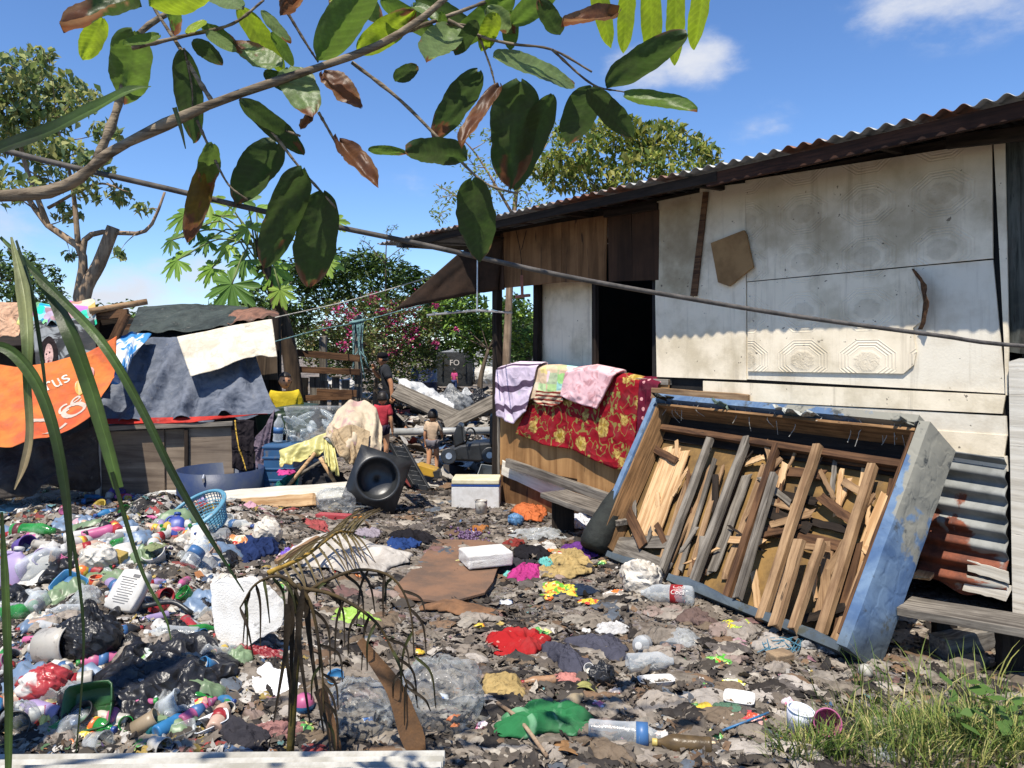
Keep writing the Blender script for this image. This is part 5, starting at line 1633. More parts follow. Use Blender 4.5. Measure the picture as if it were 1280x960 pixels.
# tree behind the shack roof, centre
Yb = 17.0
tree('tree', 'round tree with drooping yellow green leaves behind the shack roof', P(770, 520, Yb), [([P(770, 520, Yb), P(765, 330, Yb), P(760, 260, Yb)], .2, .08), ([P(765, 330, Yb), P(830, 240, Yb)], .08, .03)],
     CL([(720, 190, 34), (770, 175, 30), (820, 175, 32), (860, 185, 26), (745, 220, 36), (800, 215, 36), (850, 220, 28), (700, 225, 26), (885, 205, 16), (790, 158, 18), (740, 165, 18), (690, 200, 18), (770, 250, 30), (705, 165, 14), (845, 160, 14), (890, 190, 12), (672, 215, 16), (760, 150, 12), (800, 190, 24)], Yb, 330, 1.2, 3), .19, .46, [S(150, 162, 72, .95), S(172, 178, 84, .95), S(112, 136, 56, .9), S(184, 180, 96, .95), S(90, 116, 50, .9)], 13, .6, BARK)
tree('tree', 'thin feathery tree with bare twigs left of the round tree', P(610, 520, 19), [([P(630, 520, 19), P(640, 300, 19), P(650, 200, 19)], .12, .03), ([P(638, 330, 19), P(580, 255, 19), P(545, 230, 19)], .04, .01), ([P(642, 270, 19), P(600, 200, 19), P(575, 170, 19)], .04, .01), ([P(645, 240, 19), P(690, 170, 19)], .04, .01)],
     CL([(560, 245, 20), (590, 205, 22), (620, 230, 26), (650, 180, 24), (690, 165, 20), (640, 205, 26), (670, 210, 26), (600, 265, 24), (550, 270, 16), (580, 165, 14), (615, 170, 16), (660, 245, 26)], 19, 170, .8, 4), .14, .45, [S(150, 166, 84, .95), S(122, 146, 70, .9), S(168, 176, 100, .95)], 14, .2, BARKP)
# mango-like bushes and hedge in the centre
bush = [('bush', 'dark glossy bush with upright leaf tufts behind the papaya', 22, [(330, 370, 26), (370, 345, 30), (410, 335, 30), (450, 330, 28), (490, 340, 24), (400, 370, 34), (450, 365, 34), (350, 395, 28), (500, 365, 26), (315, 388, 20), (525, 352, 20), (300, 395, 16), (390, 345, 26), (430, 335, 24), (470, 332, 22), (510, 345, 20), (370, 400, 28), (480, 385, 30), (330, 405, 24), (545, 372, 20), (565, 368, 16), (590, 372, 14), (540, 395, 24), (575, 395, 24)], DG, .26, .28, 420),
        ('bush', 'pale green shrub under the porch awning', 20, [(560, 390, 26), (590, 385, 24), (575, 420, 28), (610, 410, 26), (640, 395, 26), (650, 425, 26), (540, 400, 20), (600, 440, 24), (640, 380, 20)], LG, .2, .45, 360),
        ('bush', 'dense dark hedge seen through the open porch', 31, [(620, 420, 30), (660, 400, 30), (700, 395, 30), (640, 450, 26), (680, 440, 26), (720, 420, 30), (560, 440, 24), (400, 425, 30), (440, 420, 30), (480, 425, 30), (520, 425, 30), (360, 420, 30), (420, 450, 26), (500, 450, 28), (560, 450, 28), (470, 455, 26), (590, 430, 24), (545, 400, 26), (570, 405, 26), (600, 410, 24), (535, 430, 28), (555, 380, 18)], DG + LG[2:], .24, .5, 460)]
for nm, lb, Y, cl, pal, L, asp, n in bush:
    b0_ = P(sum(c[0] for c in cl) / len(cl), 505, Y)
    b0_.z = gz(b0_.x, b0_.y)
    tree(nm, lb, b0_, [([b0_, b0_ + Vector((0, 0, .8)), b0_ + Vector((.2, 0, 1.6))], .1, .04)], CL(cl, Y, n, 1., int(Y)), L, asp, pal, int(Y * 3), .1, BARK, LEAFD, 'bush', shell=.45)
b0_ = P(470, 505, 19)
b0_.z = gz(b0_.x, b0_.y)
bcl = CL([(420, 400, 30), (460, 390, 28), (500, 395, 30), (440, 430, 34), (490, 430, 34), (530, 420, 26), (460, 465, 32), (510, 460, 30), (420, 450, 26), (540, 450, 20), (400, 420, 20), (390, 440, 22), (540, 400, 14)], 19, 520, .9, 8)
bg_ = tree('bougainvillea', 'large bougainvillea bush covered in pink flowers behind the man', b0_, [([b0_, b0_ + Vector((0, 0, .8)), b0_ + Vector((.2, 0, 1.4))], .08, .03)], bcl, .13, .5, [S(100, 118, 56, .9), S(126, 138, 70, .9), S(76, 94, 46, .85), S(132, 118, 76, .9)], 31, .1, BARK, LEAFD, 'bush', shell=.5)
rs = np.random.RandomState(77)
fl_c = []
for (a, b, r_) in ((425, 388, 9), (500, 395, 16), (490, 408, 12), (440, 395, 10), (520, 415, 10), (478, 390, 8), (545, 430, 5), (465, 372, 7), (505, 428, 12), (430, 430, 7), (545, 382, 4), (570, 412, 3), (440, 415, 9), (515, 380, 10), (410, 405, 6), (490, 440, 8)):
    p = np.array(P(a, b, 18.1))
    k = int(5.5 * r_)
    fl_c.append(p + rs.normal(0, 1, (k, 3)) * np.array([1, .6, .8]) * r_ / F * 18 * .6)
V, Fc, C = leaves(np.concatenate(fl_c), .085, .8, rs, [S(226, 60, 140, .8), S(206, 80, 130, .75), S(236, 100, 160, .8)], .0)
arr_obj('flowers', V, Fc, C, LEAFD, bg_, b0_)['kind'] = 'stuff'
# far tree line so that the horizon is closed
for k, (x0, x1, y, Y) in enumerate(((-160, 40, 410, 60), (100, 330, 396, 70), (560, 760, 408, 45), (-400, -150, 400, 55))):
    r_ = random.Random(k)
    cl = CL([(r_.uniform(x0, x1), y + r_.uniform(-8, 30), 22) for _ in range(26)], Y, 110, 3., k)
    b0_ = P((x0 + x1) / 2, 445, Y)
    b0_.z = gz(b0_.x, b0_.y)
    tree('far_trees', ['dark far-off trees beyond the left edge of the shack', 'low line of far-off trees behind the shack roof', 'far-off trees behind the porch', 'far-off trees outside the yard at the left'][k], b0_, [([b0_, b0_ + Vector((0, 0, 1.5))], .3, .1)], cl, .7, .6, DG, 50 + k, .2, BARK, LEAFD, 'trees', twigs=False)['kind'] = 'stuff'
# slim wispy plant poking up between papaya and awning
tree('sapling', 'thin wispy sapling rising above the bushes left of the awning', P(483, 470, 21), [([P(483, 470, 21), P(482, 340, 21), P(484, 285, 21)], .03, .01), ([P(482, 330, 21), P(460, 305, 21), P(450, 300, 21)], .012, .006), ([P(482, 325, 21), P(505, 308, 21), P(515, 310, 21)], .012, .006), ([P(483, 300, 21), P(494, 282, 21)], .01, .005)],
     CL([(455, 302, 10), (510, 310, 10), (484, 287, 9), (470, 318, 9), (497, 320, 9), (494, 283, 6)], 21, 150, .1, 6), .1, .4, LG, 15, .2)

# papaya
pa = E('papaya_tree', 'papaya tree with big lobed leaves leaning behind the shack', 'papaya', P(375, 520, 11.2))
tw = smoothline([P(372, 530, 11.2), P(362, 440, 11.2), P(345, 372, 11.2), P(330, 325, 11.2), P(322, 300, 11.2)], 16)
obj('trunk', MB().tube(tw, list(np.linspace(.13, .06, len(tw))), 10), wood('papaya_bark', S(110, 92, 74, .65), S(70, 58, 48, .6), scale=.4, axis='z'), pa, True, False)
prs = random.Random(9)
PLG = [attr_mat('papaya_leaf', .5, .2, 25., .3, .35, .1)]
for k, (px, py, r_, tilt) in enumerate(((232, 268, 34, .3), (262, 252, 30, .2), (300, 250, 30, .1), (222, 325, 30, .5), (285, 305, 28, .4), (290, 355, 42, .9), (345, 290, 26, .3), (395, 250, 26, .3), (380, 300, 30, .4), (340, 335, 30, .6), (405, 325, 26, .5), (260, 300, 26, .3), (320, 262, 24, .1), (350, 362, 24, .9), (245, 285, 26, .4), (275, 270, 26, .2), (310, 285, 26, .3), (215, 300, 22, .5), (360, 260, 24, .2), (415, 275, 22, .4), (305, 325, 28, .6), (265, 335, 26, .7))):
    Yk = 11.2 + prs.uniform(-.6, .4)
    c = P(px, py, Yk)
    rad = r_ * 1.0 / F * 11.2
    nrm = Vector((prs.uniform(-.4, .4), -.75 - tilt * .4, .75 - tilt * .3)).normalized()
    aux = Vector((px - 325, 0, 300 - py)).normalized()
    ex = (aux - nrm * aux.dot(nrm)).normalized()
    ey = nrm.cross(ex)
    mb = MB()
    out = []
    for lobe in range(7):
        a0 = (lobe - 3) * .78
        ln = 1.0 - .07 * abs(lobe - 3)
        for da, rr_ in ((-.39, .42), (-.3, .72), (-.24, .84), (-.17, .74), (-.09, .93), (0, 1.0), (.09, .93), (.17, .74), (.24, .84), (.3, .72)):
            out.append((a0 + da, rr_ * ln))
    col_ = Vector(LG[k % 3]) * prs.uniform(.8, 1.1)
    cols = []
    mb.v.append(tuple(c))
    cols.append((*col_, 1))
    for a, q in out:
        mb.v.append(tuple(c + ex * math.cos(a) * q * rad + ey * math.sin(a) * q * rad + nrm * (.05 * math.sin(a * 8) * rad - .28 * q * q * rad) + Vector((0, 0, -.12 * q * rad))))
        cols.append((*(col_ * prs.uniform(.9, 1.1)), 1))
    nO = len(out)
    mb.f = [(0, i + 1, (i + 1) % nO + 1) for i in range(nO - 1)]
    lf_ = obj('leaf', mb, PLG[0], pa, False, False, cols=cols)
    obj('leaf_stalk', MB().tube(smoothline([tw[-1] + Vector((0, 0, prs.uniform(-.5, 0))), tw[-1].lerp(c, .5) + Vector((0, 0, .15)), c], 8), .012, 5), pm('leaf_stalk', S(150, 160, 100, .6), S(120, 130, 80, .6)), lf_, True, True).data.transform(Matrix.Translation(-pa.location))

# =================================================================== FOREGROUND BRANCH
FLM = attr_mat('broad_leaf', .42, .4, 45., .56, .4, .35)
br = E('tree_branch', 'near branch with big broad leaves, many browned, across the top of the view', 'branch', P(-40, 250, 1.75))
bk = wood('smooth_bark', S(158, 142, 120, .8), S(96, 84, 70, .7), scale=2., axis='x', bump=.7, dirt=.3)


def bl(pts, r0, r1, Y0, Y1, name='twig'):
    n = len(pts)
    sp = smoothline([P(a, b, Y0 + (Y1 - Y0) * i / (n - 1)) for i, (a, b) in enumerate(pts)], 22)
    rr = [r0 + (r1 - r0) * i / (len(sp) - 1) for i in range(len(sp))]
    rr = [q * (1 + .10 * math.sin(i * 2.3) + (.25 if i % 7 == 3 else 0)) for i, q in enumerate(rr)]
    obj(name, MB().tube(sp, rr, 10), bk, br, True, False)


k_ = 1.75 / F
obj('trunk', MB().tube(smoothline([(-2.35, 1.9, -.1), (-2.3, 1.85, 1.0), (-2.42, 1.8, 2.2), (-2.4, 1.7, 3.4), (-2.2, 1.6, 4.4)], 16), [.12, .115, .11, .105, .1, .1, .095, .09, .085, .08, .075, .07, .065, .06, .055, .05, .045], 12), bk, br, True, False)
bl([(-690, 420), (-420, 350), (-120, 262), (-40, 248), (0, 245), (60, 240), (100, 222), (125, 200), (160, 178), (260, 132), (350, 100), (440, 70), (500, 42), (560, -5), (600, -60)], 9.5 * k_, 3.0 * k_, 1.78, 1.6, 'limb')
bl([(120, 202), (138, 160), (148, 130), (160, 85), (168, 50), (200, 22), (260, -5), (330, -40)], 5.6 * k_, 3.0 * k_, 1.75, 1.85, 'limb')
for pts, r in (([(440, 78), (500, 125), (560, 185), (605, 228), (646, 242)], 2.4), ([(266, 128), (245, 95), (225, 60), (190, 5), (180, -30)], 2.8), ([(246, 150), (262, 185), (285, 230), (310, 250)], 1.8), ([(300, 124), (340, 165), (375, 210), (420, 260)], 2.2), ([(398, 140), (415, 170), (428, 195)], 1.8), ([(560, 25), (600, 45), (640, 55), (690, 62), (740, 90)], 2.2),
               ([(350, 0), (380, 50), (398, 78)], 2.), ([(500, 42), (560, 20), (640, -10)], 3.), ([(165, 60), (230, 45), (290, 30), (330, 0)], 2.6), ([(545, 30), (590, 35), (610, 75), (620, 110)], 1.8), ([(230, 60), (240, 110), (240, 150)], 1.2), ([(690, 62), (740, 105), (780, 115)], 1.6), ([(606, 228), (595, 235)], 1.6), ([(620, 110), (660, 105)], 1.5), ([(375, 170), (340, 155), (300, 125)], 1.4)):
    bl(pts, r * k_, r * .55 * k_, 1.68, 1.72)
GD, GM_, GP, GY, GB = S(74, 98, 46, .72), S(106, 136, 52, .82), S(132, 156, 96, .8), S(160, 184, 44, .9), S(122, 82, 54, .7)
LV = [  # base, tip, width, facing (D underside, L lit face), colour, brown share
    ((228, 62), (203, 156), 40, 'D', GD, .05), ((166, 40), (104, 108), 52, 'D', GM_, .2), ((128, 22), (72, 56), 26, 'D', GY, .0), ((176, 4), (100, 48), 40, 'L', GD, .6), ((186, 8), (275, 4), 40, 'D', GY, .0), ((298, 8), (336, 60), 32, 'D', GY, .05),
    ((300, 126), (362, 172), 32, 'D', GD, .1), ((362, 84), (402, 150), 46, 'L', GP, .22), ((404, 94), (456, 138), 30, 'L', GB, .9), ((396, 76), (484, 12), 46, 'D', GM_, .05), ((448, 66), (526, 38), 30, 'D', GY, .1), ((566, 34), (540, 110), 46, 'L', GP, .12),
    ((616, 72), (728, 78), 48, 'L', GP, .06), ((598, 90), (532, 152), 38, 'D', GD, .3), ((650, 100), (634, 208), 66, 'D', GD, .3), ((625, 108), (578, 192), 26, 'L', GB, .7), ((690, 118), (640, 206), 38, 'D', GD, .1), ((740, 108), (715, 162), 46, 'D', GD, .05),
    ((758, 110), (842, 68), 36, 'D', GD, .05), ((736, 112), (802, 156), 30, 'D', GD, .1), ((780, 120), (859, 150), 30, 'L', GM_, .08), ((772, 20), (698, 56), 26, 'L', GB, .65), ((590, 225), (596, 312), 52, 'D', GD, .12), ((584, 200), (510, 190), 38, 'D', GD, .08),
    ((424, 178), (482, 244), 28, 'L', GB, .7), ((460, 188), (510, 190), 13, 'D', GM_, .2), ((494, 102), (524, 86), 20, 'D', GD, .1), ((346, 180), (275, 236), 44, 'D', GD, .1), ((378, 210), (304, 312), 46, 'D', GD, .22), ((404, 240), (362, 356), 54, 'D', GD, .22),
    ((262, 200), (196, 292), 28, 'D', S(150, 120, 44, .6), .4), ((266, 180), (228, 236), 26, 'D', GM_, .4), ((744, -30), (772, 24), 26, 'D', GY, 0), ((786, -20), (790, 36), 24, 'D', GY, 0), ((812, -30), (834, 52), 28, 'D', GY, 0), ((846, -30), (862, 46), 26, 'D', GY, 0), ((884, -40), (888, 26), 30, 'D', GY, 0),
    ((642, -6), (556, 36), 32, 'D', GM_, .05), ((520, -4), (604, 30), 28, 'D', GD, .1), ((476, 0), (548, 26), 24, 'D', GM_, .0), ((596, 26), (566, 54), 20, 'D', GD, .1), ((700, 44), (672, 16), 24, 'D', GD, .1), ((262, -6), (318, 26), 26, 'L', GP, .05), ((640, 30), (700, 0), 28, 'D', GM_, .05), ((394, 140), (386, 176), 14, 'L', (.02, .018, .015), .9),
    ((352, 86), (288, 58), 34, 'L', GP, .4), ((350, 20), (388, 2), 20, 'D', GB, .6), ((240, 52), (268, 70), 22, 'D', GD, .1), ((330, 90), (372, 108), 22, 'D', GD, .1), ((432, -20), (470, 14), 30, 'D', GD, .1)]
lrs = random.Random(21)
for k in range(15):
    bx_, by_ = lrs.uniform(180, 640), lrs.uniform(-16, 44)
    an_ = lrs.uniform(.2, 2.9)
    ln_ = lrs.uniform(26, 48)
    LV.append(((bx_, by_), (bx_ + ln_ * math.cos(an_), by_ + ln_ * math.sin(an_) * .8), lrs.uniform(14, 26), 'D' if k % 3 else 'L', [GY, GM_, GP, GM_][k % 4], lrs.choice([0, .1, .35])))
# more of the same branch above the frame: it shades the bottom of the view
for k in range(34):
    w0 = Vector((lrs.uniform(-2.1, -.55), lrs.uniform(1.35, 1.85), lrs.uniform(2.7, 3.2))) if k < 20 else Vector((lrs.uniform(-.65, .15), lrs.uniform(1.75, 2.2), lrs.uniform(2.9, 3.3)))
    w1 = w0 + Vector((lrs.uniform(-.12, .12), lrs.uniform(-.12, .12), lrs.uniform(-.08, .0)))
    px_ = lambda w: (CX + w.x / w.y * F, HY - (w.z - EYE) / w.y * F)
    LV.append((px_(w0), px_(w1), lrs.uniform(40, 64), 'H%.3f' % w0.y, GM_, .1))
bl([px_(Vector((-2.4, 1.7, 2.7))), px_(Vector((-1.4, 1.6, 3.0))), px_(Vector((-.5, 1.7, 3.05)))], 9 * k_, 5 * k_, 1.6, 1.7, 'limb')
bl([px_(Vector((-1.5, 1.65, 3.02))), px_(Vector((-.9, 1.9, 3.1))), px_(Vector((-.2, 2., 3.15))), px_(Vector((.3, 2., 3.15)))], 6 * k_, 3 * k_, 1.9, 2., 'limb')
for (b_, t_, w, fc, colr, brn) in LV:
    Y0 = 1.68 + lrs.uniform(-.06, .06)
    if fc[0] == 'H':
        Y0, fc = float(fc[1:]), 'D'
    pb = P(*b_, Y0)
    dx, dz = (t_[0] - b_[0]) / F * Y0, -(t_[1] - b_[1]) / F * Y0
    n = Vector((lrs.uniform(-.25, .25), .60, .80)) if fc == 'D' else Vector((lrs.uniform(-.25, .35), -.72, .62))
    n.normalize()
    dy = max(-.16, min(.16, -(n.x * dx + n.z * dz) / n.y))
    a = Vector((dx, dy, dz))
    L = a.length
    ad = a.normalized()
    wd = n.cross(ad).normalized()
    nn = ad.cross(wd).normalized()
    fs_ = max(.85, math.hypot(wd.x, wd.z))
    hw = w / F * Y0 / 2 / fs_
    curl, droop_ = lrs.uniform(.05, .75) * (2.2 if brn > .5 else 1), lrs.uniform(-.1, .18)
    sd_ = lrs.uniform(0, 50)
    mb, cols = MB(), []
    NU, NV = 44, 12
    for j in range(NU + 1):
        s_ = j / NU
        prof = max(.02, 1 - abs(2 * s_ ** .92 - 1) ** 2.3) ** .55 * (1 - .1 * s_)
        for i in range(NV + 1):
            q = i / NV * 2 - 1
            rg = 1 + (.16 * float(fbm(np.float64(s_ * 7 + sd_), np.float64(sd_), 3)) if abs(q) > .8 else 0) * (1 + 3 * brn)
            x = q * hw * prof * rg
            vein = .012 * hw * math.sin((s_ * 11 - abs(q) * 1.6) * 2 * math.pi)
            wob = .10 * hw * float(fbm(np.float64(s_ * 4 + sd_), np.float64(q * 2 + sd_), 2)) * (2 + 8 * brn)
            zz = abs(q) ** 1.6 * hw * curl * .5 + vein + wob - droop_ * L * s_ * s_
            mb.v.append(tuple(pb + ad * (s_ * L) + wd * x + nn * zz))
            g = s_ + .55 * float(fbm(np.float64(s_ * 5 + sd_), np.float64(q * 2.5 + sd_ + 7), 4)) * 1.6 + .12 * abs(q) ** 3
            th_ = 1.12 - brn
            m_ = min(1, max(0, (g - th_) / .06)) if brn > 0 else 0
            vn = 1.25 if abs(q) < .1 else 1 + .22 * max(0, math.sin((s_ * 11 - abs(q) * 1.6) * 2 * math.pi) - .55) / .45
            cg = [colr[c] * vn * (1 + .16 * float(fbm(np.float64(s_ * 9 + sd_), np.float64(q * 6), 2))) for c in range(3)]
            cb_ = S(150, 96, 62, .62) if abs(q) < .7 else S(178, 132, 92, .62)
            cols.append(tuple(cg[c] * (1 - m_) + cb_[c] * m_ for c in range(3)) + (1,))
    for j in range(NU):
        for i in range(NV):
            a_ = j * (NV + 1) + i
            mb.f.append((a_, a_ + 1, a_ + NV + 2, a_ + NV + 1))
    obj('leaf', mb, FLM, br, True, False, cols=cols, fix=False)


# long grass blades standing close to the camera on the left
reed = E('reed_plant', 'tall reed plant with long drooping green blades close to the camera at the left', 'plant', (-.62, 1.05, 0))


def blade(label, pts, wpx, Y, cols, seed=0, name='blade', tw=.0):
    sp = smoothline([P(a, b, Y + dy) for a, b, dy in pts], 40)
    n = len(sp)
    mb, cl = MB(), []
    for i, p in enumerate(sp):
        t_ = i / (n - 1)
        d = (sp[min(i + 1, n - 1)] - sp[max(i - 1, 0)]).normalized()
        nr = Vector((tw, -1, .25))
        w = d.cross(nr).normalized()
        nn = w.cross(d).normalized()
        kk = (t_ * (len(wpx) - 1))
        i0 = min(int(kk), len(wpx) - 2)
        hw = (wpx[i0] + (wpx[i0 + 1] - wpx[i0]) * (kk - i0)) / F * Y / 2 * .66
        k2 = t_ * (len(cols) - 1)
        c0 = min(int(k2), len(cols) - 2)
        cc = [cols[c0][q] + (cols[c0 + 1][q] - cols[c0][q]) * (k2 - c0) for q in range(3)]
        for q in (-1, -.55, -.1, 0, .1, .55, 1):
            mb.v.append(tuple(p + w * hw * q - nn * hw * .35 * (1 - abs(q)) + nn * .06 * hw * math.sin(i * .7 + q * 2)))
            f = 1.7 if q == 0 else (1 + .25 * math.sin(q * 9 + i * .05))
            cl.append((cc[0] * f, cc[1] * f, cc[2] * f, 1))
    for i in range(n - 1):
        for q in range(6):
            a_ = i * 7 + q
            mb.f.append((a_, a_ + 1, a_ + 8, a_ + 7))
    o = obj(name, mb, FLM, reed, True, False, cols=cl, fix=False)
    if 'pale' in label:
        o['label'] = 'pale dying blade'
    return o


obj('stalk', MB().tube(smoothline([P(-120, 1880, 1.1), P(-70, 1000, 1.1), P(-26, 600, 1.1), P(-12, 430, 1.12), P(-10, 296, 1.18), P(-40, 120, 1.2)], 16), [.013, .013, .012, .012, .011, .011, .01, .01, .009, .009, .008, .007, .006, .005, .004, .003], 7), pm('reed_stalk', S(120, 136, 72, .7), S(96, 110, 58, .7)), reed, True, False)
BG, BD, BP, BT = S(104, 132, 66, .8), S(58, 78, 42, .7), S(166, 172, 116, .8), S(206, 182, 136, .85)
blade('broad green blade running down past the orange banner to the rubbish', [(0, 296, .1), (52, 350, .05), (84, 410, 0), (110, 480, 0), (130, 545, 0), (148, 610, 0)], [6, 18, 30, 30, 26, 20], 1.1, [BG, BD, BG, BG], 1)
blade('narrow green blade trailing diagonally over the slate tarpaulin', [(10, 310, .1), (75, 372, .05), (130, 432, 0), (176, 510, 0), (215, 590, 0), (255, 660, 0), (305, 740, 0)], [5, 16, 18, 16, 15, 11, 2], 1.05, [BD, BG, BD, BD], 2)
blade('dark green blade curving down at the left of the orange banner', [(-30, 432, 0), (8, 436, 0), (40, 470, 0), (62, 520, 0), (78, 590, 0), (86, 660, 0), (88, 720, 0)], [14, 20, 24, 22, 20, 14, 5], 1.0, [BD, BG, BD, BD], 3)
blade('pale dying blade hanging upright before the orange banner', [(14, 296, .08), (28, 360, .05), (34, 420, 0), (34, 480, 0), (37, 540, 0), (30, 580, 0), (18, 612, 0)], [4, 26, 22, 14, 14, 14, 2], 1.02, [BP, BP, BG, BT, BT], 4, tw=.3)
blade('thin dark blade hanging before the printed woman\'s face', [(20, 300, .1), (38, 360, .0), (50, 430, 0), (60, 510, 0), (72, 590, 0), (92, 680, 0), (104, 780, 0), (102, 860, 0), (95, 940, 0)], [5, 9, 8, 5, 5, 7, 6, 4, 3], 1.08, [BD, BD, BD, BD], 5)
blade('upright green blade along the left edge of the picture', [(2, 640, 0), (6, 720, 0), (9, 800, 0), (11, 880, 0), (10, 980, 0)], [6, 16, 17, 18, 12], 1.0, [BD, BG, BD, BG], 6)
blade('long dark pandan-like blade crossing under the branch at the upper left', [(-40, 200, 0), (0, 184, 0), (60, 162, 0), (120, 132, 0), (160, 112, 0), (189, 108, .02)], [26, 30, 32, 26, 18, 2], 1.3, [BD, BD, BG, BG], 7, tw=-.2)
blade('thin blade of grass running down from the narrow green blade', [(140, 590, 0), (160, 660, 0), (180, 720, 0), (206, 770, 0), (214, 800, 0)], [8, 9, 7, 5, 2], 1.1, [BD, BG], 8)
blade('short dark blade tip hanging by the yellowed leaf', [(218, 134, 0), (226, 160, 0), (232, 186, 0)], [9, 7, 2], 1.4, [BD, BD], 9)

# dead palm seedling, centre foreground
pd = E('dead_palm', 'dying palm seedling with drooping brown fronds in the foreground', 'palm', P(372, 948, 2.98))
PALM = attr_mat('dry_palm', .7, .5, 90., .15, .2, .35)
PB, PT, PGn = S(58, 48, 34, .6), S(150, 112, 78, .65), S(90, 100, 50, .55)


def ribbon(parent, pts, w0, w1, cA, cB, name='leaflet'):
    sp = smoothline([Vector(p) for p in pts], 18)
    n = len(sp)
    mb, cl = MB(), []
    for i, p in enumerate(sp):
        t_ = i / (n - 1)
        d = (sp[min(i + 1, n - 1)] - sp[max(i - 1, 0)]).normalized()
        w = d.cross(Vector((.2, -1, .2))).normalized()
        nn = w.cross(d)
        hw = (w0 * (1 - t_) + w1 * t_) * min(1, .4 + 4 * t_) / 2
        for q in (-1, 0, 1):
            mb.v.append(tuple(p + w * hw * q - nn * hw * .5 * (1 - abs(q))))
            cl.append(tuple(cA[k] * (1 - t_) + cB[k] * t_ for k in range(3)) + (1,))
    for i in range(n - 1):
        for q in range(2):
            a_ = i * 3 + q
            mb.f.append((a_, a_ + 1, a_ + 4, a_ + 3))
    return obj(name, mb, PALM, parent, True, False, cols=cl, fix=False)


def pr_(pts, Y):
    return [P(a, b, Y) for a, b in pts]


obj('stem', MB().tube(smoothline(pr_([(362, 952), (368, 860), (374, 780), (368, 730)], 2.98), 12), list(np.linspace(.016, .008, 13)), 8), pm('palm_stem', S(110, 96, 40, .6), S(70, 64, 34, .6), 20.), pd, True, False)
ribbon(pd, pr_([(526, 950), (510, 905), (494, 862), (470, 828), (450, 800)], 2.95), .105, .03, PT, PT, 'dry_sheath')
ribbon(pd, pr_([(426, 950), (412, 900), (400, 862)], 3.0), .03, .05, PT, PT, 'dry_sheath')
prs = random.Random(5)
for pts, Y, sgn in (([(376, 735), (420, 745), (470, 778), (498, 830), (510, 860)], 2.95, 1), ([(380, 742), (410, 725), (450, 712), (490, 722), (512, 760), (518, 820)], 3.0, 1), ([(372, 730), (390, 760), (402, 830), (405, 900)], 2.92, 1), ([(372, 735), (350, 720), (320, 730), (300, 760)], 2.95, -1)):
    sp = smoothline(pr_(pts, Y), 20)
    rch = obj('frond_rib', MB().tube(sp, list(np.linspace(.009, .003, len(sp))), 6), pm('palm_rib', S(96, 78, 44, .6), S(64, 52, 34, .6), 20.), pd, True, False)
    for i in range(3, len(sp), 1):
        if sgn < 0 and i % 2:
            continue
        p = sp[i]
        if i % 2 and sgn > 0 and prs.random() < .75:
            continue
        L = prs.uniform(.08, .25)
        dx_ = prs.uniform(-.04, .07)
        ribbon(pd, [p, p + Vector((dx_, prs.uniform(-.03, .03), -L * .35)), p + Vector((dx_ * 1.3, 0, -L))], .014, .004, PB if prs.random() < .75 else PGn, PB)
for k in range(6):
    a = 368 + prs.uniform(-16, 40)
    ribbon(pd, pr_([(a, 730 + prs.uniform(0, 30)), (a + prs.uniform(-8, 14), 800), (a + prs.uniform(-18, 24), 860 + prs.uniform(0, 70))], 2.94 + prs.uniform(-.08, .08)), .03, .006, PB, PB)
for k in range(0):
    ribbon(pd, pr_([(470 + k * 6, 735 + k * 4), (484 + k * 5, 790), (488 + k * 5.5, 850 + prs.uniform(-20, 20))], 2.96), .02, .005, PB, PB)
# fallen yellowing frond lying on the rubbish
pfr = E('palm_frond', 'fallen frond with yellow rib lying on the rubbish by the white sack', 'frond', G(390, 735))
fsp = smoothline([G(335, 728, .06), G(380, 722, .14), G(420, 706, .22), G(440, 700, .2)], 16)
obj('frond_rib', MB().tube(fsp, list(np.linspace(.018, .007, len(fsp))), 7), pm('yellow_rib', S(196, 160, 70, .7), S(150, 116, 56, .65), 14.), pfr, True, False)
for i in range(1, len(fsp)):
    for s_ in (-1, 1):
        p = fsp[i]
        tip = p + Vector((.12 + prs.uniform(0, .1), prs.uniform(.1, .3) * s_, .16 * s_ - .03))
        ribbon(pfr, [p, p.lerp(tip, .5) + Vector((0, 0, .03)), tip], .02, .004, S(130, 116, 76, .65), S(110, 92, 64, .6))
tag(plank('stick', G(345, 722, .1), P(398, 672, 5.3), .035, .03, W_TAN), 'tan split stick propped on the fallen frond', 'stick')

# =================================================================== RUBBISH: single things
def foam(name, label, cat, pts, nrm, th, mat=None, seed=0, parent=None, group=None):
    """a foam slab with chipped, crumbly edges from an outline"""
    q = []
    rr = random.Random(7)
    for i, p in enumerate(pts):
        b = Vector(pts[(i + 1) % len(pts)])
        for k in range(7):
            q.append(Vector(p).lerp(b, k / 7) + Vector((rr.uniform(-1, 1), 0, rr.uniform(-1, 1))) * .006)
    mb = MB().prism(q, nrm, th)
    o = obj(name, mb, mat or FOAM, parent, False, parent is None, bevel=min(.012, th * .2))
    if label:
        tag(o, label, cat, group)
    return o


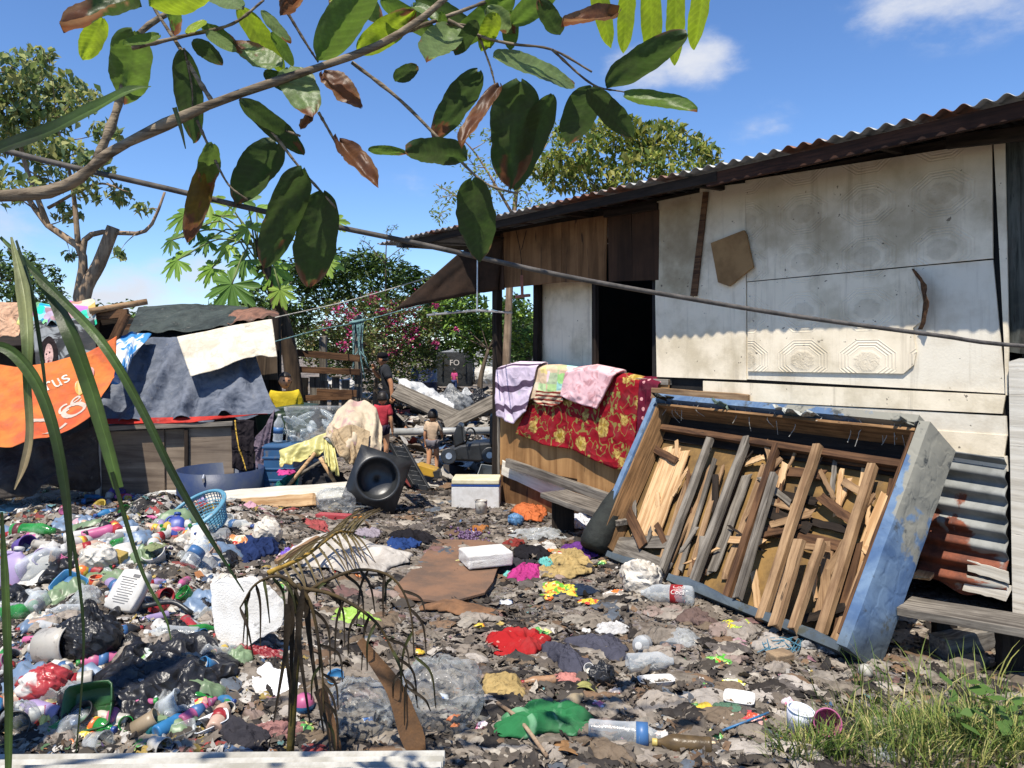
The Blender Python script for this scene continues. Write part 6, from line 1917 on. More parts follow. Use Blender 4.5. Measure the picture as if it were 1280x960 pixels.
def onground(px, py, w, d, h, yaw, name, label, cat, mat, bev=.01, tilt=(0, 0), group=None, sink=.0):
    """a soft-edged block lying on the rubbish"""
    e = G(px, py)
    M = Euler((tilt[0], tilt[1], yaw)).to_matrix().to_4x4()
    mb = MB()
    n = 8
    for f in range(6):
        ax_, sg = f // 2, (1 if f % 2 else -1)

        def q(u, v_, ax_=ax_, sg=sg):
            c = [u * 2 - 1, v_ * 2 - 1]
            c.insert(ax_, sg)
            k = 1 + .05 * float(fbm(np.float64(c[0] * 2 + px), np.float64(c[1] * 2 + c[2] * 3 + py), 3))
            return M @ Vector((c[0] * w / 2 * k, c[1] * d / 2 * k, c[2] * h / 2 * k)) + e + Vector((0, 0, h / 2 - sink))
        mb.grid(q, n, n)
    bm = bmesh.new()
    me = mesh_of('t', mb.v, mb.f)
    bm.from_mesh(me)
    bmesh.ops.remove_doubles(bm, verts=bm.verts, dist=1e-4)
    bmesh.ops.recalc_face_normals(bm, faces=bm.faces)
    mb.v = [tuple(v.co) for v in bm.verts]
    bm.verts.index_update()
    mb.f = [tuple(v.index for v in f.verts) for f in bm.faces]
    bm.free()
    return tag(obj(name, mb, mat, None, False, bevel=bev), label, cat, group)


def cup(label, px, py, r, h, dirv_, mat, name='cup', cat='cup', lift=0., taper=.8, n=28, rim=None, sx=1., pos=None, inner=None):
    """open hollow vessel: wall, rim and floor"""
    if px < 330:
        r, h, lift = r * .72, h * .72, lift * .6
    p = pos or G(px, py)
    d = Vector(dirv_).normalized()
    e = E(name, label, cat, p + Vector((0, 0, lift)), d.to_track_quat('Z', 'Y').to_euler())
    mb = MB().lathe([(.001, 0), (r * taper, 0), (r * (taper * .3 + .7), h * .7), (r, h), (r * .95, h), (r * (taper * .3 + .7) * .94, h * .7), (r * taper * .93, h * .04), (.001, h * .04)], n, sx)
    mb.v = [(x * (1 + .05 * math.sin(3 * math.atan2(y, x) + px)), y * (1 + .05 * math.cos(2 * math.atan2(y, x) + py)), z) for x, y, z in mb.v]
    wl_ = obj(name + '_wall', mb, mat, e, True)
    rg = MB().tube([(r * 1.0 * math.cos(a) * sx, r * math.sin(a), h) for a in np.linspace(0, 6.283, 29)], r * .045 + .001, 6, False)
    obj('rim', rg, rim or mat, wl_, True)
    return e


def tray(label, px, py, w, d, h, rot, mat, name='tray', cat='tray', lift=.03, pos=None):
    if px < 330:
        w, d, h, lift = w * .7, d * .7, h * .7, lift * .7
    e = E(name, label, cat, (pos or G(px, py)) + Vector((0, 0, lift)), rot)
    mb = MB()

    def q(u, v_):
        a = 2 * math.pi * u
        c, s_ = math.cos(a), math.sin(a)
        m = max(abs(c), abs(s_)) ** .8
        rr = [.0, .8, .86, 1., 1.06, 1.06][int(round(v_ * 5))]
        zz = [0, 0, .1, 1, 1.04, .98][int(round(v_ * 5))] * h
        return (c / m * rr * w / 2, s_ / m * rr * d / 2, zz)
    mb.grid(q, 36, 5)
    obj(name + '_shell', mb, mat, e, True, solid=.003)
    return e


def jug(label, px, py, w, h, yaw, tilt, mat, capm, name='jug', cat='jug', roll=0., lift=None, labm=None):
    w, h = w * .78, h * .78
    p = G(px, py)
    d = Vector((math.cos(yaw) * math.cos(tilt), math.sin(yaw) * math.cos(tilt), math.sin(tilt)))
    rot = d.to_track_quat('Z', 'Y').to_matrix().to_4x4() @ Matrix.Rotation(roll, 4, 'Z')
    e = E(name, label, cat, p + Vector((0, 0, w * .3 if lift is None else lift)) - d * h * .5, rot.to_euler())
    mb = MB()
    prof = [(.001, 0), (.85, .0), (1, .05), (1, .5), (.98, .66), (.7, .8), (.34, .88), (.3, .94), (.3, .97)]
    n = 28
    for r, z in prof:
        for k in range(n):
            a = 2 * math.pi * k / n
            c, s_ = math.cos(a), math.sin(a)
            m = max(abs(c), abs(s_)) ** .6
            dent = 1 - .12 * max(0, math.sin(a * 2 + px) * math.sin(z * 6 + py))
            mb.v.append((c / m * r * w / 2 * dent, s_ / m * r * w * .31 * dent, z * h))
    for j in range(len(prof) - 1):
        for k in range(n):
            a, b = j * n + k, j * n + (k + 1) % n
            mb.f.append((a, b, b + n, a + n))
    obj(name + '_body', mb, mat, e, True)
    obj('handle', MB().tube(smoothline([(w * .44, 0, h * .55), (w * .56, 0, h * .72), (w * .4, 0, h * .88), (w * .14, 0, h * .9)], 10), w * .07, 8), mat, e, True)
    obj('cap', MB().lathe([(.17 * w, .94 * h), (.19 * w, .95 * h), (.19 * w, 1.04 * h), (.001, 1.04 * h)], 16), capm, e, True)
    if labm:
        obj('jug_label', MB().grid(lambda u, v_: (((u - .5) * .7) * w, -w * .325, h * (.14 + .4 * v_)), 6, 4), labm, e, True, solid=.002)
    return e


def printed(name, a, b, c3=None, scale=26., rough=.3, metal=0., seed=0.):
    """printed snack film: base colour, blotches of a second and a third ink"""
    if name in MATS:
        return MATS[name]
    m, t = new_mat(name)
    v = vm(t, 'ADD', coords(t), (seed, seed, 0))
    c = mixc(t, mr(t, noise(t, v, scale * .45, 2., .4, .8), .5, .54), S(*a, .8), S(*b, .8))
    if c3:
        c = mixc(t, mr(t, noise(t, vm(t, 'ADD', v, (5, 2, 1)), scale, 1., .3, .5), .6, .63), c, S(*c3, .8))
    c = mixc(t, mr(t, noise(t, v, 30., 6., .7), .56, .74, 0., .55), c, (.12, .105, .09))
    MATS[name] = finish(t, m, c, rough, noise(t, v, 60., 4.), .004, .6, metal, .5)
    return MATS[name]


WHT = plastic('off_white', (226, 222, 212), .22)
WDIRT = plastic('dirty_white', (206, 198, 182), .55)
RED_, TEAL, LBL_, PURP, PINK, YEL = plastic('red_p', (206, 40, 46)), plastic('teal_p', (24, 140, 136)), plastic('light_blue_p', (90, 170, 204)), plastic('purple_p', (104, 62, 178)), plastic('pink_p', (224, 90, 150)), plastic('yellow_p', (236, 196, 50))
BLU, GRN, LIL, ORA = plastic('blue_p', (34, 130, 200)), plastic('green_p', (46, 132, 54)), plastic('lilac_p', (176, 150, 206)), plastic('orange_p', (230, 110, 40))

# --- the cooler by the porch, with its cup
cf = P(595, 640, 8.0)
cool = E('cooler_box', 'white foam cooler box with a blue line standing before the porch', 'cooler', (cf.x, 8.15, gz(cf.x, 8.15)), (0, 0, R(-2)))
cw, chh = 60 / F * 8.0, .24
obj('box_body', MB().box((0, 0, chh / 2), (cw, .34, chh)), FOAM, cool, bevel=.012)
obj('stripe', MB().box((0, 0, chh + .008), (cw * 1.004, .344, .016)), plastic('stripe_blue', (30, 80, 180), .1), cool)
obj('lid', MB().box((0, 0, chh + .045), (cw * .995, .338, .055)), pm('aged_foam', S(226, 218, 186, .85), S(206, 196, 160, .85), 8., .7, .4, 120., .003, dirt=.2), cool, bevel=.012)
cup('white plastic cup standing right before the foam cooler', 601, 643, .062, .14, (0, 0, 1), WDIRT, taper=.9)
# --- brown sheet of board with the foam brick on it
bp = [G(a, b, .05) for a, b in ((545, 678), (600, 683), (639, 690), (622, 720), (616, 738), (606, 752), (560, 762), (500, 752), (492, 741), (520, 708))]
zc = sum(p.z for p in bp) / len(bp)
cb = obj('cardboard_sheet', MB().prism([(p.x, p.y, zc - .02 + .3 * (p.z - zc)) for p in bp], (0, 0, 1), .014), pm('brown_board', S(142, 108, 84, .75), S(112, 92, 78, .7), 3.5, .85, .7, 30., .008, dirt=.3, dcol=(.15, .13, .11), dscale=4.), None)
EXC.append((float(np.mean([p.x for p in bp])), float(np.mean([p.y for p in bp])), .42, .55))
tag(cb, 'large brown board sheet with a torn edge lying under the foam brick', 'board')
crumple('torn_cardboard', 'torn brown cardboard flap at the front edge of the board sheet', 'cardboard', 575, 764, 90, 16, pm('torn_card', S(150, 110, 78, .75), S(112, 84, 62, .7), 6., .9), .05, 2, folds=3)
p = G(607, 712)
e = onground(607, 714, .34, .26, .1, .35, 'foam_block', 'white foam brick resting on the brown board sheet', 'foam block', FOAM, .015)
e.location.z = zc + .0
# --- broken foam slab, upright
Yf = G(310, 822).y
foam('foam_slab', 'large broken white foam slab standing tilted behind the black palm', 'foam slab', [P(a, b, Yf + (822 - b) * .0009) for a, b in ((263, 729), (270, 728), (312, 726), (330, 738), (354, 764), (352, 784), (322, 800), (290, 826), (276, 822), (268, 780))], (.25, 1, .15), .05)
crumple('sack_cloth', 'long dusty white sack sheet spread on the ground behind the fallen frond', 'sack', 440, 698, 128, 60, tarp_mat('dusty_white_sack', (212, 206, 196), (176, 168, 158), .78), .10, 4, -.35, n=46, flat=.5, folds=3.5, wob=.35)

# --- cloths and sheets: (name, label, cat, px, py, w, h, material, height, seed)
C_ = cloth
T = [
    ('cloth', 'bright orange cloth crumpled between the cooler and the step', 'cloth', 662, 641, 40, 26, C_('orange', (222, 116, 62)), .12, 3),
    ('shirt', 'crumpled white shirt at the end of the wide plank step', 'shirt', 727, 657, 44, 24, C_('white', (236, 238, 244), .06), .13, 4),
    ('plastic_bag', 'blue plastic scrap in front of the orange cloth', 'bag', 645, 652, 20, 12, plastic('blue_bag', (80, 140, 196)), .1, 5),
    ('plastic_sheet', 'flattened grey plastic sheet before the white shirt', 'sheet', 676, 671, 62, 22, HAZY, .06, 6),
    ('cloth', 'purple cloth lying between the mustard cloths and the black corner cover', 'cloth', 731, 691, 42, 17, C_('purple', (112, 56, 140), .1), .07, 7),
    ('cloth', 'black cloth behind the foam brick and the magenta cloth', 'cloth', 660, 693, 44, 18, C_('black', (40, 38, 42), .1), .1, 8),
    ('cloth', 'charcoal cloth folded beside the foam brick', 'cloth', 646, 709, 34, 20, C_('charcoal', (62, 60, 66), .15), .09, 9),
    ('cloth', 'magenta cloth over the charcoal cloth', 'cloth', 658, 717, 40, 22, C_('magenta', (204, 56, 138)), .1, 10),
    ('cloth', 'small aqua cloth touching the magenta cloth on its right', 'cloth', 682, 707, 18, 14, C_('aqua', (112, 206, 196), .1), .08, 11),
    ('cloth', 'small aqua cloth on the left of the magenta cloth', 'cloth', 637, 720, 16, 11, C_('aqua', (0, 0, 0)), .06, 12),
    ('cloth', 'mustard cloth behind, nearest to the purple cloth', 'cloth', 712, 699, 52, 26, C_('mustard', (196, 166, 104)), .1, 13),
    ('cloth', 'mustard cloth in front, beside the magenta cloth', 'cloth', 700, 720, 66, 18, C_('mustard', (0, 0, 0)), .08, 14),
    ('cloth', 'white rag behind the mustard cloths', 'rag', 682, 686, 30, 10, C_('dull_white', (214, 208, 198), .2), .05, 15),
    ('cloth', 'flat navy cloth behind the yellow green snack wrapper', 'cloth', 716, 741, 72, 16, C_('navy_flat', (44, 58, 82), .2), .03, 16),
    ('cloth', 'rusty orange rag beside the purple string of beads', 'rag', 598, 664, 24, 12, C_('rust', (186, 118, 60), .25), .06, 17),
    ('cloth', 'brick red and purple rag behind the black cloth', 'rag', 642, 680, 30, 10, C_('brick', (160, 62, 54), .2), .05, 18),
    ('cloth', 'blue cloth under the black cloth, left of the board sheet', 'cloth', 503, 682, 40, 14, C_('royal', (40, 70, 132), .15), .07, 19),
    ('cloth', 'black cloth piled left of the brown board sheet', 'cloth', 516, 675, 54, 20, C_('black', (0, 0, 0)), .1, 20),
    ('cloth', 'grey lavender rag behind the long white sack sheet', 'rag', 462, 669, 30, 14, C_('lavender_grey', (170, 158, 168), .25), .07, 21),
    ('cloth', 'lime green rag at the right edge of the white sack sheet', 'rag', 470, 690, 26, 10, C_('lime', (160, 190, 90), .2), .04, 22),
    ('cloth', 'red cloth with pale flowers lying alone on the trodden ground', 'cloth', 653, 808, 72, 36, pat_mat('red_spot_cloth', lambda t, v: mixc(t, blobs(t, vm(t, 'ADD', v, vm(t, 'MULTIPLY', nd(t, 'ShaderNodeTexNoise', {'Vector': v, 'Scale': 20.}).outputs[1], (.05, .05, .05))), 15., .22, .04)[0], S(180, 40, 42, .7), S(206, 150, 134, .7))), .09, 23),
    ('cloth', 'slate grey cloth crumpled right of the red flowered cloth', 'cloth', 706, 826, 46, 40, C_('slate', (84, 84, 98), .15), .12, 24),
    ('cloth', 'slate grey trouser leg spread before the clear dented bottle', 'cloth', 748, 812, 74, 34, C_('slate', (0, 0, 0)), .09, 25),
    ('sheet', 'dirty white sheet scrap behind the slate grey cloth', 'sheet', 764, 789, 46, 14, C_('white_dirty', (214, 212, 208), .2), .04, 26),
    ('cloth', 'mustard rag knotted in front of the red flowered cloth', 'rag', 628, 862, 52, 36, C_('mustard', (0, 0, 0)), .09, 27),
    ('cloth', 'long bright green scarf twisted on the ground at the front', 'scarf', 684, 906, 126, 40, pat_mat('green_scarf', lambda t, v: mixc(t, mr(t, noise(t, v, 6., 3., .5, 1.), .52, .6), S(52, 124, 76, .7), S(120, 172, 132, .7))), .10, 28),
    ('cloth', 'salmon pink rag behind the yellow leaf', 'rag', 708, 853, 34, 18, C_('salmon', (214, 138, 126), .25), .05, 29),
    ('cloth', 'brown cloth twisted near the foot of the bed base', 'cloth', 868, 777, 44, 24, C_('taupe', (120, 98, 90), .3), .1, 30),
    ('plastic_bag', 'flattened clear bag below the brown twisted cloth', 'bag', 853, 800, 44, 26, HAZY, .07, 31),
    ('plastic_bag', 'dirty white plastic bag slumped at the foot of the bed base', 'bag', 802, 724, 52, 44, pm('dirty_white_bag', S(224, 218, 206, .85), S(196, 186, 170, .8), 9., .5, .7, 26., .01, dirt=.25, fold=.04, fscale=5.), .26, 32),
    ('cloth', 'navy blue cloth in the dirt left of the fallen frond', 'cloth', 322, 692, 46, 28, C_('navy', (38, 56, 104), .15), .13, 33),
    ('cloth', 'pale pink cloth at the foot of the long white board', 'cloth', 306, 644, 56, 16, C_('pale_pink', (216, 162, 178), .2), .09, 34),
    ('plastic_bag', 'pale clear bag puffed up below the end of the long white board', 'bag', 420, 633, 50, 26, HAZY, .2, 35),
    ('plastic_sheet', 'torn black plastic sheet spread across the front of the heap', 'sheet', 206, 850, 176, 84, BIN, .10, 36),
    ('foil', 'silver and green foil wrappers caught in the torn black sheet', 'foil', 186, 876, 50, 30, printed('silver_foil', (196, 198, 200), (170, 200, 110), (90, 110, 160), 24., .22, .5), .08, 37),
    ('plastic_bag', 'shiny red and white bag behind the green scoop', 'bag', 55, 860, 66, 30, printed('red_white_bag', (178, 62, 64), (214, 208, 200), None, 14., .3), .1, 38),
    ('plastic_bag', 'white plastic bag at the left edge behind the upright blade', 'bag', 28, 893, 46, 56, HAZY, .14, 39),
    ('wrapper', 'yellow noodle packet crumpled left of the green scoop', 'wrapper', 58, 900, 34, 40, printed('yellow_packet', (236, 196, 36), (240, 220, 120), (200, 60, 40)), .09, 40),
    ('wrapper', 'orange and white packet beside the black garbage bag', 'wrapper', 66, 784, 36, 20, printed('orange_packet', (236, 110, 36), (240, 226, 210), (200, 50, 30)), .1, 41),
    ('wrapper', 'green and clear film wrapper in front of the black garbage bag', 'wrapper', 164, 827, 76, 18, printed('green_film', (120, 170, 90), (200, 206, 200), (60, 110, 60)), .06, 42),
    ('sheet', 'white plastic sheet scrap behind the palm stem', 'sheet', 346, 857, 58, 30, pm('white_film', (.78, .78, .78), (.66, .66, .67), 8., .35, .6, 26., .008, dirt=.1), .07, 43),
    ('ribbon', 'red plastic strip in front of the broken foam slab', 'strip', 322, 822, 66, 12, plastic('red_strip', (176, 24, 34)), .06, 44),
    ('plastic_bag', 'large inflated clear plastic bag right of the brown palm sheath', 'bag', 548, 884, 110, 60, HAZY, .3, 45),
    ('plastic_bag', 'clear plastic bag slumped left of the brown palm sheath', 'bag', 446, 898, 96, 40, HAZY, .16, 46),
    ('cloth', 'wet teal rag behind the paper cup at the front', 'rag', 202, 916, 40, 14, C_('teal_rag', (28, 96, 104), .2), .06, 47),
    ('cloth', 'pinkish brown rag at the foot of the palm stem', 'rag', 350, 920, 70, 20, C_('pink_brown', (166, 118, 112), .4), .06, 48),
    ('cloth', 'dark charcoal rag in the shade before the white beam', 'rag', 300, 925, 80, 22, C_('charcoal', (0, 0, 0)), .07, 49),
    ('wrapper', 'lime green film strip seen behind the palm fronds', 'film', 448, 775, 60, 22, plastic('lime_film', (170, 220, 70), .1), .05, 50),
    ('wrapper', 'green and yellow snack wrapper in front of the mustard cloths', 'wrapper', 700, 742, 48, 16, printed('snack_green_yellow', (228, 206, 80), (110, 180, 60), (224, 120, 50)), .05, 51),
    ('wrapper', 'white and orange sachet between the snack wrapper and the white bag', 'wrapper', 768, 746, 24, 12, printed('sachet_orange', (236, 226, 214), (230, 120, 50)), .03, 52),
    ('wrapper', 'small yellow packet below the flat navy cloth', 'wrapper', 738, 755, 26, 9, printed('small_yellow', (236, 206, 60), (200, 180, 60), (220, 80, 60)), .03, 53),
    ('wrapper', 'yellow packet with green edge near the foot of the bed base', 'wrapper', 922, 786, 42, 16, printed('yellow_green', (220, 210, 60), (160, 190, 70), (120, 90, 60)), .03, 54),
    ('wrapper', 'green and orange sachet lying alone in the grey dirt', 'wrapper', 901, 828, 32, 14, printed('green_orange', (90, 180, 60), (160, 210, 110), (226, 110, 60)), .03, 55),
    ('wrapper', 'bright yellow ticket-like wrapper in front of the green sachet', 'wrapper', 918, 857, 30, 14, printed('bright_yellow', (240, 226, 60), (236, 240, 200), None), .02, 56),
    ('carton', 'faded pink carton left of the blue twine', 'carton', 921, 810, 20, 18, printed('pink_carton', (206, 170, 176), (180, 140, 150)), .05, 57),
    ('wrapper', 'red sachets lying by the blue straw', 'wrapper', 940, 900, 36, 20, printed('red_sachet', (200, 80, 90), (220, 170, 160), (210, 90, 60)), .03, 58),
    ('plastic_bag', 'dull green bag under the white tray near the blue straw', 'bag', 912, 890, 40, 22, C_('dull_green', (98, 134, 108), .2), .05, 59),
    ('plastic_sheet', 'clear crinkled wrapper lying in the grass', 'sheet', 1110, 950, 46, 24, HAZY, .08, 60),
    ('sheet', 'pale film scrap in the grass beside the dull teal netting', 'sheet', 985, 940, 30, 14, plastic('pale_teal', (130, 190, 196), .2), .05, 61),
    ('wrapper', 'orange crisp packet in front of the clear bottle by the mesh basket', 'wrapper', 302, 683, 40, 16, printed('crisp_orange', (226, 150, 90), (240, 220, 190), (200, 60, 50)), .08, 62),
    ('wrapper', 'purple and white sachet beside the navy cloth', 'wrapper', 362, 690, 26, 10, printed('purple_sachet', (120, 90, 190), (220, 214, 224), (150, 190, 80)), .04, 63),
    ('cloth', 'faded red strip of cloth between the frond and the long white board', 'rag', 398, 660, 30, 16, C_('faded_red', (186, 86, 84), .25), .06, 64),
    ('plastic_bag', 'white knotted bag right of the clear bottle by the basket', 'bag', 334, 668, 36, 24, pm('dirty_white_bag', (0, 0, 0)), .16, 65),
    ('cloth', 'dusty white polythene sheet spread at the back of the heap', 'sheet', 62, 622, 90, 40, HAZY, .3, 66),
    ('cloth', 'sky blue plastic sheet at the far left of the heap', 'sheet', 12, 640, 46, 22, plastic('sky_sheet', (130, 190, 206), .2), .1, 67),
    ('paper', 'torn white paper sheet between the basket and the foam slab', 'paper', 262, 700, 50, 30, tarp_mat('grey_white_paper', (206, 202, 196), (176, 172, 166), .75), .1, 68),
    ('wrapper', 'red and white noodle bag behind the big white tub', 'wrapper', 104, 700, 44, 20, printed('noodle_red', (216, 60, 60), (232, 220, 200), (240, 200, 60)), .1, 69),
    ('plastic_bag', 'crumpled dirty white bag leaning on the yellow carton', 'bag', 124, 702, 44, 26, pm('dirty_white_bag', (0, 0, 0)), .16, 70),
    ('cloth', 'orange rag in the dark dirt behind the foam slab', 'rag', 284, 728, 26, 10, C_('orange', (0, 0, 0)), .06, 71),
]
for (nm, lb, ct, px, py, w, h, mt, ht, sd_) in T:
    if nm == 'plastic_bag' and ht >= .1:
        c = G(px, py + h * .35)
        rad = w / F * c.y / 2
        bagball(nm, lb, ct, c, rad, mt, sd_, (1, .8, min(.9, ht / rad * .75)), False)
        continue
    crumple(nm, lb, ct, px, py, w, h, mt, ht, sd_, yaw=(sd_ * 1.7) % .8 - .4)

# --- bottles
R90 = math.pi / 2
cola = bottle('large clear bottle with a white lettered red label at the bed base', 832, 753, .36, .125, R(-22), CLEAR, CAPW, LRED, tilt=.05, labspan=(.6, .82), shape=lambda L, d: [(.001, L), (d * .3, L), (d * .47, L * .97), (d * .5, L * .9), (d * .5, L * .6), (d * .46, L * .5), (d * .49, L * .4), (d * .42, L * .28), (d * .2, L * .14), (d * .14, L * .1), (d * .14, L * .06), (.001, L * .055)])
for ch in list(cola.children):
    if ch.name.startswith('cap'):
        bpy.data.objects.remove(ch)


def cyl_text(name, body, root, r, z0, size, mat, a0=0., asp=1.0):
    """script letters wrapped round a bottle label; reading direction along the bottle's axis"""
    def fn(u, v_):
        a = a0 + v_ / r
        return Vector((r * math.cos(a), r * math.sin(a), z0 + u))
    o = text_on(name, body, fn, Vector((0, 0, 0)), 0., 0., size, mat, root, True, 0., 0., asp, .25)
    return o


cx_ = [c_ for c_ in cola.children if c_.name.startswith('bottle_label')][0]
inv = cola.rotation_euler.to_matrix().inverted()
vdir = inv @ Vector((-.2, -.8, .58)).normalized()
a_view = math.atan2(vdir.y, vdir.x)
cyl_text('label_script', 'Coca', cola, .125 * .512, .36 * .61, .042, LET, a_view + .25)
cyl_text('label_script', 'Cola', cola, .125 * .512, .36 * .64, .042, LET, a_view - .38)
bottle('green soda bottle with dark label lying at the left of the heap', 44, 672, .36, .1, R(-12), GREENC, None, plastic('label_darkred', (120, 40, 40)), tilt=.05, labspan=(.1, .24))
bottle('clear water bottle with blue label lying right of the mesh basket', 298, 664, .36, .095, R(-30), CLEAR, CAPB, LBLUE, tilt=.08, labspan=(.3, .46))
bottle('clear bottle with a blue band standing askew before the white jug', 234, 712, .24, .11, R(70), CLEAR, CAPW, LBLUE, tilt=.7, lift=.02)
bottle('clear bottle on the heap right of the black garbage bag', 214, 803, .26, .09, R(186), CLEAR, CAPW, None, tilt=.1)
bottle('clear bottle with red label in front of the torn black sheet', 238, 894, .2, .06, R(28), CLEAR, None, printed('label_pinkred', (206, 50, 60), (236, 180, 170), (240, 220, 120)), tilt=.15, labspan=(.6, .85))
bottle('large clear bottle with blue label lying near the green scarf', 785, 929, .33, .095, R(-8), CLEAR, CAPW, LBLUE, tilt=.0, labspan=(.6, .75))
bottle('dented clear bottle lying beside the slate grey trouser leg', 802, 816, .2, .1, R(250), CLEAR, CAPW, None, tilt=.3)
bottle('flattened clear bottle before the slate grey trouser leg', 815, 838, .26, .1, R(8), CLEAR, None, None)
bottle('white cylinder bottle with blue cap at the back left of the heap', 44, 645, .30, .1, R(14), WHT, CAPB, None, tilt=.1)
bottle('white and red bottle by the yellow bowl', 150, 641, .27, .085, R(168), WHT, CAPR, None, tilt=.08)
bottle('dull pink bottle below the white cylinder bottle', 36, 658, .3, .09, R(-18), plastic('dull_pink', (206, 160, 160), .3), CAPW)
bottle('white lotion bottle with a yellow cap in the middle of the heap', 110, 673, .28, .075, R(30), WHT, CAPY, None, tilt=.12)
bottle('pink shampoo bottle beside the lotion bottle', 130, 677, .26, .08, R(34), PINK, None, None, tilt=.15)
bottle('lime green bottle under the yellow bowl', 108, 644, .22, .07, R(6), plastic('lime_bottle', (120, 190, 60)), CAPG)
bottle('clear bottle seen from its base at the left of the heap', 46, 764, .22, .11, R(95), CLEAR, None, None, tilt=.3)
bottle('green glassy bottle at the left edge under the clear base', 18, 776, .2, .09, R(40), GREENC, None)
bottle('orange and brown tube with a red end by the red flowered cloth', 673, 856, .17, .045, R(190), plastic('tan_tube', (196, 140, 90)), CAPR)
bottle('tan dented bottle lying between the salmon rag and the scarf', 714, 886, .17, .065, R(40), plastic('tan_bottle', (182, 160, 120), .3), None, None, tilt=.2)
bottle('dark blue clear bottle with a white cap by the wide plank step', 706, 652, .2, .08, R(-60), pm('blue_clear', (.2, .36, .66), (.12, .25, .5), 8., .2, .3, 30., .004, spec=.6, clear=.5), CAPW, None)
bottle('brown bottle with a yellow cap half buried at the bottom edge', 852, 940, .24, .075, R(170), pm('brown_glass', S(112, 92, 62, .7), S(84, 70, 50, .7), 8., .3), CAPY)
# --- jugs and boxes
jug('white jug with a green cap right of the lilac tubs', 250, 674, .17, .23, R(110), .9, WHT, CAPG)
jug('royal blue detergent jug next to the teal bowl', 220, 664, .16, .22, R(100), 1.0, plastic('royal_jug', (46, 72, 182)), CAPB)
jug('lavender jug at the left edge of the heap', 18, 720, .20, .3, R(95), 1.1, LIL, CAPW)
jug('pink lidded bottle left of the lotion bottle', 92, 664, .13, .2, R(75), 1.0, plastic('rose', (222, 170, 186)), CAPW)
jug('clear crushed water jug in front of the lavender jug', 54, 712, .26, .34, R(20), .4, CLEAR, CAPW)
# big white tub lying label up
wt_ = E('detergent_tub', 'big white tub lying with its printed back label towards the viewer', 'tub', G(152, 768), (R(52), R(6), R(-14)))
tw_, tl_ = .27, .34
wt_.scale = (.68, .68, .68)
mb = MB()
for k, (sc_, zz) in enumerate(((.9, -.1), (1, -.06), (1, -.015), (.94, 0), (.02, .004))):
    for i in range(32):
        a = 2 * math.pi * i / 32
        c, s_ = math.cos(a), math.sin(a)
        m = max(abs(c), abs(s_)) ** .75
        mb.v.append((c / m * tw_ / 2 * sc_ * (1 - .1 * (s_ > 0) * s_), s_ / m * tl_ / 2 * sc_ + tl_ / 2, zz + .1))
for j in range(4):
    for i in range(32):
        a, b = j * 32 + i, j * 32 + (i + 1) % 32
        mb.f.append((a, b, b + 32, a + 32))
mb.f.append(tuple(range(32)))
obj('tub_body', mb, WHT, wt_, True)
INK = plastic('print_grey', (120, 118, 116), .1)
for k in range(11):
    L_ = .15 * (.7 + .3 * abs(math.sin(k * 2.1)))
    obj('print_line', MB().box((0 if k < 9 else -.02, .06 + .02 * k, .1045), (L_, .006, .0015)), INK, wt_)
obj('barcode', MB().box((.035, .285, .1045), (.06, .025, .0015)), INK, wt_)
# --- bowls, cups, baskets
bk_ = E('mesh_basket', 'large light blue mesh laundry basket lying open on the heap', 'basket', G(257, 664, .0), Vector((-.35, -.45, .9)).to_track_quat('Z', 'Y').to_euler())
rB, hB = .215, .15
o = obj('basket_mesh', MB().lathe([(.001, .0), (rB * .4, 0), (rB * .7, 0), (rB * .78, hB * .14), (rB * .82, hB * .28), (rB * .86, hB * .42), (rB * .9, hB * .56), (rB * .94, hB * .7), (rB * .97, hB * .85), (rB, hB)], 44), LBL_, bk_, False)
wf = o.modifiers.new('wire', 'WIREFRAME')
wf.thickness, wf.use_even_offset = .009, False
for zz, rr_ in ((hB, rB), (hB * .97, rB * 1.03), (0, rB * .72)):
    obj('basket_rim', MB().tube([(rr_ * math.cos(a), rr_ * math.sin(a), zz) for a in np.linspace(0, 6.2832, 41)], .013, 8, False), LBL_, bk_, True)
cup('teal bowl tipped open to the left of the mesh basket', 196, 640, .12, .11, (-.5, -.55, .5), TEAL, 'bowl', 'bowl', .05)
cup('yellow bowl lying open in the middle of the heap', 128, 641, .11, .09, (-.3, -.6, .6), YEL, 'bowl', 'bowl', .03)
cup('lilac tub at the back of the heap', 105, 616, .12, .14, (.1, .2, 1), LIL, 'bowl', 'tub', 0.)
cup('purple tub at the left edge above the lavender jug', 24, 690, .085, .13, (.8, -.4, .2), PURP, 'tub', 'tub', .06)
cup('round white tub full of grass seen open from above', 196, 700, .095, .11, (-.05, -.55, .8), WHT, 'tub', 'tub', .0)
crumple('grass_clump', 'pale grass clump inside the round white tub', 'grass', 0, 0, 22, 14, cloth('grass_clump', (150, 160, 110), .1), .03, 5, pos=G(196, 700) + Vector((0, -.03, .08)))
cup('yellow cup in front of the mesh basket', 259, 652, .05, .09, (.4, -.5, .6), YEL, 'cup', 'cup', .12)
cup('dirty white bucket lying on its side at the left of the heap', 52, 822, .115, .21, (.9, -.12, .12), WDIRT, 'bucket', 'bucket', .09, taper=.92)
cup('white paper cup lying on its side against the white beam', 190, 936, .05, .1, (.85, -.45, -.05), WHT, 'cup', 'cup', .045, taper=.7)
cup('grey translucent cup lying beside the paper cup', 112, 936, .06, .11, (.8, -.3, .1), HAZY, 'cup', 'cup', .05, taper=.8)
cup('white bowl-like cap before the torn black sheet', 283, 890, .035, .06, (.5, -.7, .3), WHT, 'cap', 'cap', .03)
cup('white cup standing in front of the grass', 996, 914, .055, .1, (.15, -.1, 1), pm('white_cup', (.74, .76, .82), (.62, .64, .7), 8., .4), 'cup', 'cup')
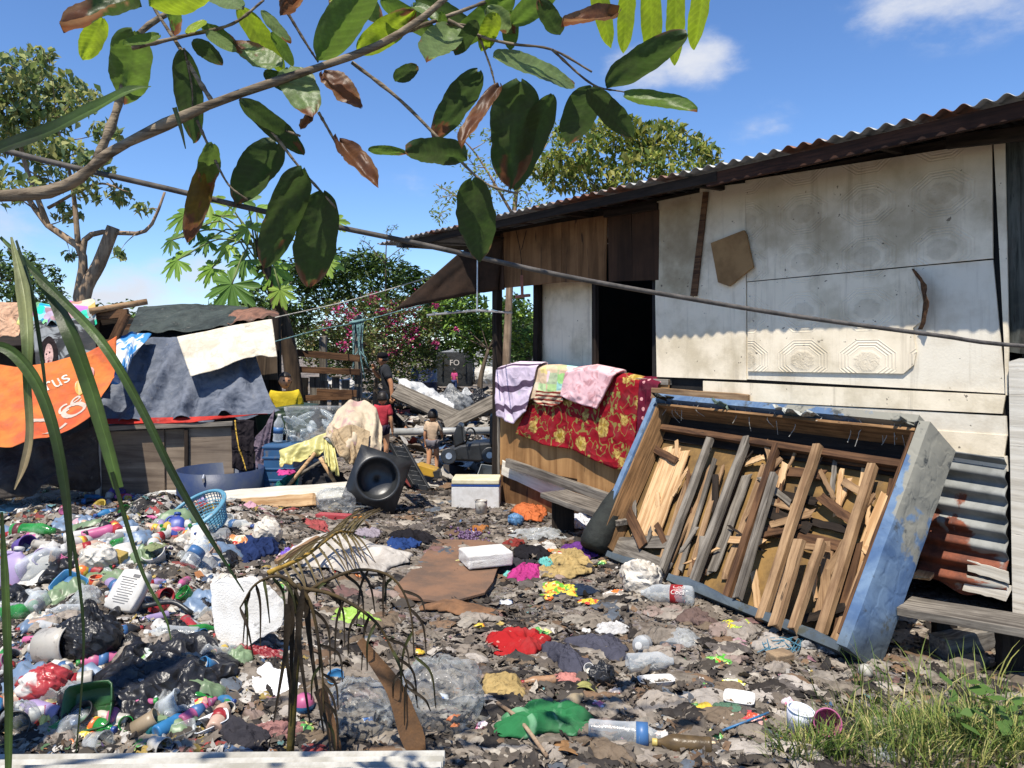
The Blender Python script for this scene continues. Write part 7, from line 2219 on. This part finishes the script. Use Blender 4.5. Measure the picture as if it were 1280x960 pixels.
cup('pink cup lying open towards the viewer in the grass', 1030, 916, .055, .1, (-.2, -.85, .35), PINK, 'cup', 'cup', .05)
cup('small white cap on the slate grey cloth', 737, 845, .025, .03, (-.2, -.7, .6), WHT, 'cap', 'cap', .03)
cup('orange can standing on the heap by the blue tray', 119, 738, .045, .11, (.1, -.1, 1), printed('orange_can', (220, 90, 40), (236, 200, 160), (180, 40, 30)), 'can', 'can', taper=1.)
cup('tan crushed can beside the paper cup', 168, 918, .05, .13, (.75, .2, .4), plastic('tan_can', (176, 150, 112), .4), 'can', 'can', .03, taper=1.)
cup('blue cap lying beside the palm stem', 420, 853, .04, .03, (0, -.5, .8), BLU, 'cap', 'cap', .01)
# green scoop, blue tray, crates
tray('dark green plastic scoop facing the viewer at the front of the heap', 118, 905, .27, .25, .09, (R(62), R(-8), R(4)), plastic('green_scoop', (44, 104, 46), .3), 'scoop', 'scoop', .1)
tray('bright blue plastic tray tipped on the left of the heap', 88, 744, .24, .2, .06, (R(40), R(20), R(-10)), BLU, 'tray', 'tray', .06)
tray('purple basket tray at the back of the heap below the plywood wall', 146, 624, .26, .2, .1, (R(-130), R(10), R(20)), PURP, 'crate', 'basket', .1)
tray('clear food tray lying at the bottom edge of the heap', 226, 926, .17, .12, .04, (R(10), R(-14), R(20)), HAZY, 'tray', 'tray', .03)
tray('white translucent food tray right of the clear food tray', 266, 914, .19, .11, .04, (R(14), R(-16), R(24)), pm('milky_tray', (.66, .68, .7), (.56, .58, .6), 6., .3), 'tray', 'tray', .03)
tray('white foam food tray in front of the flattened bottle', 820, 857, .17, .07, .025, (R(6), 0, R(8)), FOAM, 'tray', 'tray', .01)
tray('white foam lid behind the red sachets', 924, 884, .13, .1, .03, (R(8), 0, R(-20)), FOAM, 'tray', 'lid', .02)
onground(211, 622, .19, .13, .08, .2, 'foam_block', 'white foam block at the back of the heap near the drum tub', 'foam block', FOAM)
onground(159, 673, .13, .1, .07, .3, 'foam_block', 'small white foam block beside the royal blue jug', 'foam block', FOAM)
onground(148, 706, .09, .07, .08, -.2, 'carton', 'yellow carton behind the big white tub', 'carton', plastic('dull_yellow', (206, 170, 70), .5), .006, (.2, .2))
onground(82, 700, .18, .1, .015, .6, 'cardboard', 'bent brown cardboard strip above the blue tray', 'cardboard', W_TAN, .003, (.5, .3))
onground(418, 652, .32, .1, .05, -.25, 'foam_bar', 'bright red foam bar lying before the long white board', 'foam bar', plastic('red_bar', (216, 64, 72)), .01)
onground(975, 829, .12, .09, .06, .4, 'stone', 'tan stone in the dirt before the bed base', 'stone', pm('tan_stone', S(176, 150, 118, .7), S(140, 118, 94, .7), 12., .9, .6, 40.), .02)
onground(1212, 838, .2, .1, .06, .5, 'stone', 'flat grey stone in front of the timber block', 'stone', pm('grey_stone', S(150, 138, 122, .7), S(110, 100, 90, .7), 12., .9, .6, 40.), .02)
onground(649, 830, .15, .1, .03, -.8, 'shoe_sole', 'dark shoe sole lying on the red flowered cloth', 'sole', pm('dark_sole', (.05, .046, .04), (.03, .028, .025), 20., .9, .6, 60.), .01, (.25, 0))
onground(440, 650, .22, .06, .02, .6, 'wood_strip', 'orange wooden strip beside the red foam bar', 'wood', wood('orange_wood', S(206, 140, 66, .8), S(160, 100, 50, .7)), .003)
onground(590, 812, .16, .1, .02, .4, 'rubber_mat', 'piece of dark studded rubber mat in the mud', 'mat', pm('rubber', (.04, .04, .04), (.07, .065, .06), 30., .8, .9, 50., .01), .004)
# bags full of rubbish
bagball('garbage_bag', 'shiny black garbage bag tied up on the left of the heap', 'garbage bag', G(112, 824), .135, BIN, 3, (1.1, .9, .95))
bagball('garbage_bag', 'small knotted black bag right of the big garbage bag', 'garbage bag', G(162, 818), .062, BIN, 8)
bagball('garbage_bag', 'small black bag in front of the flat slate cloth', 'garbage bag', G(752, 852), .07, BIN, 12, (1, 1, .7))
# ball, beads, twine, straw, leaves
bl_ = MB().lathe([(.036 * math.sin(a) + .0005, .036 - .036 * math.cos(a)) for a in np.linspace(0, math.pi, 14)], 22)
bo = E('ball', 'grey white ball at the foot of the bed base', 'ball', G(1082, 848))
obj('ball_shell', bl_, pm('ball_white', S(196, 192, 180, .75), S(150, 146, 136, .7), 20., .5), bo, True)
b2 = E('ball', 'pink and blue ball behind the palm stem', 'ball', G(380, 892))
obj('lower_half', MB().lathe([(.045 * math.sin(a) + .0005, .045 - .045 * math.cos(a)) for a in np.linspace(0, 1.57, 8)], 20), BLU, b2, True)
obj('upper_half', MB().lathe([(.045 * math.sin(a) + .0005, .045 - .045 * math.cos(a)) for a in np.linspace(1.57, math.pi, 8)], 20), PINK, b2, True)
bd_ = MB()
for k in range(90):
    c = G(585 + brnd.gauss(0, 9), 675 + brnd.gauss(0, 4), brnd.uniform(.01, .05))
    n0 = len(bd_.v)
    bd_.lathe([(.014 * math.sin(a) + .0003, -.014 * math.cos(a)) for a in np.linspace(0, math.pi, 5)], 7)
    bd_.v[n0:] = [(x + c.x, y + c.y, z + c.z) for x, y, z in bd_.v[n0:]]
o = obj('berry_cluster', bd_, plastic('grape', (110, 74, 120), .25), None, True)
tag(o, 'cluster of purple plastic grapes left of the rusty rag', 'grapes', kind='stuff')
tw_e = E('twine', 'tangle of blue twine in front of the bed base', 'twine', G(971, 816))
for k in range(7):
    pts = [G(945 + brnd.uniform(0, 60), 800 + brnd.uniform(0, 28), .02 + brnd.uniform(0, .03)) for _ in range(4)]
    obj('strand', MB().tube(smoothline(pts, 14), .0032, 5), plastic('twine_blue', (70, 140, 170), .1), tw_e, True, False)
tag(obj('straw', MB().tube([G(903, 922, .03), G(961, 905, .05)], .005, 8), BLU, None, True), 'blue drinking straw lying before the foam lid', 'straw')
tag(obj('strap', MB().tube(smoothline([G(80, 870, .05), G(76, 895, .06), G(84, 925, .04)], 10), .016, 6), BIN, None, True), 'black strap lying between the yellow packet and the green scoop', 'strap')
tag(obj('stick', MB().tube(smoothline([G(622, 890, .04), G(650, 918, .06), G(684, 955, .03)], 8), .009, 7), BARKP, None, True), 'thin bare stick lying in front of the green scarf', 'stick')
tag(obj('stick', MB().tube(smoothline([G(178, 772, .06), G(215, 773, .09), G(240, 778, .05)], 8), .014, 7), BLK, None, True), 'bent black plastic pipe behind the clear bottle on the heap', 'pipe')
for (px, py, w, lb, colr) in ((737, 866, 40, 'fallen yellow green leaf beside the tan bottle', (196, 192, 110)), (714, 945, 56, 'long fallen brown leaf at the bottom edge', (176, 130, 84)), (10, 922, 40, 'fallen tan leaf at the lower left edge', (180, 150, 110))):
    c = G(px, py, .015)
    L = w / F * c.y
    mb = MB()
    mb.grid(lambda u, v_: c + Vector(((u - .5) * L, (v_ - .5) * L * .5 * math.sin(math.pi * min(.98, max(.03, u))) ** .7 + .1 * L * u, .02 * math.sin(u * 5) + .06 * L * abs(v_ - .5))), 14, 6)
    tag(obj('dry_leaf', mb, cloth('leaf_%d' % colr[0], colr, .2), None, True, solid=.001, fix=False), lb, 'leaf')
for (px, py, lb) in ((1018, 812, 'black and white slipper sole by the corner of the bed base'), (1044, 818, 'black slipper lying at the corner of the bed base')):
    bagball('slipper', lb, 'slipper', G(px, py), .06, pm('slipper_black', (.03, .03, .032), (.5, .48, .45) if px < 1030 else (.05, .05, .05), 14., .7), px, (1.5, .6, .5), False)

# front beam: long white ribbed trough along the bottom edge
fbm_ = E('white_beam', 'long white ribbed beam lying along the bottom edge of the picture', 'beam', (-1.1, 2.9, .0))
ya = 2.9
for k in range(4):
    a, b = P(-40, 953 + k * 7, ya - .05 * k), P(556 - 2 * k, 948 + k * 7, ya - .05 * k)
    plank('rib', a, b, .05, .02 if k % 2 else .028, pm('beam_white', S(206, 204, 196, .8), S(168, 164, 152, .75), 5., .8, .5, 40., dirt=.35), fbm_, up=(0, -.75, .66))
obj('beam_core', MB().prism([P(-40, 975, ya - .02), P(553, 970, ya - .02), P(553, 955, ya + .03), P(-40, 960, ya + .03)], (0, 0, -1), .12), W_WHITE, fbm_, local=False)

# =================================================================== MORE LITTER, ONE BY ONE
rag_g = 'muddy rags trodden into the yard'
r_ = random.Random(99)


def spot(x0, x1, y0, y1):
    return r_.uniform(x0, x1), y0 + (y1 - y0) * r_.random() ** .8


k = 0
for _ in range(120):
    px, py = spot(300, 1010, 635, 945)
    if px > 640 and py < 650 + (px - 640) * .42:
        continue
    sz = r_.uniform(.5, 1.1) * (py - 437) / 8.5
    crumple('rag', 'flattened grey brown rag or film trodden into the dirt', 'rag', px, py, sz * 1.3, sz * .45, r_.choice(MUDDY), r_.uniform(.02, .05), k, r_.uniform(-1, 1), n=18, group=rag_g, folds=6)
    k += 1
COLW = [printed('litter_red', (206, 60, 60), (230, 210, 190), None), printed('litter_blue', (70, 120, 190), (220, 224, 228), None), printed('litter_green', (90, 160, 80), (226, 220, 140), None), printed('litter_yellow', (230, 196, 70), (236, 120, 60), None),
        printed('litter_pink', (220, 130, 160), (236, 220, 226), None), printed('litter_white', (222, 220, 214), (190, 186, 180), None), printed('litter_orange', (226, 130, 70), (236, 210, 170), None)]
CN = ['red', 'blue', 'green', 'yellow', 'pink', 'white', 'orange']
for _ in range(90):
    px, py = spot(0, 1000, 625, 940)
    if px > 640 and py < 650 + (px - 640) * .42:
        continue
    q = r_.randrange(7)
    sz = r_.uniform(.3, .7) * (py - 437) / 13
    crumple('wrapper', 'small crumpled %s wrapper among the trodden litter' % CN[q], 'wrapper', px, py, sz * 1.2, sz * .5, COLW[q], r_.uniform(.02, .05), k, r_.uniform(-1, 1), n=14, group='small %s wrappers in the litter' % CN[q], folds=5)
    k += 1
HP = [WHT, WDIRT, CLEAR, CLEAR, WHT, GREENC, PINK, BLU, YEL, LIL, WDIRT, plastic('peach_p', (226, 180, 150)), RED_, plastic('black_p', (48, 48, 50)), plastic('grey_p', (150, 150, 148))]
HN = ['white plastic', 'dirty white', 'clear', 'clear', 'white plastic', 'green glassy', 'pink', 'blue', 'yellow', 'lilac', 'dirty white', 'peach', 'red', 'black', 'grey']
for _ in range(235):
    px, py = r_.uniform(-10, 290), 618 + 300 * r_.random() ** 1.7
    q = r_.randrange(len(HP))
    sz = r_.uniform(.11, .22)
    g = 'smaller %s bottles on the heap' % HN[q]
    lb = 'smaller %s bottle half buried among the rubbish of the heap' % HN[q]
    if r_.random() < .86:
        bottle(lb, px, py, sz, sz * r_.uniform(.28, .4), r_.uniform(-3, 3), HP[q], r_.choice([CAPW, CAPB, CAPR, CAPG, None]), r_.choice([None, None, LBLUE, LRED, COLW[3]]), tilt=r_.uniform(-.12, .22), group=g, seed=k)
    else:
        c_ = cup('%s tub lying half buried among the rubbish of the heap' % HN[q].capitalize(), px, py, sz * .35, sz * .5, (r_.uniform(-1, 1), r_.uniform(-1, .3), r_.uniform(0, .8)), HP[q], 'tub', 'tub', .03)
        c_['group'] = 'smaller %s tubs on the heap' % HN[q]
    k += 1

FILM = [(HAZY, 'clear'), (pm('dirty_white_bag', (0, 0, 0)), 'dirty white'), (WHT, 'white'), (BIN, 'black'), (MUDDY[0], 'grey brown'), (HAZY, 'clear'), (plastic('film_blue', (120, 150, 186), .5), 'pale blue'), (plastic('film_green', (130, 160, 110), .5), 'dull green')]
for _ in range(80):
    px, py = r_.uniform(-10, 300), 622 + 300 * r_.random() ** 1.3
    mt, nm = r_.choice(FILM)
    sz = r_.uniform(.6, 1.3) * (py - 437) / 9
    crumple('film_scrap', 'crumpled %s film scrap wedged between the bottles of the heap' % nm, 'film', px, py, sz * 1.3, sz * .6, mt, r_.uniform(.08, .16), k, r_.uniform(-1, 1), n=22, group='crumpled %s film scraps on the heap' % nm, folds=6)
    k += 1

# =================================================================== STUFF: flakes of litter, clods, grass
def scraps(name, label, cat, n, region, s0, s1, pal, mat, seed, thick=.25, lift=.012):
    rs = np.random.RandomState(seed)
    x, y = region(rs, n)
    keep = np.ones(len(x), bool)
    for (ex_, ey_, ax_, ay_) in EXC:
        keep &= ((x - ex_) / (ax_ + .02)) ** 2 + ((y - ey_) / (ay_ + .02)) ** 2 > rs.rand(len(x)) ** .15
    x, y = x[keep], y[keep]
    m = len(x)
    q = 4
    u = np.linspace(-1, 1, q)
    A, B_ = np.meshgrid(u, u)
    A, B_ = A.ravel()[None], B_.ravel()[None]
    s = (s0 * (s1 / s0) ** (rs.rand(m) ** 2.2))[:, None]
    asp = rs.uniform(.3, 1, m)[:, None]
    yaw = rs.rand(m)[:, None] * 6.28
    jx, jy = rs.normal(0, .26, (m, 16)), rs.normal(0, .26, (m, 16))
    a, b = (A + jx) * s, (B_ + jy) * s * asp
    tx, ty = rs.normal(0, .3, (m, 1)), rs.normal(0, .3, (m, 1))
    zz = rs.rand(m, 16) * s * thick + a * tx + b * ty
    X = x[:, None] + a * np.cos(yaw) - b * np.sin(yaw)
    Y = y[:, None] + a * np.sin(yaw) + b * np.cos(yaw)
    Z = gza(X, Y) + lift + np.maximum(zz, -.01)
    V = np.stack([X, Y, Z], -1).reshape(-1, 3)
    ix = np.arange(16).reshape(4, 4)
    f = np.stack([ix[:-1, :-1], ix[:-1, 1:], ix[1:, 1:], ix[1:, :-1]], -1).reshape(-1, 4)
    Fc = (np.arange(m)[:, None, None] * 16 + f[None]).reshape(-1, 4)
    pal, wts = np.array([p[0] for p in pal]), np.array([p[1] for p in pal], float)
    c = pal[rs.choice(len(pal), m, p=wts / wts.sum())] * rs.uniform(.5, 1.08, m)[:, None]
    C = np.concatenate([np.repeat(np.clip(c, 0, 1), 16, 0), np.ones((m * 16, 1))], 1)
    o = arr_obj(name, V, Fc, C, mat, None, (0, 5, 0))
    o.data.polygons.foreach_set('use_smooth', rs.rand(m * 9) < .85)
    return tag(o, label, cat, kind='stuff')


def yard(rs, n):
    y = 2.6 + 9.5 * rs.rand(n) ** 1.5
    x = rs.uniform(-1, 1, n) * (.3 + .72 * y)
    ok = (x + .82 * y < 6.75) & (x > -7)
    return x[ok], y[ok]


def heap(rs, n):
    y = rs.uniform(2.9, 7.9, n)
    x = -.72 * y + rs.rand(n) * (.5 * y)
    ok = x < -.33 * y + .3 * rs.normal(0, 1, n)
    return x[ok], y[ok]


def far(rs, n):
    y = rs.uniform(9, 27, n)
    x = rs.uniform(-.2, .12, n) * y
    return x, y


GREYS = [(S(166, 154, 138, .74), 5), (S(138, 126, 112, .7), 5), (S(100, 92, 82, .62), 4), (S(196, 186, 170, .78), 2.5), (S(140, 112, 86, .8), 3), (S(60, 54, 50, .6), 4.5), (S(40, 36, 34, .6), 3)]
BRIGHT = [(S(222, 216, 206, .75), 8), (S(186, 80, 74, .65), 1.2), (S(92, 126, 170, .65), 1.3), (S(208, 180, 96, .65), 1.3), (S(96, 140, 92, .6), .8), (S(200, 146, 160, .65), .8), (S(200, 136, 86, .65), 1.2), (S(116, 92, 140, .6), .4), (S(126, 180, 180, .65), .5)]
SCR = attr_mat('litter_scrap', .75, .5, 60., None, .25, .55)
SCB = attr_mat('litter_scrap_bright', .5, .4, 60., None, .4, .3)
scraps('litter', 'trodden grey and brown flakes of litter all over the yard', 'litter', 36000, yard, .004, .032, GREYS, SCR, 1, .5)
scraps('litter', 'bright flakes of plastic and paper scattered through the yard', 'litter', 6000, yard, .005, .026, BRIGHT + GREYS[:2], SCB, 2)
scraps('litter', 'mixed small rubbish packing the heap at the left', 'litter', 9000, heap, .008, .035, [BRIGHT[0]] * 2 + [(c_, w_ * .5) for c_, w_ in BRIGHT[1:]] + [(c_, w_ * 1.1) for c_, w_ in GREYS], SCR, 3, .6, .02)
scraps('litter', 'far scrap and litter on the ground beyond the toddler', 'litter', 3600, far, .04, .22, BRIGHT[:3] + GREYS, SCR, 4, .5)
# matted films and rags pressed into the mud, overlapping everywhere


def matted(name, label, n, region, s0, s1, pal, mat, seed, q=8):
    rs = np.random.RandomState(seed)
    x, y = region(rs, n)
    m = len(x)
    u = np.linspace(-1, 1, q)
    A, B_ = np.meshgrid(u, u)
    k = np.maximum(np.abs(A), np.abs(B_)) / np.maximum(np.hypot(A, B_), 1e-6)
    A, B_ = (A * k ** .6).ravel()[None], (B_ * k ** .6).ravel()[None]
    sd_ = rs.rand(m, 1) * 200
    ang = np.arctan2(B_, A)
    bl_ = 1 + 1.5 * fbm(np.cos(ang) * 1.5 + sd_, np.sin(ang) * 1.5 + sd_ * .7, 3)
    s = (s0 * (s1 / s0) ** rs.rand(m))[:, None]
    asp, yaw = rs.uniform(.35, .9, m)[:, None], rs.rand(m)[:, None] * 6.28
    a, b = A * bl_ * s, B_ * bl_ * s * asp
    fold_ = (1 - np.abs(fbm(A * 1.7 + sd_, B_ * 1.7 + sd_ * 1.3, 2)) * 5).clip(0, 1) + .6 * (1 - np.abs(fbm(A * 3.6 + sd_ * 1.1, B_ * 3.6, 2)) * 5).clip(0, 1)
    rr = np.maximum(np.abs(u)[None, :, None], np.abs(u)[None, None, :]).reshape(1, -1)
    X = x[:, None] + a * np.cos(yaw) - b * np.sin(yaw)
    Y = y[:, None] + a * np.sin(yaw) + b * np.cos(yaw)
    Z = gza(X, Y) + rs.uniform(.004, .016, (m, 1)) + fold_ * s * .16 - rr ** 4 * .012
    ix = np.arange(q * q).reshape(q, q)
    f = np.stack([ix[:-1, :-1], ix[:-1, 1:], ix[1:, 1:], ix[1:, :-1]], -1).reshape(-1, 4)
    Fc = (np.arange(m)[:, None, None] * q * q + f[None]).reshape(-1, 4)
    pl, wts = np.array([p[0] for p in pal]), np.array([p[1] for p in pal], float)
    c = pl[rs.choice(len(pl), m, p=wts / wts.sum())] * rs.uniform(.6, 1.0, m)[:, None]
    o = arr_obj(name, np.stack([X, Y, Z], -1).reshape(-1, 3), Fc, np.concatenate([np.repeat(c, q * q, 0), np.ones((m * q * q, 1))], 1), mat, None, (0, 5, 0))
    o.data.polygons.foreach_set('use_smooth', [True] * len(Fc))
    return tag(o, label, 'litter', kind='stuff')


MATM = attr_mat('matted_film', .7, .6, 50., None, .3, .6)
matted('litter', 'matted dirty film and rags pressed flat into the mud of the yard', 5200, yard, .03, .12, [(c_, w_) for c_, w_ in GREYS] + [(S(180, 170, 156, .72), 4), (S(110, 120, 132, .7), 1), (S(146, 110, 104, .7), 1)], MATM, 21)
matted('litter', 'matted film and wrappers between the things of the heap', 2600, heap, .03, .10, [(S(222, 216, 206, .75), 5), (S(60, 56, 54, .6), 4), (S(30, 30, 32, .6), 4), (S(150, 140, 128, .7), 3), (S(186, 80, 74, .65), .8), (S(92, 126, 170, .65), .8), (S(208, 180, 96, .65), .8), (S(96, 140, 92, .6), .6), (S(200, 146, 160, .65), .6)], MATM, 22)
# clods of dry mud
scraps('clods', 'crumbly clods of dry earth over the yard', 'earth', 15000, yard, .006, .03, [(S(140, 128, 114, .75), 2), (S(108, 98, 88, .65), 2), (S(70, 62, 56, .5), 1)], SCR, 5, 1.2)
# grass at the lower right
GRS = attr_mat('grass_blades', .6, .1, 30., .25, .3, .1)


def grass(name, label, spots, seed, hgt=(.05, .19)):
    rs = np.random.RandomState(seed)
    Vs, Fs, Cs = [], [], []
    n0 = 0
    pal = np.array([S(132, 150, 72, .8), S(96, 124, 54, .75), S(170, 170, 96, .8), S(196, 184, 124, .85), S(78, 104, 48, .7)])
    for (px, py, rad, n) in spots:
        c = G(px, py)
        for _ in range(int(n * .55)):
            az, r = rs.rand() * 6.28, rad * rs.rand() ** .6
            bx_, by_ = c.x + r * math.cos(az), c.y + r * math.sin(az) * .8
            bz_ = gz(bx_, by_)
            h = rs.uniform(*hgt)
            la, lean = az + rs.normal(0, .8), rs.uniform(.1, 1.1)
            w = rs.uniform(.002, .0045)
            col_ = pal[rs.choice(5, p=[.3, .25, .2, .13, .12])] * rs.uniform(.8, 1.15)
            wx, wy = -math.sin(la + rs.normal(0, .5)) * w, math.cos(la) * w
            for s_ in range(5):
                t_ = s_ / 4
                k_2 = 1 - t_ ** 1.5
                off = lean * h * t_ ** 1.7
                X, Y, Z = bx_ + math.cos(la) * off, by_ + math.sin(la) * off, bz_ + h * t_ * (1 - .3 * lean * t_ * t_)
                Vs += [(X - wx * k_2, Y - wy * k_2, Z), (X + wx * k_2, Y + wy * k_2, Z)]
                Cs += [(*col_, 1)] * 2
            for s_ in range(4):
                a = n0 + s_ * 2
                Fs.append((a, a + 1, a + 3, a + 2))
            n0 += 10
    o = arr_obj(name, np.array(Vs), np.array(Fs), np.array(Cs), GRS, None, (1.5, 3.3, 0))
    return tag(o, label, 'grass', kind='stuff')


grass('grass', 'rough yellow green grass growing at the lower right', [(1010, 945, .12, 260), (1040, 935, .1, 260), (1075, 950, .14, 200), (1120, 930, .16, 420), (1170, 915, .16, 480), (1220, 930, .2, 620), (1260, 945, .2, 560), (1290, 915, .16, 360), (1180, 950, .2, 520), (1130, 955, .16, 360), (1240, 900, .15, 260), (1100, 905, .12, 120), (1060, 905, .1, 60), (985, 950, .1, 120), (1310, 960, .2, 400)], 3)
grass('grass', 'sparse dry stalks of grass before the bench and bed base', [(1110, 870, .18, 40), (1160, 880, .25, 60), (1220, 875, .25, 60), (1060, 880, .15, 26)], 4, (.12, .32))
wl = MB()
wcol = []
for k_1 in range(26):
    c = G(r_.uniform(1180, 1290), r_.uniform(895, 955), r_.uniform(.06, .2))
    L = r_.uniform(.03, .06)
    a = r_.uniform(0, 6.28)
    ex, ey = Vector((math.cos(a), math.sin(a), .2)), Vector((-math.sin(a), math.cos(a), r_.uniform(.1, .6)))
    n0 = len(wl.v)
    wl.v += [tuple(c + ex * (-L)), tuple(c + ey * L * .55), tuple(c + ex * L), tuple(c - ey * L * .55)]
    wl.f += [(n0, n0 + 1, n0 + 2), (n0, n0 + 2, n0 + 3)]
    wcol += [(*S(104, 140, 66, .6), 1)] * 4
tag(obj('weeds', wl, GRS, None, cols=wcol, fix=False), 'broad leaved weeds growing through the grass', 'weeds', kind='stuff')
